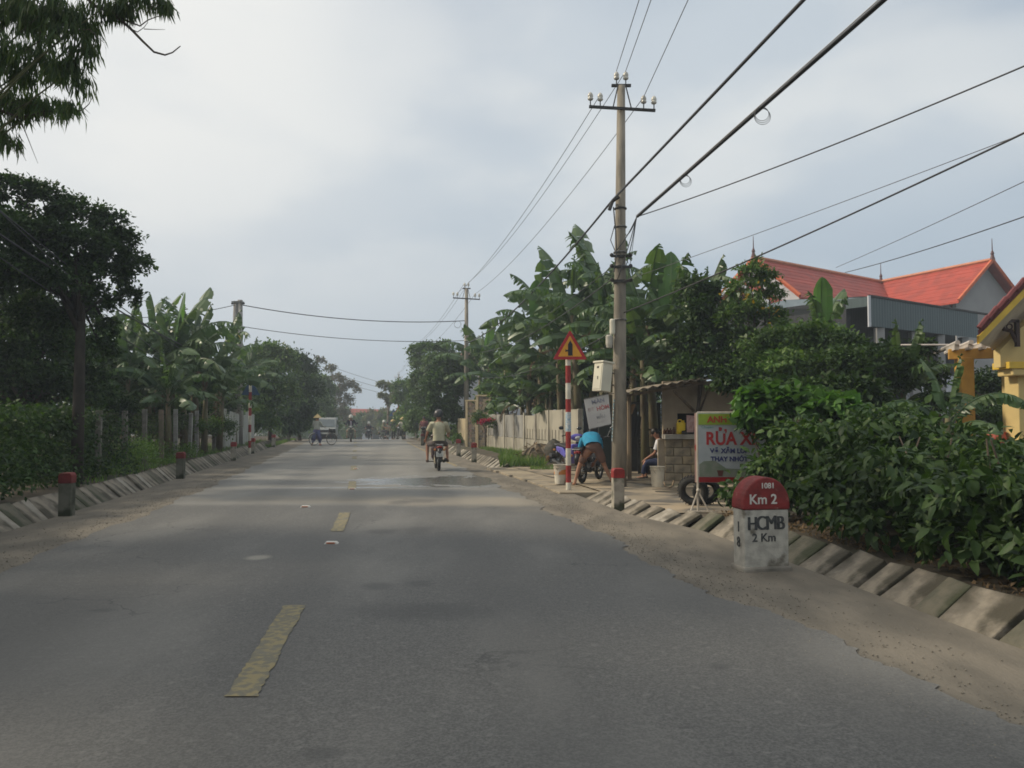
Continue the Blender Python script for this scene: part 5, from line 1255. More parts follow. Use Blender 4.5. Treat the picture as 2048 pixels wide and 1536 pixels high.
# ================================================================ people
bake = []
def skin_obj(name, V, E, Rr, m, parent, sub=2, root=0):
    me = bpy.data.meshes.new(name); me.from_pydata([tuple(v) for v in V], E, []); me.materials.append(m)
    o = put(name, me, parent); o.modifiers.new('skin', 'SKIN')
    sv_ = me.skin_vertices[0].data
    for i, r in enumerate(Rr):
        sv_[i].radius = (r, r) if not isinstance(r, tuple) else r
        sv_[i].use_root = (i == root)
    s = o.modifiers.new('sub', 'SUBSURF'); s.levels = sub; s.render_levels = sub
    bake.append(o); return o
def person(label, loc, rz, J, shirt, trousers, sleeve=.55, shorts=True, hair=True, face=True, k=1.0, skirt=None, long_sleeve=False, shoe=None, group=None, fat=1.0, fingers=True):
    """J: joint name -> (x, y, z) in metres; the person faces +Y"""
    t = thing('person', label, 'person', loc, rz, group)
    J = {a: Vector(b)*k for a, b in J.items()}
    names = []; V = []; E = []; R1 = []
    def v(n, p, r, link=None):
        names.append(n); V.append(Vector(p)); R1.append(r*k)
        if link is not None: E.append((names.index(link), len(V)-1))
    pel, ch, nk, hd = J['pelvis'], J['chest'], J['neck'], J['head']
    v('pelvis', pel, .095*fat); v('waist', pel.lerp(ch, .45), .09*fat, 'pelvis'); v('chest', ch, .10*fat, 'waist'); v('neckbase', ch.lerp(nk, .75), .06, 'chest'); v('neck', nk, .05, 'neckbase')
    up = (hd-nk).normalized(); v('jaw', hd-up*.05*k, .068, 'neck'); v('head', hd+up*.03*k, .088, 'jaw'); v('crown', hd+up*.11*k, .055, 'head')
    for s in 'LR':
        v('sh'+s, J['sh'+s], .062, 'neckbase'); v('el'+s, J['el'+s], .040, 'sh'+s); v('wr'+s, J['wr'+s], .026, 'el'+s)
        w, e = J['wr'+s], J['el'+s]; dv = (w-e).normalized(); palm = w+dv*.06*k; v('palm'+s, palm, .034, 'wr'+s)
        side = dv.cross(Vector((0, 1, .2))).normalized() if abs(dv.y) < .9 else Vector((1, 0, 0))
        if fingers:
            for i, (o_, l_) in enumerate(((-.027, .060), (-.009, .070), (.009, .066), (.026, .052))):
                b = palm+dv*.025*k+side*o_*k; crl = Vector((0, 0, -.014 if dv.z > -.5 else 0))*k
                v('f%s%d' % (s, i), b, .0095, 'palm'+s); v('g%s%d' % (s, i), b+dv*l_*.55*k+crl, .0085, 'f%s%d' % (s, i)); v('h%s%d' % (s, i), b+dv*l_*k+crl*2.5, .007, 'g%s%d' % (s, i))
            v('t0'+s, w+dv*.03*k-side*.035*k, .011, 'palm'+s); v('t1'+s, w+dv*.065*k-side*.055*k, .009, 't0'+s)
        v('hip'+s, J['hip'+s], .088*fat, 'pelvis'); v('th'+s, J['hip'+s].lerp(J['kn'+s], .45), .075*fat, 'hip'+s); v('kn'+s, J['kn'+s], .052, 'th'+s)
        v('cf'+s, J['kn'+s].lerp(J['an'+s], .35), .050, 'kn'+s); v('an'+s, J['an'+s], .034, 'cf'+s)
        v('hl'+s, J['an'+s]+Vector((0, -.02, -.035))*k, .034, 'an'+s); v('ft'+s, J['to'+s].lerp(J['an'+s]+Vector((0, 0, -.05))*k, .35), .034, 'hl'+s); v('to'+s, J['to'+s], .024, 'ft'+s)
    skin_obj('body', V, E, R1, skinm, t, 2)
    # shirt: elliptical rings round the trunk, with a sleeve over each arm
    ac = (J['shR']-J['shL']).normalized(); mbs = MB(); rings = []
    hem = pel.lerp(ch, -.02); yoke = (J['shL']+J['shR'])/2
    for p_, a_, b_ in ((hem, .168, .125), (pel.lerp(ch, .3), .160, .122), (pel.lerp(ch, .65), .172, .126), (ch, .185, .130), (ch.lerp(yoke, .55), .190, .118), (yoke+(nk-ch).normalized()*.01*k, .165, .085), (ch.lerp(nk, .78), .095, .070), (ch.lerp(nk, .93), .062, .058)):
        rings.append((p_, a_*k*fat, b_*k*fat))
    n_ = 18; vs = []; fs = []
    for i, (p_, a_, b_) in enumerate(rings):
        t_ = (rings[min(i+1, len(rings)-1)][0]-rings[max(i-1, 0)][0]).normalized(); dp = t_.cross(ac).normalized(); ax = dp.cross(t_).normalized()
        for j in range(n_):
            w = 2*math.pi*j/n_; wr = 1+.025*math.sin(j*3+i*1.7)*(i < 4); vs.append(p_+ax*a_*wr*math.copysign(abs(math.cos(w))**.85, math.cos(w))+dp*b_*wr*math.copysign(abs(math.sin(w))**.85, math.sin(w)))
    for i in range(len(rings)-1):
        for j in range(n_): j2 = (j+1) % n_; fs.append((i*n_+j, i*n_+j2, (i+1)*n_+j2, (i+1)*n_+j))
    mbs.add(vs, fs)
    for s in 'LR':
        sh_, el_, wr_ = J['sh'+s], J['el'+s], J['wr'+s]; inn = sh_.lerp(yoke, .35)
        if long_sleeve: mbs.tube([inn, sh_, sh_.lerp(el_, .5), el_, el_.lerp(wr_, .9)], [.075*k, .078*k, .066*k, .056*k, .040*k], 12, cap=False)
        else: mbs.tube([inn, sh_, sh_.lerp(el_, sleeve*.6), sh_.lerp(el_, sleeve+.22)], [.075*k, .080*k, .074*k, .072*k], 12, cap=False)
    mbs.build('shirt', shirt, t, smooth=True)
    ix = {}
    def s_(n, p, r, link=None):
        ix[n] = len(SV); SV.append(Vector(p)); SR.append(r*k)
        if link: SE.append((ix[link], ix[n]))
    # trousers or shorts
    SV, SE, SR, ix = [], [], [], {}
    s_('a', pel.lerp(ch, .12), .125*fat); s_('b', pel, .125*fat, 'a')
    for s in 'LR':
        hp_, kn, an = J['hip'+s], J['kn'+s], J['an'+s]
        s_('h'+s, hp_, .105*fat, 'b'); s_('t'+s, hp_.lerp(kn, .5), .094*fat, 'h'+s); s_('k'+s, hp_.lerp(kn, .92), .076, 't'+s)
        if not shorts: s_('c'+s, kn.lerp(an, .4), .066, 'k'+s); s_('n'+s, kn.lerp(an, .93), .055, 'c'+s)
    skin_obj('trousers' if not shorts else 'shorts', SV, SE, SR, trousers, t, 2, root=1)
    fw = Vector(J.get('look', (0, 1, 0))).normalized(); Rh = fw.to_track_quat('Y', 'Z').to_matrix()
    hc = hd+up*.035*k
    if hair: MB().ball(hc+Rh @ Vector((0, -.018, .022))*k, (.093*k, .100*k, .098*k), 14, 10, R=Rh).build('hair', hairm, t, smooth=True)
    if face:
        for s in (-1, 1):
            MB().ball(hc+Rh @ Vector((s*.033, .083, -.012))*k, .011*k, 8, 6).build('eye', M('eye_dark', (.02,.015,.012), rough=.3) if 'eye_dark' not in bpy.data.materials else bpy.data.materials['eye_dark'], t)
            MB().ball(hc+Rh @ Vector((s*.087, .0, -.02))*k, (.014*k, .022*k, .032*k), 8, 6, R=Rh).build('ear', skinm, t, smooth=True)
        MB().tube([hc+Rh @ Vector((0, .085, .0))*k, hc+Rh @ Vector((0, .108, -.04))*k, hc+Rh @ Vector((0, .088, -.048))*k], [.008*k, .014*k, .008*k], 6).build('nose', skinm, t, smooth=True)
        MB().ball(hc+Rh @ Vector((0, .080, -.072))*k, (.024*k, .010*k, .008*k), 8, 6, R=Rh).build('mouth', M('lips', (.22,.07,.06), rough=.5) if 'lips' not in bpy.data.materials else bpy.data.materials['lips'], t)
    if shoe:
        for s in 'LR':
            a, b = J['an'+s]+Vector((0, -.05, -.062))*k, J['to'+s]+Vector((0, .01, -.02))*k
            MB().tube([a, a.lerp(b, .5), b], [.042*k, .046*k, .032*k], 8).build('sandal', shoe, t, smooth=True)
    return t, J, hd
def helmet(t, hd, m, k=1.0, visor=True, look=(0, 1, 0)):
    c = Vector(hd)+Vector((0, -.005, .055))
    mb = MB(); mb.lathe(c, [(.128*k, -.075), (.137*k, -.02), (.130*k, .05), (.098*k, .11), (.045*k, .142), (.004, .15)], 18, cap=False); mb.build('helmet', m, t, smooth=True)
    if visor: MB().box(c+Vector((0, .15, -.04)), (.17, .09, .012)).build('visor', m, t, bevel=.004)
    MB().tube([c+Vector((-.12, 0, -.07)), c+Vector((-.06, .03, -.19)), c+Vector((.06, .03, -.19)), c+Vector((.12, 0, -.07))], .007, 5).build('chin_strap', blackpl, t)
def conical(t, hd, tiltx=0.0, r=.24):
    c = Vector(hd)+Vector((0, 0, .06)); mb = MB()
    mb.lathe(c, [(r, -.03), (r*.66, .055), (r*.33, .13), (.004, .20)], 24, cap=False)
    mb.lathe(c, [(.004, .19), (r*.33, .122), (r*.66, .047), (r, -.035)], 24, cap=False)
    mb.build('conical_hat', M('palm_hat', (.58,.43,.20), (.50,.36,.16), rough=.7) if 'palm_hat' not in bpy.data.materials else bpy.data.materials['palm_hat'], t)
    MB().tube([c+Vector((-.12, 0, .02)), c+Vector((-.05, .03, -.18)), c+Vector((.05, .03, -.18)), c+Vector((.12, 0, .02))], .008, 5).build('hat_ribbon', M('ribbon_red', (.25,.03,.03)) if 'ribbon_red' not in bpy.data.materials else bpy.data.materials['ribbon_red'], t)
ride = dict(pelvis=(0, .02, .86), chest=(0, .07, 1.22), neck=(0, .09, 1.43), head=(0, .12, 1.56),
            shL=(-.19, .08, 1.35), elL=(-.33, .25, 1.10), wrL=(-.36, .60, 1.00), shR=(.19, .08, 1.35), elR=(.30, .30, 1.12), wrR=(.34, .66, 1.02),
            hipL=(-.09, .05, .82), knL=(-.26, .46, .72), anL=(-.27, .36, .33), toL=(-.29, .50, .27), hipR=(.09, .05, .82), knR=(.24, .46, .72), anR=(.25, .36, .33), toR=(.27, .50, .27))
olive = M('shirt_olive', (.46,.435,.31), (.37,.35,.24), rough=.9, scale=5, bump=1.0, bscale=7)
shortm = M('shorts_grey_brown', (.11,.09,.085), (.08,.065,.06), rough=.9, scale=6)
rd = dict(ride)
rd.update(wrL=(-.35, .44, .90), elL=(-.31, .20, 1.10), wrR=(.34, .74, 1.0), elR=(.31, .36, 1.08), shL=(-.20, .06, 1.34), shR=(.20, .06, 1.34),
          knL=(-.30, .48, .74), anL=(-.30, .40, .33), toL=(-.31, .55, .285), anR=(.28, .40, .33), toR=(.29, .55, .285), knR=(.26, .48, .74))
pr, J_, hd_ = person('person in olive t-shirt, shorts and dark helmet riding away on the maroon motorcycle', (0, 0, 0), 0, rd, olive, shortm, face=False, fat=1.02, shoe=M('sandal_brown', (.09,.05,.035)))
pr.location = mr_.location; pr.rotation_euler.z = mr_.rotation_euler.z
helmet(pr, J_['head'], M('helmet_dark', (.035,.04,.045), (.06,.05,.05), rough=.3), visor=False)
# oncoming rider
pinkm = M('shirt_lilac', (.42,.36,.44), rough=.8); khaki = M('trousers_khaki', (.36,.33,.25), rough=.9); darkj = M('jacket_dark', (.02,.02,.03), rough=.8)
po, J_, _ = person('person in white helmet, dark jacket and pale trousers riding toward the camera', mo_o.location, 0, ride, darkj, khaki, shorts=False, long_sleeve=True, fingers=False)
po.rotation_euler.z = mo_o.rotation_euler.z
MB().ball((0, .13, 1.18), (.09, .09, .19), 12, 8).build('shirt_front', pinkm, po, smooth=True)
helmet(po, J_['head'], M('helmet_white', (.62,.61,.55), rough=.3))
# bending man
bend = dict(pelvis=(0, -.05, .90), chest=(-.03, .30, 1.10), neck=(-.04, .50, 1.02), head=(-.04, .60, .90), look=(0, .5, -.9),
            shL=(-.23, .40, 1.04), elL=(-.30, .52, .74), wrL=(-.20, .58, .50), shR=(.17, .40, 1.04), elR=(.20, .52, .74), wrR=(.06, .56, .52),
            hipL=(-.11, -.03, .85), knL=(-.32, .02, .46), anL=(-.42, -.04, .10), toL=(-.47, .10, .035), hipR=(.11, -.03, .85), knR=(.26, .06, .48), anR=(.44, -.02, .10), toR=(.50, .12, .035))
q = gp(1187, 977)
pb, J_, _ = person('person in turquoise shirt and brown shorts bent over washing a motorcycle', (q.x, q.y+.05, .05), R_(-3), bend, M('shirt_turquoise', (.02,.26,.42), (.02,.20,.34), rough=.85, scale=5), M('shorts_brown', (.17,.095,.075), (.12,.07,.055), rough=.9, scale=7, bump=.3), face=False, sleeve=.4, fat=1.2, k=.93)
# sitting man
sit = dict(pelvis=(0, 0, .42), chest=(0, .10, .76), neck=(0, .16, .97), head=(0, .22, 1.08), look=(-.2, .9, -.45),
           shL=(-.18, .12, .90), elL=(-.20, .20, .64), wrL=(-.10, .42, .50), shR=(.18, .12, .90), elR=(.20, .22, .64), wrR=(.06, .44, .48),
           hipL=(-.09, .05, .40), knL=(-.16, .45, .42), anL=(-.14, .50, .10), toL=(-.15, .66, .04), hipR=(.09, .05, .40), knR=(.16, .45, .44), anR=(.15, .48, .10), toR=(.16, .64, .04))
q = gp(1326, 958)
ps, J_, _ = person('person in white t-shirt and navy trousers sitting beside the block counter', ((1329-1024)/FPX*19.0, 19.0, .05), R_(72), sit, M('shirt_white', (.66,.66,.68), rough=.85), M('trousers_navy', (.03,.04,.09), rough=.9), shorts=False, sleeve=.5, shoe=M('sandal_dark', (.03,.025,.02)))
st = thing('stool', 'low wooden stool under the sitting man', 'stool', ps.location)
MB().box((0, 0, .30), (.30, .30, .04)).build('seat', woodm, st, rot=(0, 0, R_(72)))
for sx in (-1, 1):
    for sy in (-1, 1): MB().tube([(sx*.12, sy*.12, 0), (sx*.10, sy*.10, .29)], .018, 6).build('leg', woodm, st)
# woman with bicycle
walk = dict(pelvis=(0, 0, .86), chest=(0, .03, 1.16), neck=(0, .05, 1.34), head=(0, .07, 1.45), look=(0, 1, 0),
            shL=(-.17, .03, 1.27), elL=(-.24, .06, 1.04), wrL=(-.16, .28, .98), shR=(.17, .03, 1.27), elR=(.26, .10, 1.06), wrR=(.30, .34, .98),
            hipL=(-.08, 0, .84), knL=(-.12, -.04, .47), anL=(-.16, -.16, .09), toL=(-.17, -.03, .03), hipR=(.08, 0, .84), knR=(.12, .12, .48), anR=(.14, .12, .09), toR=(.15, .26, .03))
q = gp(633, 891)
pw_, J_, _ = person('person in conical hat, grey shirt and wide blue trousers pushing a bicycle', (q.x, q.y, 0), R_(-16), walk, M('shirt_sage', (.36,.37,.32), (.30,.31,.27), rough=.9), M('trousers_blue', (.075,.095,.19), (.11,.10,.20), rough=.9, scale=6), shorts=False, long_sleeve=True, face=False, k=1.04, fingers=False, shoe=M('sandal_rose', (.30,.10,.08)))
for s in 'LR':
    a = J_['hip'+s]; b = J_['kn'+s].lerp(J_['an'+s], .55)
    MB().tube([a, a.lerp(b, .5), b], [.11, .115, .12], 12).build('wide_leg', bpy.data.materials['trousers_blue'], pw_, smooth=True)
conical(pw_, J_['head'])
def bicycle(label, loc, rz, m):
    t = thing('bicycle', label, 'bicycle', loc, rz)
    for y in (0, 1.08):
        o = thing('wheel', None, None, (0, y, .34)); o.parent = t
        MB().torus((0, 0, 0), .315, .020, 'X', 36, 6).build('tyre', M('tyre_grey', (.10,.09,.075), rough=.8) if 'tyre_grey' not in bpy.data.materials else bpy.data.materials['tyre_grey'], o, smooth=True)
        mb = MB(); mb.torus((0, 0, 0), .295, .012, 'X', 32, 5)
        for i in range(24): a = 2*math.pi*i/24; mb.tube([(.02*(-1)**i, 0, 0), (0, .295*math.cos(a), .295*math.sin(a))], .002, 3, cap=False)
        mb.build('rim', spoke, o)
        MB().tube([(0, .37*math.cos(a)+0, .37*math.sin(a)) for a in [math.pi*(.1+.8*i/12) for i in range(13)]], .018, 5).build('fender', M('fender_white', (.45,.43,.38), rough=.4) if 'fender_white' not in bpy.data.materials else bpy.data.materials['fender_white'], o)
    MB().tube([(0, 0, .34), (0, .42, .30), (0, .92, .72), (0, .34, .78), (0, .42, .30)], .016, 6).tube([(0, 0, .34), (0, .34, .74)], .01, 5).tube([(0, 1.08, .34), (0, .94, .70), (0, .90, .92)], .016, 6).build('frame', m, t)
    MB().tube([(-.26, .78, .95), (-.10, .90, .93), (.10, .90, .93), (.26, .78, .95)], .012, 6).build('handlebar', spoke, t)
    MB().ball((0, .30, .86), (.09, .13, .035), 10, 6).build('saddle', blackpl, t)
    MB().box((0, 1.12, .80), (.30, .24, .22)).build('basket', darksteel, t)
    MB().tube([(-.09, .42, .30), (.09, .42, .30)], .02, 6).build('pedals', darksteel, t)
    return t
bicycle('old bicycle pushed by the person in the conical hat', (pw_.location.x-.10, pw_.location.y-.12, 0), R_(-48), M('cycle_frame', (.10,.03,.025), rough=.5))
# van
def van(label, loc, rz):
    t = thing('van', label, 'van', loc, rz); m = M('van_silver', (.25,.26,.245), (.21,.22,.21), rough=.35, metal=.2)
    Lc, W_, H_ = 4.0, 1.60, 1.72      # front faces -Y
    pr_ = [(-2.0, .30), (-2.05, .55), (-1.98, .82), (-1.55, .98), (-.95, 1.62), (-.7, 1.72), (1.85, 1.72), (2.0, 1.5), (2.0, .30)]
    MB().prism(pr_, -W_/2, W_/2, 'X').build('body', m, t, bevel=.06)
    def onf(y0, z0, y1, z1, x0, x1, name, mt, off=.012):
        MB().add([(x0, y0-off, z0), (x1, y0-off, z0), (x1*.93, y1-off, z1), (x0*.93, y1-off, z1), (x0, y0+.02, z0-.02), (x1, y0+.02, z0-.02), (x1*.93, y1+.02, z1), (x0*.93, y1+.02, z1)], [(0,1,2,3), (0,4,5,1), (3,2,6,7), (0,3,7,4), (1,5,6,2)]).build(name, mt, t)
    ws = M('windscreen', (.09,.115,.125), rough=.12, spec=.8)
    onf(-1.52, 1.02, -1.0, 1.57, -.70, .70, 'windscreen', ws, .03)
    for s in (-1, 1):
        MB().box((s*.80, -.3, 1.30), (.02, .8, .42)).build('side_window', glassd, t); MB().box((s*.80, .9, 1.30), (.02, 1.3, .42)).build('side_window', glassd, t)
        MB().ball((s*.60, -2.03, .72), (.13, .05, .10), 12, 8).build('headlight', bpy.data.materials['lamp_glass'], t, smooth=True)
        MB().box((s*.90, -1.15, 1.05), (.14, .08, .16)).build('mirror', m, t, bevel=.02)
        for y in (-1.35, 1.3): MB().torus((s*.70, y, .29), .20, .09, 'X', 24, 8).lathe((s*.70, y, .29), [(.14, -.03), (.14, .03)], 14, axis='X').build('wheel', rubber, t, smooth=True)
    MB().box((0, -2.06, .70), (.75, .03, .13)).build('grille', blackpl, t)
    MB().box((0, -2.06, .38), (1.56, .12, .18)).build('bumper', blackpl, t, bevel=.03)
    MB().box((0, -2.09, .50), (.44, .02, .12)).build('number_plate', M('van_plate', (.55,.55,.50)), t)
    MB().box((0, -1.0, .2), (1.4, 1.6, .2)).build('underbody', blackpl, t)
q = at(653, 876, 63); van('silver grey minivan coming over the crest behind the bicycle', (q.x, 63, gz(63)), R_(10))

# far riders and roadside people beyond the crest (few pixels each)
def far_bike(label, px, d, rz, body, shirt, hat=None, yoff=0):
    x = (px-1024)/FPX*d; b = motorcycle(label[0], (x, d, gz(d)), rz, body, plate=False, group='distant motorcycles by the road')
    p_, J2, _ = person(label[1], (x, d, gz(d)), rz, ride, shirt, darkj, shorts=False, face=False, fingers=False, group='people at the roadside in the distance')
    if hat == 'cone': conical(p_, J2['head'])
    elif hat: helmet(p_, J2['head'], hat)
drk_s = M('shirt_dark', (.04,.035,.04)); wht_s = M('shirt_pale', (.5,.48,.42)); red_s = M('shirt_red', (.25,.03,.035)); hw_ = bpy.data.materials['helmet_white']
far_bike(('distant dark motorcycle coming on at the middle of the road', 'distant person in dark jacket and pale helmet riding in past the crest'), 738, 74, R_(190), bk_, drk_s, hw_)
far_bike(('dark motorcycle parked side on among the roadside group', 'person seated on the side on motorcycle by the roadside group'), 766, 70, R_(250), bgn, M('shirt_moss', (.15,.15,.09)), hw_)
far_bike(('black motorcycle behind the roadside group', 'person in checked pale shirt sitting on the motorcycle by the roadside group'), 806, 64, R_(170), bk_, wht_s, 'cone')
red_bike = motorcycle('dark maroon motorcycle parked on the verge left of the riding man', ((849-1024)/FPX*47, 47, 0), R_(186), bd, plate=False, group='distant motorcycles by the road')
stand = dict(walk); stand.update(knL=(-.10, .02, .47), anL=(-.11, 0, .09), toL=(-.12, .13, .03), knR=(.10, .02, .47), anR=(.11, 0, .09), toR=(.12, .13, .03), wrL=(-.25, .12, .82), elL=(-.25, .03, 1.02), wrR=(.25, .12, .82), elR=(.25, .03, 1.02))
for px, d, rz, sh_, tr_m, hat, lab in ((787, 66, 20, drk_s, drk_s, 'cone', 'standing person in black with a pale conical hat at the roadside'),
                                      (774, 72, 200, M('shirt_tan', (.30,.26,.18)), darkj, None, 'standing person in tan beyond the one in black'),
                                      (849, 48.6, 160, M('shirt_maroon', (.12,.025,.03)), drk_s, None, 'person in dark red standing behind the parked maroon motorcycle')):
    p_, J2, _ = person(lab, ((px-1024)/FPX*d, d, gz(d)), R_(rz), stand, sh_, tr_m, shorts=False, face=False, fingers=False, k=1.02, group='people at the roadside in the distance')
    if hat == 'cone': conical(p_, J2['head'])
HAZE = 0.0021
# ================================================================ banana plants
def banana_leaf_mesh(name, L_, W_, a0, curl, torn, seed, mat, fold=.35):
    r = random.Random(seed); n = 34; pts = []; p_ = Vector((0, 0, 0)); a = a0; ds = L_/n; tang = []
    for i in range(n+1):
        pts.append(p_.copy()); tang.append(a); a -= curl/n*(0.4+1.2*i/n); p_ = p_+Vector((0, math.cos(a), math.sin(a)))*ds
    mb = MB(); pet = int(n*.14)
    mb.tube([pts[i] for i in range(0, n, 3)], [.028*(1-.75*i/n)*W_/.5 for i in range(0, n, 3)], 5)
    def wat(f):
        f = (f-.12)/.88
        if f <= 0: return 0
        return W_*.5*min(1, (f/.14))**.6*min(1, ((1-f)/.22)+.0)**.6
    for side in (-1, 1):
        i = pet
        while i < n:
            k = r.choice([1, 1, 1, 2]) if r.random() < torn else r.choice([4, 6, 8]); k = min(k, n-i)
            dr = fold+(r.uniform(.1, 1.35) if r.random() < torn else r.uniform(-.1, .15)); fw_ = r.uniform(-.08, .14)*torn
            vs = []
            for j in range(k+1):
                q_ = pts[i+j]; f = (i+j)/n; w = wat(f)*(r.uniform(.88, 1.04) if torn > .2 else 1.0); t = Vector((0, math.cos(tang[i+j]), math.sin(tang[i+j]))); nn = Vector((0, -t.z, t.y))
                gap = (.30*ds if j == 0 else (-.30*ds if j == k else 0))*torn
                for m_, ww in ((0, 0), (1, .5), (2, 1.0)):
                    d_ = dr*(.6+.8*(m_/2)); lat = Vector((side*w*ww*math.cos(d_*.8), 0, 0))+nn*(-w*ww*math.sin(d_*.8)+(.04 if m_ == 1 else 0)*w)
                    vs.append(q_+lat+t*(gap*ww+fw_*ww*.5+w*ww*.25*(1-f)))
            fs = []
            for j in range(k):
                for m_ in (0, 1):
                    q = j*3+m_; fs.append((q, q+3, q+4, q+1) if side > 0 else (q, q+1, q+4, q+3))
            mb.add(vs, fs); i += k
    return mb.mesh(name, mat, smooth=False)
BL = {'up': [banana_leaf_mesh('leaf', 1.9, .50, R_(80), R_(40), .45, 1, lf_ban), banana_leaf_mesh('leaf', 1.7, .46, R_(86), R_(22), .85, 2, lf_ban), banana_leaf_mesh('leaf', 1.8, .50, R_(76), R_(60), .95, 22, lf_ban)],
      'arch': [banana_leaf_mesh('leaf', 2.0, .56, R_(72), R_(110), .9, 3, lf_ban), banana_leaf_mesh('leaf', 2.1, .54, R_(66), R_(95), .95, 4, lf_ban), banana_leaf_mesh('leaf', 1.9, .58, R_(60), R_(100), .75, 5, lf_ban), banana_leaf_mesh('leaf', 2.0, .50, R_(75), R_(135), .9, 12, lf_ban)],
      'low': [banana_leaf_mesh('leaf', 1.9, .54, R_(40), R_(95), .9, 6, lf_ban), banana_leaf_mesh('leaf', 1.8, .56, R_(30), R_(80), .6, 7, lf_ban)],
      'young': [banana_leaf_mesh('leaf', 1.9, .60, R_(88), R_(12), .0, 8, lf_ban2, fold=.2), banana_leaf_mesh('leaf', 1.6, .5, R_(80), R_(60), .05, 9, lf_ban2, fold=.3)],
      'dry': [banana_leaf_mesh('dry_leaf', 1.5, .22, R_(20), R_(150), 1.0, 10, lf_dry, fold=1.2), banana_leaf_mesh('dry_leaf', 1.3, .18, R_(0), R_(110), 1.0, 11, lf_dry, fold=1.3)]}
def banana(label, px, py, d, size=1.0, nl=9, seed=0, young=0, dry=1, group='banana plants behind the panel wall', base_z=.1, ups=2, faceb=None):
    if group == 'banana plants behind the panel wall':
        while d < 40 and at(px, py, d).x < 2.05-(d-24.1)/12.5*3.1+.45: d += .4
    r = random.Random(seed); c = at(px, py, d); H_ = c.z-base_z
    t = thing('banana_plant', label, 'banana plant', (c.x, c.y, base_z), 0, group)
    lean = Vector((r.uniform(-.12, .12), r.uniform(-.1, .1), 0))*H_*.5
    top = lean+Vector((0, 0, H_))
    MB().tube([(0, 0, -.1), lean*.4+Vector((0, 0, H_*.5)), top+Vector((0, 0, .12))], [.13*size, .10*size, .055*size], 9).build('pseudostem', stemm, t, smooth=True)
    nl += 4; kinds = ['up']*(ups+1)+['arch']*(nl-ups-5)+['low']*4; a = r.uniform(0, 6.28)
    for i, kd in enumerate(kinds):
        a += 2.4+r.uniform(-.35, .35); s = size*r.uniform(.85, 1.25)
        o = put('leaf', r.choice(BL[kd]), t, loc=top+Vector((0, 0, -.045*i*size))); o.rotation_euler = (r.uniform(-.12, .12), r.uniform(-.15, .15), a); o.scale = (s, s, s)
    for i in range(young):
        o = put('leaf', BL['young'][0 if i == 0 else 1], t, loc=top); o.rotation_euler = (r.uniform(-.1, .1), r.uniform(-.12, .12), r.uniform(0, 6.28) if faceb is None else faceb); s = size*1.0; o.scale = (s, s, s); o['label'] = 'broad bright young leaf'
    for i in range(dry):
        o = put('dry_leaf', r.choice(BL['dry']), t, loc=top-Vector((0, 0, .15+.2*i))); o.rotation_euler = (0, 0, r.uniform(0, 6.28)); s = size*r.uniform(.7, 1.1); o.scale = (s, s, s)
    return t
bp_ = [ # px, py(crown), d, size, n, young, label
 (1205, 650, 23.5, 1.15, 10, 0, 'banana plant right behind the tall utility pole'), (1160, 640, 25.5, 1.2, 10, 0, 'tallest torn banana plant left of the tall utility pole'),
 (1125, 690, 27.5, 1.15, 10, 0, 'banana plant above the triangular warning sign'), (1080, 680, 30, 1.2, 10, 1, 'banana plant with one bright upright leaf left of the warning sign'),
 (1058, 740, 31.5, 1.15, 9, 0, 'banana plant over the middle of the panel wall'), (1010, 735, 38, 1.3, 10, 0, 'banana plant above the far half of the panel wall'),
 (975, 745, 42, 1.35, 9, 1, 'banana plant above the stone gate pillars'), (958, 730, 45, 1.3, 9, 0, 'pale banana plant just beside the second utility pole'),
 (1100, 770, 27, .95, 8, 0, 'low banana plant behind the slit panels'), (1150, 760, 25, .9, 8, 1, 'banana plant with a broad bright leaf hanging behind the striped pole'),
 (1045, 795, 31.5, 1.1, 8, 0, 'small banana plant drooping over the panel wall'), (1095, 800, 27.2, 1.05, 8, 0, 'smallest banana plant with dry leaves hanging on the wall'),
 (1262, 690, 22.5, 1.1, 9, 0, 'banana plant just past the tall pole above the mesh gate'), (1310, 660, 21.5, 1.15, 9, 0, 'banana plant above the shack roof edge'),
 (1345, 665, 21, 1.15, 7, 1, 'banana plant with one huge pale upright leaf above the shack'), (1290, 730, 20.8, 1.0, 8, 0, 'shaded banana plant hanging over the shack roof'),
 (1392, 660, 20, 1.1, 8, 0, 'banana plant wound with vines above the shack'), (1225, 600, 25, 1.2, 10, 0, 'high banana plant half behind the tall pole'), (1185, 590, 27, 1.25, 10, 0, 'banana plant whose torn leaf tips reach highest against the sky'), (1100, 635, 31, 1.2, 9, 0, 'banana plant with leaves bent over the slack wires')]
for i, (px, py, d, s, n, yg, lab) in enumerate(bp_):
    banana(lab, px, py, d, s, n, 30+i, yg, dry=2 if i in (2, 4, 8, 10, 11) else 1, faceb=(R_(0) if i == 14 else None))
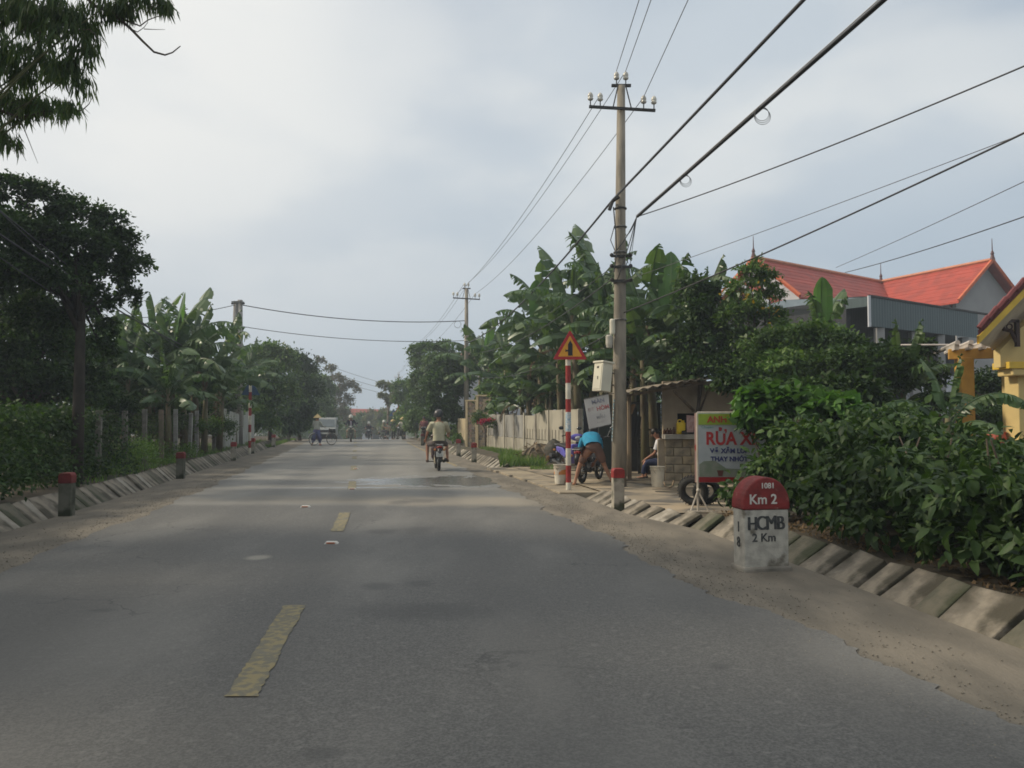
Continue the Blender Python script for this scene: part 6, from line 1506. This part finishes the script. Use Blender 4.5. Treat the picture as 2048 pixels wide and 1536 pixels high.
for i, (px, py, d, s, n, yg, lab) in enumerate([
 (300, 745, 26, 1.15, 9, 0, 'banana plant nearest the dark tree with long drooping leaves'), (345, 715, 27, 1.2, 10, 1, 'banana plant with a bright upright leaf in the middle of the clump'),
 (395, 700, 29, 1.25, 10, 0, 'tallest banana plant of the clump beside the twin pole'), (435, 735, 33, 1.25, 9, 0, 'banana plant just in front of the twin pole'),
 (250, 765, 25, 1.0, 8, 0, 'low banana plant at the dark end of the clump'), (340, 785, 24.5, .9, 8, 0, 'low banana plant above the fence posts'),
 (410, 775, 28.5, 1.0, 8, 0, 'banana plant leaning over the pale fence posts'), (258, 715, 26.5, 1.05, 8, 0, 'banana plant with long leaves crossing in front of the dark tree'), (470, 770, 37, 1.1, 8, 0, 'banana plant behind the striped sign pole'),
 (505, 745, 44, 1.1, 8, 0, 'paler banana plant beyond the twin pole'), (372, 735, 27.5, 1.15, 9, 0, 'banana plant filling the middle of the clump'), (325, 690, 29.5, 1.25, 9, 0, 'high banana plant at the back of the clump'), (205, 775, 26, 1.0, 8, 0, 'banana plant half hidden by the dark tree'), (440, 790, 31, 1.0, 8, 0, 'low banana plant beside the twin pole foot')]):
    banana(lab, px, py, d, s, n, 80+i, yg, group='banana plants behind the mesh fence', base_z=.2)
banana('banana plant in front of the roof of the metal shed', 1640, 690, 22.5, 1.0, 6, 101, 1, group='banana plants among the bushes', ups=3)
banana('pale banana plant beside the pergola', 1815, 790, 15.5, .8, 6, 102, 0, group='banana plants among the bushes', ups=2)
banana('banana plant with leaves reaching across the pergola pillar', 1885, 850, 11.5, .6, 5, 103, 0, group='banana plants among the bushes', ups=1)

# ================================================================ trees and bushes
PB = px_blob
def ftree0(lab, px, d, blobs, n, sz, lm, seed, group, nm='shrub', tr=.07):
    b0 = at(px, 860, d); b0.z = .1; return tree(nm, lab, 'shrub', b0, [PB(*b) for b in blobs], n, sz, .5, lm, bark, tr=tr, seed=seed, group=group)
G4 = 'shrubs under the banana plants'
ftree0('leafy thicket behind the far half of the panel wall', 1020, 36, [(985, 815, 39, 30, 26), (1020, 800, 37, 34, 34), (1050, 790, 35, 30, 34), (1000, 780, 39, 30, 30)], 6000, .24, lf_mid, 110, G4)
ftree0('dark thicket behind the near half of the panel wall', 1110, 29, [(1080, 780, 32, 36, 40), (1120, 780, 30, 36, 40), (1150, 800, 29, 34, 34), (1110, 740, 32, 36, 34), (1160, 750, 30, 34, 34), (1190, 790, 28, 34, 40)], 10000, .22, lf_dark, 111, G4)
ftree0('dark thicket behind the metal doors and the mesh gate', 1240, 26, [(1210, 740, 27, 40, 40), (1250, 780, 26, 44, 44), (1300, 780, 26, 44, 40), (1220, 690, 28, 40, 34), (1290, 720, 27, 46, 40), (1340, 760, 25, 40, 40), (1380, 730, 25, 40, 44), (1350, 690, 26, 40, 36)], 16000, .2, lf_dark, 112, G4)
ftree0('low greenery behind the mesh fence under the banana clump', 350, 32, [(250, 810, 30, 40, 30), (310, 800, 31, 40, 40), (370, 810, 33, 40, 34), (430, 810, 36, 36, 30), (300, 860, 28, 46, 34), (380, 850, 31, 44, 34), (210, 850, 26, 40, 34), (470, 800, 42, 30, 40), (440, 760, 40, 34, 30)], 16000, .18, lf_dark, 113, G4)
ftree0('tangle of green shrubs standing right behind the mesh fence posts', 330, 26, [(215, 855, 23, 40, 30), (262, 850, 23.5, 34, 28), (300, 860, 25, 34, 26), (345, 855, 26.5, 34, 26), (385, 858, 28, 30, 24), (420, 860, 30, 28, 22), (450, 858, 33, 24, 24), (235, 815, 25, 34, 22), (320, 822, 27, 40, 20), (400, 825, 31, 36, 18)], 16000, .11, lf_mid, 115, G4)
ftree0('dark understorey behind the ivy hedge', 60, 21, [(0, 860, 21, 90, 50), (110, 860, 22, 60, 44), (170, 850, 24, 50, 44), (60, 780, 22, 80, 50), (150, 700, 23, 40, 50), (-60, 780, 20, 90, 80), (190, 760, 25, 34, 50), (160, 620, 22, 24, 30)], 22000, .17, lf_dark, 114, G4)
# dark tree on the fence side with a straight bare trunk
dk_blobs = [PB(25, 385, 16.2, 50, 30), PB(85, 400, 16.5, 45, 30), PB(150, 430, 16.8, 50, 34), PB(205, 450, 17, 45, 34), PB(235, 490, 17.2, 42, 38), PB(262, 535, 17.3, 34, 40), PB(215, 545, 17, 50, 45),
            PB(150, 500, 16.5, 70, 45), PB(80, 480, 16.2, 70, 50), PB(20, 460, 16, 60, 50), PB(40, 550, 16, 70, 55), PB(110, 560, 16.3, 60, 45), PB(190, 600, 17, 36, 30), PB(258, 600, 17.4, 26, 22), PB(120, 640, 16.8, 46, 40),
            PB(215, 655, 17.3, 26, 20), PB(205, 700, 17.2, 30, 26), PB(-60, 430, 16, 80, 60), PB(-70, 560, 16, 90, 70), PB(60, 640, 17, 60, 50)]
base = off_pt(-5.3, 15.7, ZL); base.x = (157-1024)/FPX*15.7
tree('broadleaf_tree', 'large dark tree with a straight bare trunk behind the ivy hedge', 'tree', base, dk_blobs, 42000, .105, .55, lf_dark, M('dark_bark', (.035,.028,.021), (.02,.016,.012), rough=.95, scale=6, stretch=(1,1,.3)), tr=.125, seed=1, sub=22, tight=.24,
     trunk_pts=[base+Vector((0, 0, -.2)), base+Vector((-.05, .1, 1.6)), base+Vector((-.40, .75, 3.0)), base+Vector((-.78, 1.45, 4.3)), base+Vector((-.85, 1.6, 4.9))])
tree('broadleaf_tree', 'dense black green tree mass filling the space behind the ivy hedge', 'tree', at(40, 980, 19.5)+Vector((0, 0, .3)),
     [PB(30, 640, 19, 75, 60), PB(100, 690, 19.5, 55, 50), PB(20, 740, 18.5, 80, 60), PB(95, 770, 19.5, 60, 50), PB(-80, 680, 18.5, 90, 90), PB(60, 830, 20, 90, 45), PB(185, 780, 21, 34, 45), PB(215, 820, 23, 45, 35), PB(150, 740, 21, 30, 40), PB(40, 560, 19.5, 60, 60)],
     38000, .13, .55, lf_dark, bark, tr=.16, seed=2, sub=22, tight=.28)
tree('broadleaf_tree', 'sunlit scrubby tree between the dark tree and the banana clump', 'tree', at(215, 900, 27)*1.0, [PB(205, 735, 27, 34, 34), PB(235, 790, 28, 40, 30), PB(190, 800, 26, 30, 34), PB(275, 800, 31, 40, 30), PB(330, 800, 33, 50, 28), PB(420, 800, 36, 60, 30)],
     9000, .13, .5, lf_mid, bark, tr=.10, seed=3)
# off to the side: trees that shade the near road
for lab, x, y, hgt, rr, sd in (('tall roadside tree whose low leaves edge into view by the hedge', -12.5, 8.5, 9.5, 3.0, 5), ('spreading tree beside the near road', -11.0, 2.0, 10.5, 3.4, 6), ('broad tree standing behind the viewpoint', -10.5, -4.5, 10.5, 3.4, 7), ('farthest back tree of the near roadside', -10, -11.5, 10, 3.4, 8)):
    rgx = random.Random(sd); B = [((x+rgx.uniform(-rr, rr)*.8, y+rgx.uniform(-rr, rr)*.8, hgt+rgx.uniform(-4.5, 1.2)), (rr*.5, rr*.5, rr*.42)) for _ in range(15)]
    tree('broadleaf_tree', lab, 'tree', (x, y, .25), B, 12000, .24, .6, lf_dark, bark, tr=.2, seed=sd, group='trees shading the near road')
# bamboo leaning over the road
rngb = np.random.default_rng(12)
bb0 = Vector((-8.4, 9.6, .25)); bt = thing('bamboo_clump', 'bamboo with drooping leaves leaning in from the upper left', 'bamboo', bb0)
bbl = [PB(20, 40, 9.2, 70, 60), PB(90, 20, 9.0, 70, 45), PB(150, 60, 9.0, 50, 55), PB(60, 130, 9.3, 80, 50), PB(130, 150, 9.1, 45, 45), PB(20, 215, 9.5, 55, 45), PB(85, 215, 9.4, 55, 30), PB(15, 280, 9.6, 28, 30), PB(215, 10, 8.9, 50, 20), PB(290, 0, 8.9, 50, 24), PB(330, 8, 8.9, 22, 14), PB(240, 20, 8.9, 40, 20), PB(-70, 100, 9.5, 90, 110), PB(-60, 260, 9.8, 60, 50), PB(160, -60, 9, 120, 50), PB(165, 105, 9.0, 34, 26), PB(135, 210, 9.2, 30, 14)]
B = [((c[0]-bb0.x, c[1]-bb0.y, c[2]-bb0.z), r) for c, r in bbl]
P, O_ = blob_points(B, 10000, rngb, sub=30, tight=.22)
leaf_obj('leaves', P, O_*.5, .19, .115, rngb, lf_bamboo, bt, droop=1.5, spread=.55, flat=.1)
for i in range(9):
    e = Vector(B[i][0]); s = Vector((rngb.uniform(-.5, .3), rngb.uniform(-.5, .5), -.2)); m1 = s.lerp(e, .5)+Vector((-.6, 0, 1.6))
    pts = []; 
    for k in range(11): f = k/10; pts.append(s*(1-f)**2+m1*2*f*(1-f)+e*f*f)
    MB().tube(pts, [.035*(1-.8*k/10) for k in range(11)], 7).build('culm', M('bamboo_culm', (.14,.15,.06), (.10,.11,.04), rough=.5) if i == 0 else bpy.data.materials['bamboo_culm'], bt, smooth=True)
def twig(pxs, d, r0, r1, nm='branch'):
    pts = [at(x, y, d)-bb0 for x, y in pxs]; n = len(pts); MB().tube(pts, [r0+(r1-r0)*i/(n-1) for i in range(n)], 6).build(nm, bark, bt, smooth=True)
twig([(150, -40), (185, 10), (225, 25), (262, 58), (285, 82), (308, 104), (330, 110), (345, 105), (361, 92)], 8.9, .022, .006)
twig([(225, 25), (255, 42), (280, 52), (296, 40), (312, 34), (332, 29)], 8.9, .011, .004)
twig([(262, 58), (275, 64), (288, 55), (296, 44)], 8.9, .007, .003); twig([(288, 58), (310, 59), (330, 59)], 8.9, .005, .002)
twig([(0, 220), (40, 236), (90, 222), (140, 226), (165, 220), (178, 208), (186, 192)], 9.3, .016, .003); twig([(168, 216), (180, 227)], 9.3, .004, .002)
for i in range(26):
    b_ = B[int(rngb.integers(0, len(B)))]; c_ = Vector(b_[0]); e = c_+Vector(rngb.normal(size=3)*np.array(b_[1])*.8); e.z -= .1
    MB().tube([c_, c_.lerp(e, .5)+Vector((0, 0, .08)), e], [.008, .006, .002], 4).build('twig', bark, bt)

# ivy hedge on the mesh fence
r = np.random.default_rng(20); hb = thing('ivy_hedge', 'dark vine covered fence beneath the big tree', 'hedge', off_pt(-5.9, 12, ZL)); HB = hb.location
blobs = []
for y in np.arange(5.0, 18.6, .75):
    for k, (z, rz_) in enumerate(((.16, .30), (.45, .50), (.95, .45), (1.25, .26))):
        p_ = off_pt(-5.68+r.uniform(-.12, .12)-.15*max(0, k-1)+.12*(k == 0), y, ZL); blobs.append(((p_.x-HB.x, p_.y-HB.y, z+r.uniform(-.05, .08)), (.55, .6, rz_)))
P, O_ = blob_points(blobs, 32000, r, sub=14, tight=.3); k = P[:, 2] > .02
leaf_obj('foliage', P[k], O_[k], .085, .7, r, lf_dark, hb, droop=.5)
MB().box((0, 0, .6), (.1, .1, 1.2)).build('stem', bark, hb)
r = np.random.default_rng(21); wd = thing('weed_patch', 'sunlit weeds growing through the foot of the mesh fence', 'weeds', off_pt(-5.4, 21, ZL)); HB = wd.location; blobs = []
for y in np.arange(17.0, 26.5, .55):
    for o in (-5.45, -6.3, -7.4):
        p_ = off_pt(o+r.uniform(-.2, .2), y, ZL); h_ = (.42+.25*math.sin(y*1.3+o)) * (1.2 if y < 21 else .8); blobs.append(((p_.x-HB.x, p_.y-HB.y, h_*.45), (.45, .45, h_*.6)))
P, O_ = blob_points(blobs, 15000, r, sub=16, tight=.3); k = P[:, 2] > .01
leaf_obj('leaves', P[k], O_[k], .07, .5, r, lf_weed, wd, droop=-.3)

# far trees of the fence side
def ftree(lab, px, d, blobs, n, sz, lm, seed, bm=bark, tr=.14, side=None, z=0.0, group='trees beyond the fence', nm='broadleaf_tree', **kw):
    b0 = at(px, 860, d); b0.z = gz(d)+z
    return tree(nm, lab, 'tree', b0, [PB(*b) for b in blobs], n, sz, .55, lm, bm, tr=tr, seed=seed, group=group, **kw)
ftree('round green tree nearest beyond the twin pole', 540, 47, [(515, 720, 47, 26, 22), (545, 705, 47, 30, 20), (570, 725, 47, 30, 24), (540, 750, 46, 36, 28), (520, 790, 45, 34, 36), (560, 800, 46, 40, 40), (525, 840, 45, 30, 34), (495, 720, 48, 16, 14)], 14000, .22, lf_mid, 31)
ftree('dense dark tree over the road edge behind the pushed bicycle', 600, 55, [(590, 735, 55, 28, 26), (612, 745, 55, 24, 26), (600, 775, 54, 36, 30), (625, 790, 54, 28, 30), (590, 820, 53, 36, 34), (612, 830, 54, 24, 30), (590, 855, 53, 30, 22), (570, 850, 52, 26, 26)], 14000, .24, lf_dark, 32)
ftree('green tree behind the van with drooping outer limbs', 642, 75, [(640, 765, 75, 22, 22), (655, 790, 75, 20, 22), (645, 820, 74, 24, 24), (660, 845, 74, 18, 22), (636, 850, 72, 20, 22)], 8000, .28, lf_far, 33)
ftree('pale sparse tree with rusty leaves reaching toward the road gap', 655, 95, [(640, 722, 90, 12, 8), (660, 740, 92, 14, 10), (675, 760, 95, 18, 12), (690, 775, 96, 16, 12), (705, 770, 96, 14, 8), (668, 790, 95, 22, 16), (690, 805, 96, 18, 16), (680, 835, 96, 18, 22), (650, 765, 93, 14, 12), (715, 783, 97, 8, 6)], 6500, .26, lf_rust, 34, bm=barkl, tight=.25)
ftree('hazy tree at the bend behind the oncoming rider', 690, 130, [(690, 830, 130, 14, 16), (700, 850, 130, 14, 14), (684, 858, 128, 12, 12), (675, 845, 128, 12, 16)], 3500, .4, lf_far, 35)
for i, (px, ps, d, lm, lab) in enumerate(((722, 852, 125, lf_far, 'rounded bush at the end of the road below the red roof'), (745, 848, 120, lf_olive, 'pale olive tree in the middle of the road gap'), (768, 846, 112, lf_olive, 'olive tree right of the middle of the road gap'), (785, 850, 100, lf_far, 'darker tree behind the blue sign'), (704, 862, 118, lf_far, 'low dark bush behind the oncoming rider'))):
    ftree(lab, px, d, [(px, ps-14, d, 15, 12), (px-10, ps, d, 14, 14), (px+10, ps, d, 14, 14), (px, ps+12, d-1, 16, 14)], 3200, .38, lm, 40+i, group='small trees at the end of the road', nm='small_tree')
G2 = 'roadside trees past the gate pillars'
ftree('sparse pale tree standing out against the sky by the road gap', 775, 80, [(768, 770, 80, 12, 8), (782, 778, 80, 14, 10), (765, 795, 80, 12, 8), (778, 805, 80, 10, 10), (790, 800, 79, 10, 14)], 2600, .26, lf_olive, 50, bm=barkl, group=G2, tight=.22)
ftree('bright green tree above the far warning sign', 808, 68, [(805, 775, 68, 18, 14), (820, 790, 68, 18, 18), (800, 800, 68, 14, 14), (815, 825, 67, 20, 20), (805, 850, 66, 18, 16), (828, 850, 64, 18, 22)], 7500, .26, lf_mid, 51, group=G2)
ftree('tall feathery light green tree left of the second pole', 850, 54, [(838, 700, 54, 18, 14), (862, 698, 54, 22, 12), (885, 692, 54, 16, 10), (845, 730, 54, 26, 20), (870, 730, 53, 26, 24), (840, 765, 53, 24, 22), (862, 780, 52, 28, 26), (845, 810, 52, 24, 24), (835, 845, 52, 22, 24), (862, 845, 51, 22, 22), (895, 705, 54, 14, 10)], 14000, .22, lf_far, 52, group=G2)
ftree('dark shaded tree with a pale forked trunk beside the gate pillars', 925, 43, [(890, 735, 43, 24, 22), (915, 745, 43, 22, 24), (890, 780, 42.5, 32, 28), (915, 790, 42.5, 22, 28), (880, 820, 42, 26, 26), (905, 835, 42, 24, 22), (930, 760, 43.5, 14, 20), (875, 755, 43, 18, 20)], 14000, .19, lf_dark, 53, bm=barkl, group=G2, tr=.11)
ftree('low green shrubs along the verge left of the gate pillars', 880, 44, [(880, 862, 46, 16, 16), (900, 868, 43, 16, 14), (862, 868, 50, 12, 10), (915, 880, 41, 12, 8)], 3500, .16, lf_mid, 54, group=G2, nm='shrub', tr=.04)

# bushes behind the hedge, in front of the red roofed house
G3 = 'bushes between the hedge and the metal shed'
def bush(lab, px, d, blobs, n, sz, lm, seed, nm='bush', rt=.55, **kw):
    b0 = at(px, 800, d); b0.z = .12
    t_ = tree(nm, lab, 'bush', b0, [PB(*b) for b in blobs], n, sz, rt, lm, bark, tr=kw.pop('tr', .06), seed=seed, group=G3, **kw); return t_
bush('vine covered dark shrub column at the end of the shack roof', 1400, 18.8, [(1385, 590, 19, 30, 36), (1400, 640, 18.8, 36, 36), (1420, 600, 19, 20, 30), (1395, 690, 18.6, 44, 36), (1430, 680, 18.6, 34, 34), (1400, 740, 18.4, 50, 26), (1450, 730, 18.2, 36, 34)], 11000, .13, lf_hedge, 60)
bush('airy flowering tree in front of the white gable', 1500, 18.2, [(1500, 545, 18.2, 30, 22), (1525, 560, 18.2, 30, 20), (1480, 580, 18.2, 26, 20), (1540, 590, 18.2, 30, 18), (1495, 620, 18.2, 40, 26), (1545, 640, 18.2, 34, 26), (1460, 640, 18.2, 30, 30), (1510, 680, 18, 50, 30)], 6500, .12, lf_mid, 61, tight=.24, nm='flowering_tree', rt=.4, tr=.07)
r = np.random.default_rng(5); fl = bpy.data.objects['flowering_tree']; B = [((c[0]-fl.location.x, c[1]-fl.location.y, c[2]-fl.location.z), r_) for c, r_ in (PB(1490, 610, 18, 50, 40), PB(1540, 650, 18, 40, 30))]
P, O_ = blob_points(B, 45, r); leaf_obj('flowers', P, O_, .09, .6, r, leafmat('yellow_flower', [(.5,(.42,.27,.02)),(.5,(.35,.20,.02))], trans=.3), fl)['kind'] = 'stuff'
bush('broad dark green shrub below the metal shed roof', 1590, 17, [(1560, 690, 17, 50, 34), (1610, 680, 17, 46, 34), (1660, 690, 17, 44, 34), (1580, 740, 16.5, 60, 34), (1640, 740, 16.5, 60, 34), (1520, 740, 16.8, 46, 34)], 15000, .12, lf_mid, 62)
bush('dark shrub reaching up before the shed fascia', 1740, 16, [(1700, 705, 16, 40, 28), (1745, 715, 16, 40, 26), (1790, 730, 16, 40, 26), (1720, 740, 15.5, 60, 34), (1780, 750, 15.5, 50, 34), (1820, 755, 16, 30, 26)], 13000, .12, lf_hedge, 63)
bush('feathery bush beside the pergola pillar', 1860, 15, [(1845, 700, 17, 26, 20), (1850, 755, 16.5, 36, 30), (1865, 810, 15, 24, 30), (1975, 800, 19, 50, 55), (1985, 855, 18, 50, 40)], 7000, .12, lf_hedge, 64)
bush('shaded shrubs joining the bushes and the near hedge', 1700, 13.5, [(1550, 790, 14, 60, 26), (1640, 790, 13.5, 60, 30), (1730, 800, 13, 60, 34), (1800, 850, 12.5, 44, 26), (1480, 770, 15.5, 50, 30), (1740, 855, 11.5, 60, 28)], 15000, .12, lf_hedge, 65)
bush('bright lime green creeper on top of the hedge by the board sign', 1560, 12.6, [(1512, 812, 12.0, 32, 20), (1530, 800, 11.9, 40, 20), (1580, 808, 11.7, 44, 24), (1630, 815, 11.5, 40, 22), (1680, 820, 11.2, 34, 18), (1530, 835, 11.7, 44, 18)], 4200, .16, lf_bright, 66, nm='creeper', rt=.85, shape='hex')
# large leaved hedge along the ditch
r = np.random.default_rng(70); hd_t = thing('hedge', 'long large leaved dark green hedge along the ditch behind the milestone', 'hedge', off_pt(6.4, 8, .2)); HB = hd_t.location; blobs = []
for y in np.arange(2.6, 11.2, .55):
    h_ = .64+.05*math.sin(y*2.1)+.46*sstep(6.5, 10.5, y)
    for o, z, rz_, ry_ in ((5.78+.3*sstep(8, 10, y), .36*h_, .38*h_, .36), (6.02+.28*sstep(8, 10, y), .82*h_, .30*h_, .48), (6.8, .55*h_, .5*h_, .6), (7.1, .90*h_, .30*h_, .6), (8.0, .55*h_, .4*h_, .7), (8.9, .42*h_, .36*h_, .7)):
        p_ = off_pt(o+dR(y)*.6+r.uniform(-.12, .12), y+r.uniform(-.15, .15), .2); blobs.append(((p_.x-HB.x, p_.y-HB.y, z+r.uniform(-.08, .08)), (ry_, .5, rz_)))
# bush that swells toward the board sign
for px, py, d, rx, ry in ((1560, 900, 11.4, 46, 40), (1530, 945, 11.4, 42, 36), (1570, 940, 10.8, 56, 46), (1545, 860, 11.8, 46, 34), (1610, 880, 10.8, 60, 40), (1490, 990, 11.4, 36, 34), (1560, 1000, 10.6, 50, 34), (1475, 1000, 11.6, 24, 26)):
    c_, r_ = PB(px, py, d, rx, ry); blobs.append(((c_[0]-HB.x, c_[1]-HB.y, c_[2]-HB.z), r_))
P, O_ = blob_points(blobs, 40000, r, sub=12, tight=.34); k = (P[:, 2] > .06)
P, O_ = P[k], O_[k]
dist = np.hypot(P[:, 0]+HB.x, P[:, 1]+HB.y); px_ = 1024+FPX*(P[:, 0]+HB.x)/(P[:, 1]+HB.y); rank = dist+(P[:, 0]+HB.x-np.array([cx(v) for v in P[:, 1]+HB.y])-6.0)*1.5+np.where(px_ > 2080, 50, 0)
sel = np.argsort(rank)[:1100]; sel = r.choice(sel, 290, replace=False); rest = np.setdiff1d(np.arange(len(P)), sel)
leaf_obj('leaves', P[rest], O_[rest], .135, .50, r, lf_hedge, hd_t, droop=.5, shape='hex', spread=.85)['kind'] = 'stuff'
jj = r.choice(len(P), 9000, replace=False)
leaf_obj('young_leaves', P[jj]+O_[jj]*.04, O_[jj], .075, .55, r, leafmat('hedge_young_leaf', [(.5,(.06,.11,.022)),(.35,(.04,.075,.018)),(.15,(.10,.14,.035))], trans=.3), hd_t, droop=.1)['kind'] = 'stuff'
pool = []
for i in range(10):
    V, F = leaf_arrays(np.zeros((1, 3)), np.zeros((1, 3)), np.array([r.uniform(.12, .19)]), np.array([r.uniform(.065, .095)]), r, 0, 1, 'hex')
    a_ = F[F[:, 2] == F[:, 3]][:, :3]; q_ = F[F[:, 2] != F[:, 3]]; pool.append(np_mesh('leaf', V, np.concatenate([a_, q_[:, [0, 1, 2]], q_[:, [0, 2, 3]]]), lf_hedge))
for i, j in enumerate(sel):
    o = put('leaf', pool[i % 10], hd_t, loc=tuple(P[j])); o.rotation_euler = (r.uniform(-.3, .3), r.uniform(-.2, .5), r.uniform(0, 6.28))
for i in range(26):
    y = 3.2+i*.36; p_ = off_pt(6.5+r.uniform(-.3, .5), y, 0)-Vector((HB.x, HB.y, 0)); p_.z = 0
    MB().tube([p_+Vector((0, 0, -.1)), p_+Vector((r.uniform(-.2, .1), r.uniform(-.2, .2), .55)), p_+Vector((r.uniform(-.4, .2), r.uniform(-.3, .3), 1.1))], [.022, .016, .008], 5).build('stem', bark, hd_t, smooth=True)

# background woodland to close the horizon on both sides
def woodland(name, label, spec, n, size, lm, seed):
    r = np.random.default_rng(seed); blobs = []
    for (x0, y0, x1, y1, h_, step) in spec:
        D = math.hypot(x1-x0, y1-y0); k = int(D/step)
        for i in range(k+1):
            f = i/max(1, k); x, y = x0+(x1-x0)*f+r.uniform(-1, 1), y0+(y1-y0)*f+r.uniform(-1, 1); hh_ = h_*r.uniform(.7, 1.1)
            for z in (.25, .6, .85): blobs.append(((x+r.uniform(-1, 1), y+r.uniform(-1, 1), gz(max(y, 0))+hh_*z), (step*.7, step*.7, hh_*.26)))
    P, O_ = blob_points(blobs, n, r, sub=14, tight=.3)
    V, F = leaf_arrays(P, O_, size*r.uniform(.6, 1.2, len(P)), size*.55*np.ones(len(P)), r)
    return tag(put(name, np_mesh(name, V, F, lm)), label, kind='stuff')
woodland('woodland', 'far off belt of trees closing the land on the fence side', [(-30, 20, -22, 60, 4.5, 3.0), (-28, 60, -36, 170, 5, 5)], 26000, .42, lf_dark, 90)
woodland('woodland', 'far off belt of trees behind the houses', [(6, 62, 34, 60, 4.0, 4), (34, 60, 40, 20, 4, 4), (-6, 90, 20, 70, 4.5, 4), (-20, 150, 0, 100, 6, 5), (-40, 230, 20, 220, 6, 8)], 26000, .45, lf_far, 91)

hz_ = MB().box((0, 180, 5.5), (620, 480, 21)); hzm = bpy.data.materials.new('haze'); hzm.use_nodes = True
nt = hzm.node_tree; nt.nodes.remove(nt.nodes['Principled BSDF']); pv = nt.nodes.new('ShaderNodeVolumePrincipled'); pv.inputs['Density'].default_value = HAZE; pv.inputs['Color'].default_value = (.76, .85, .94, 1); pv.inputs['Anisotropy'].default_value = .2
nt.links.new(pv.outputs[0], nt.nodes['Material Output'].inputs['Volume'])
tag(hz_.build('haze', hzm), 'thin pale haze over the road and trees', kind='stuff')
# ================================================================ finish: bodies and lettering become plain meshes
bpy.context.view_layer.update()
dg = bpy.context.evaluated_depsgraph_get()
new = []
for o in bake+pend:
    me = bpy.data.meshes.new_from_object(o.evaluated_get(dg)); new.append((o, me))
for o, me in new:
    nm = o.name
    if o.type == 'FONT':
        k = bpy.data.objects.new('lettering', me); COL.objects.link(k); k.parent = o.parent; k.location = o.location; k.rotation_euler = o.rotation_euler; k.scale = o.scale
        k['label'] = 'lettering ' + ''.join(o.data.body); del k['label']
        bpy.data.objects.remove(o)
    else:
        o.modifiers.clear(); old = o.data; o.data = me
        if old.materials and not me.materials: me.materials.append(old.materials[0])
        me.polygons.foreach_set('use_smooth', [True]*len(me.polygons))
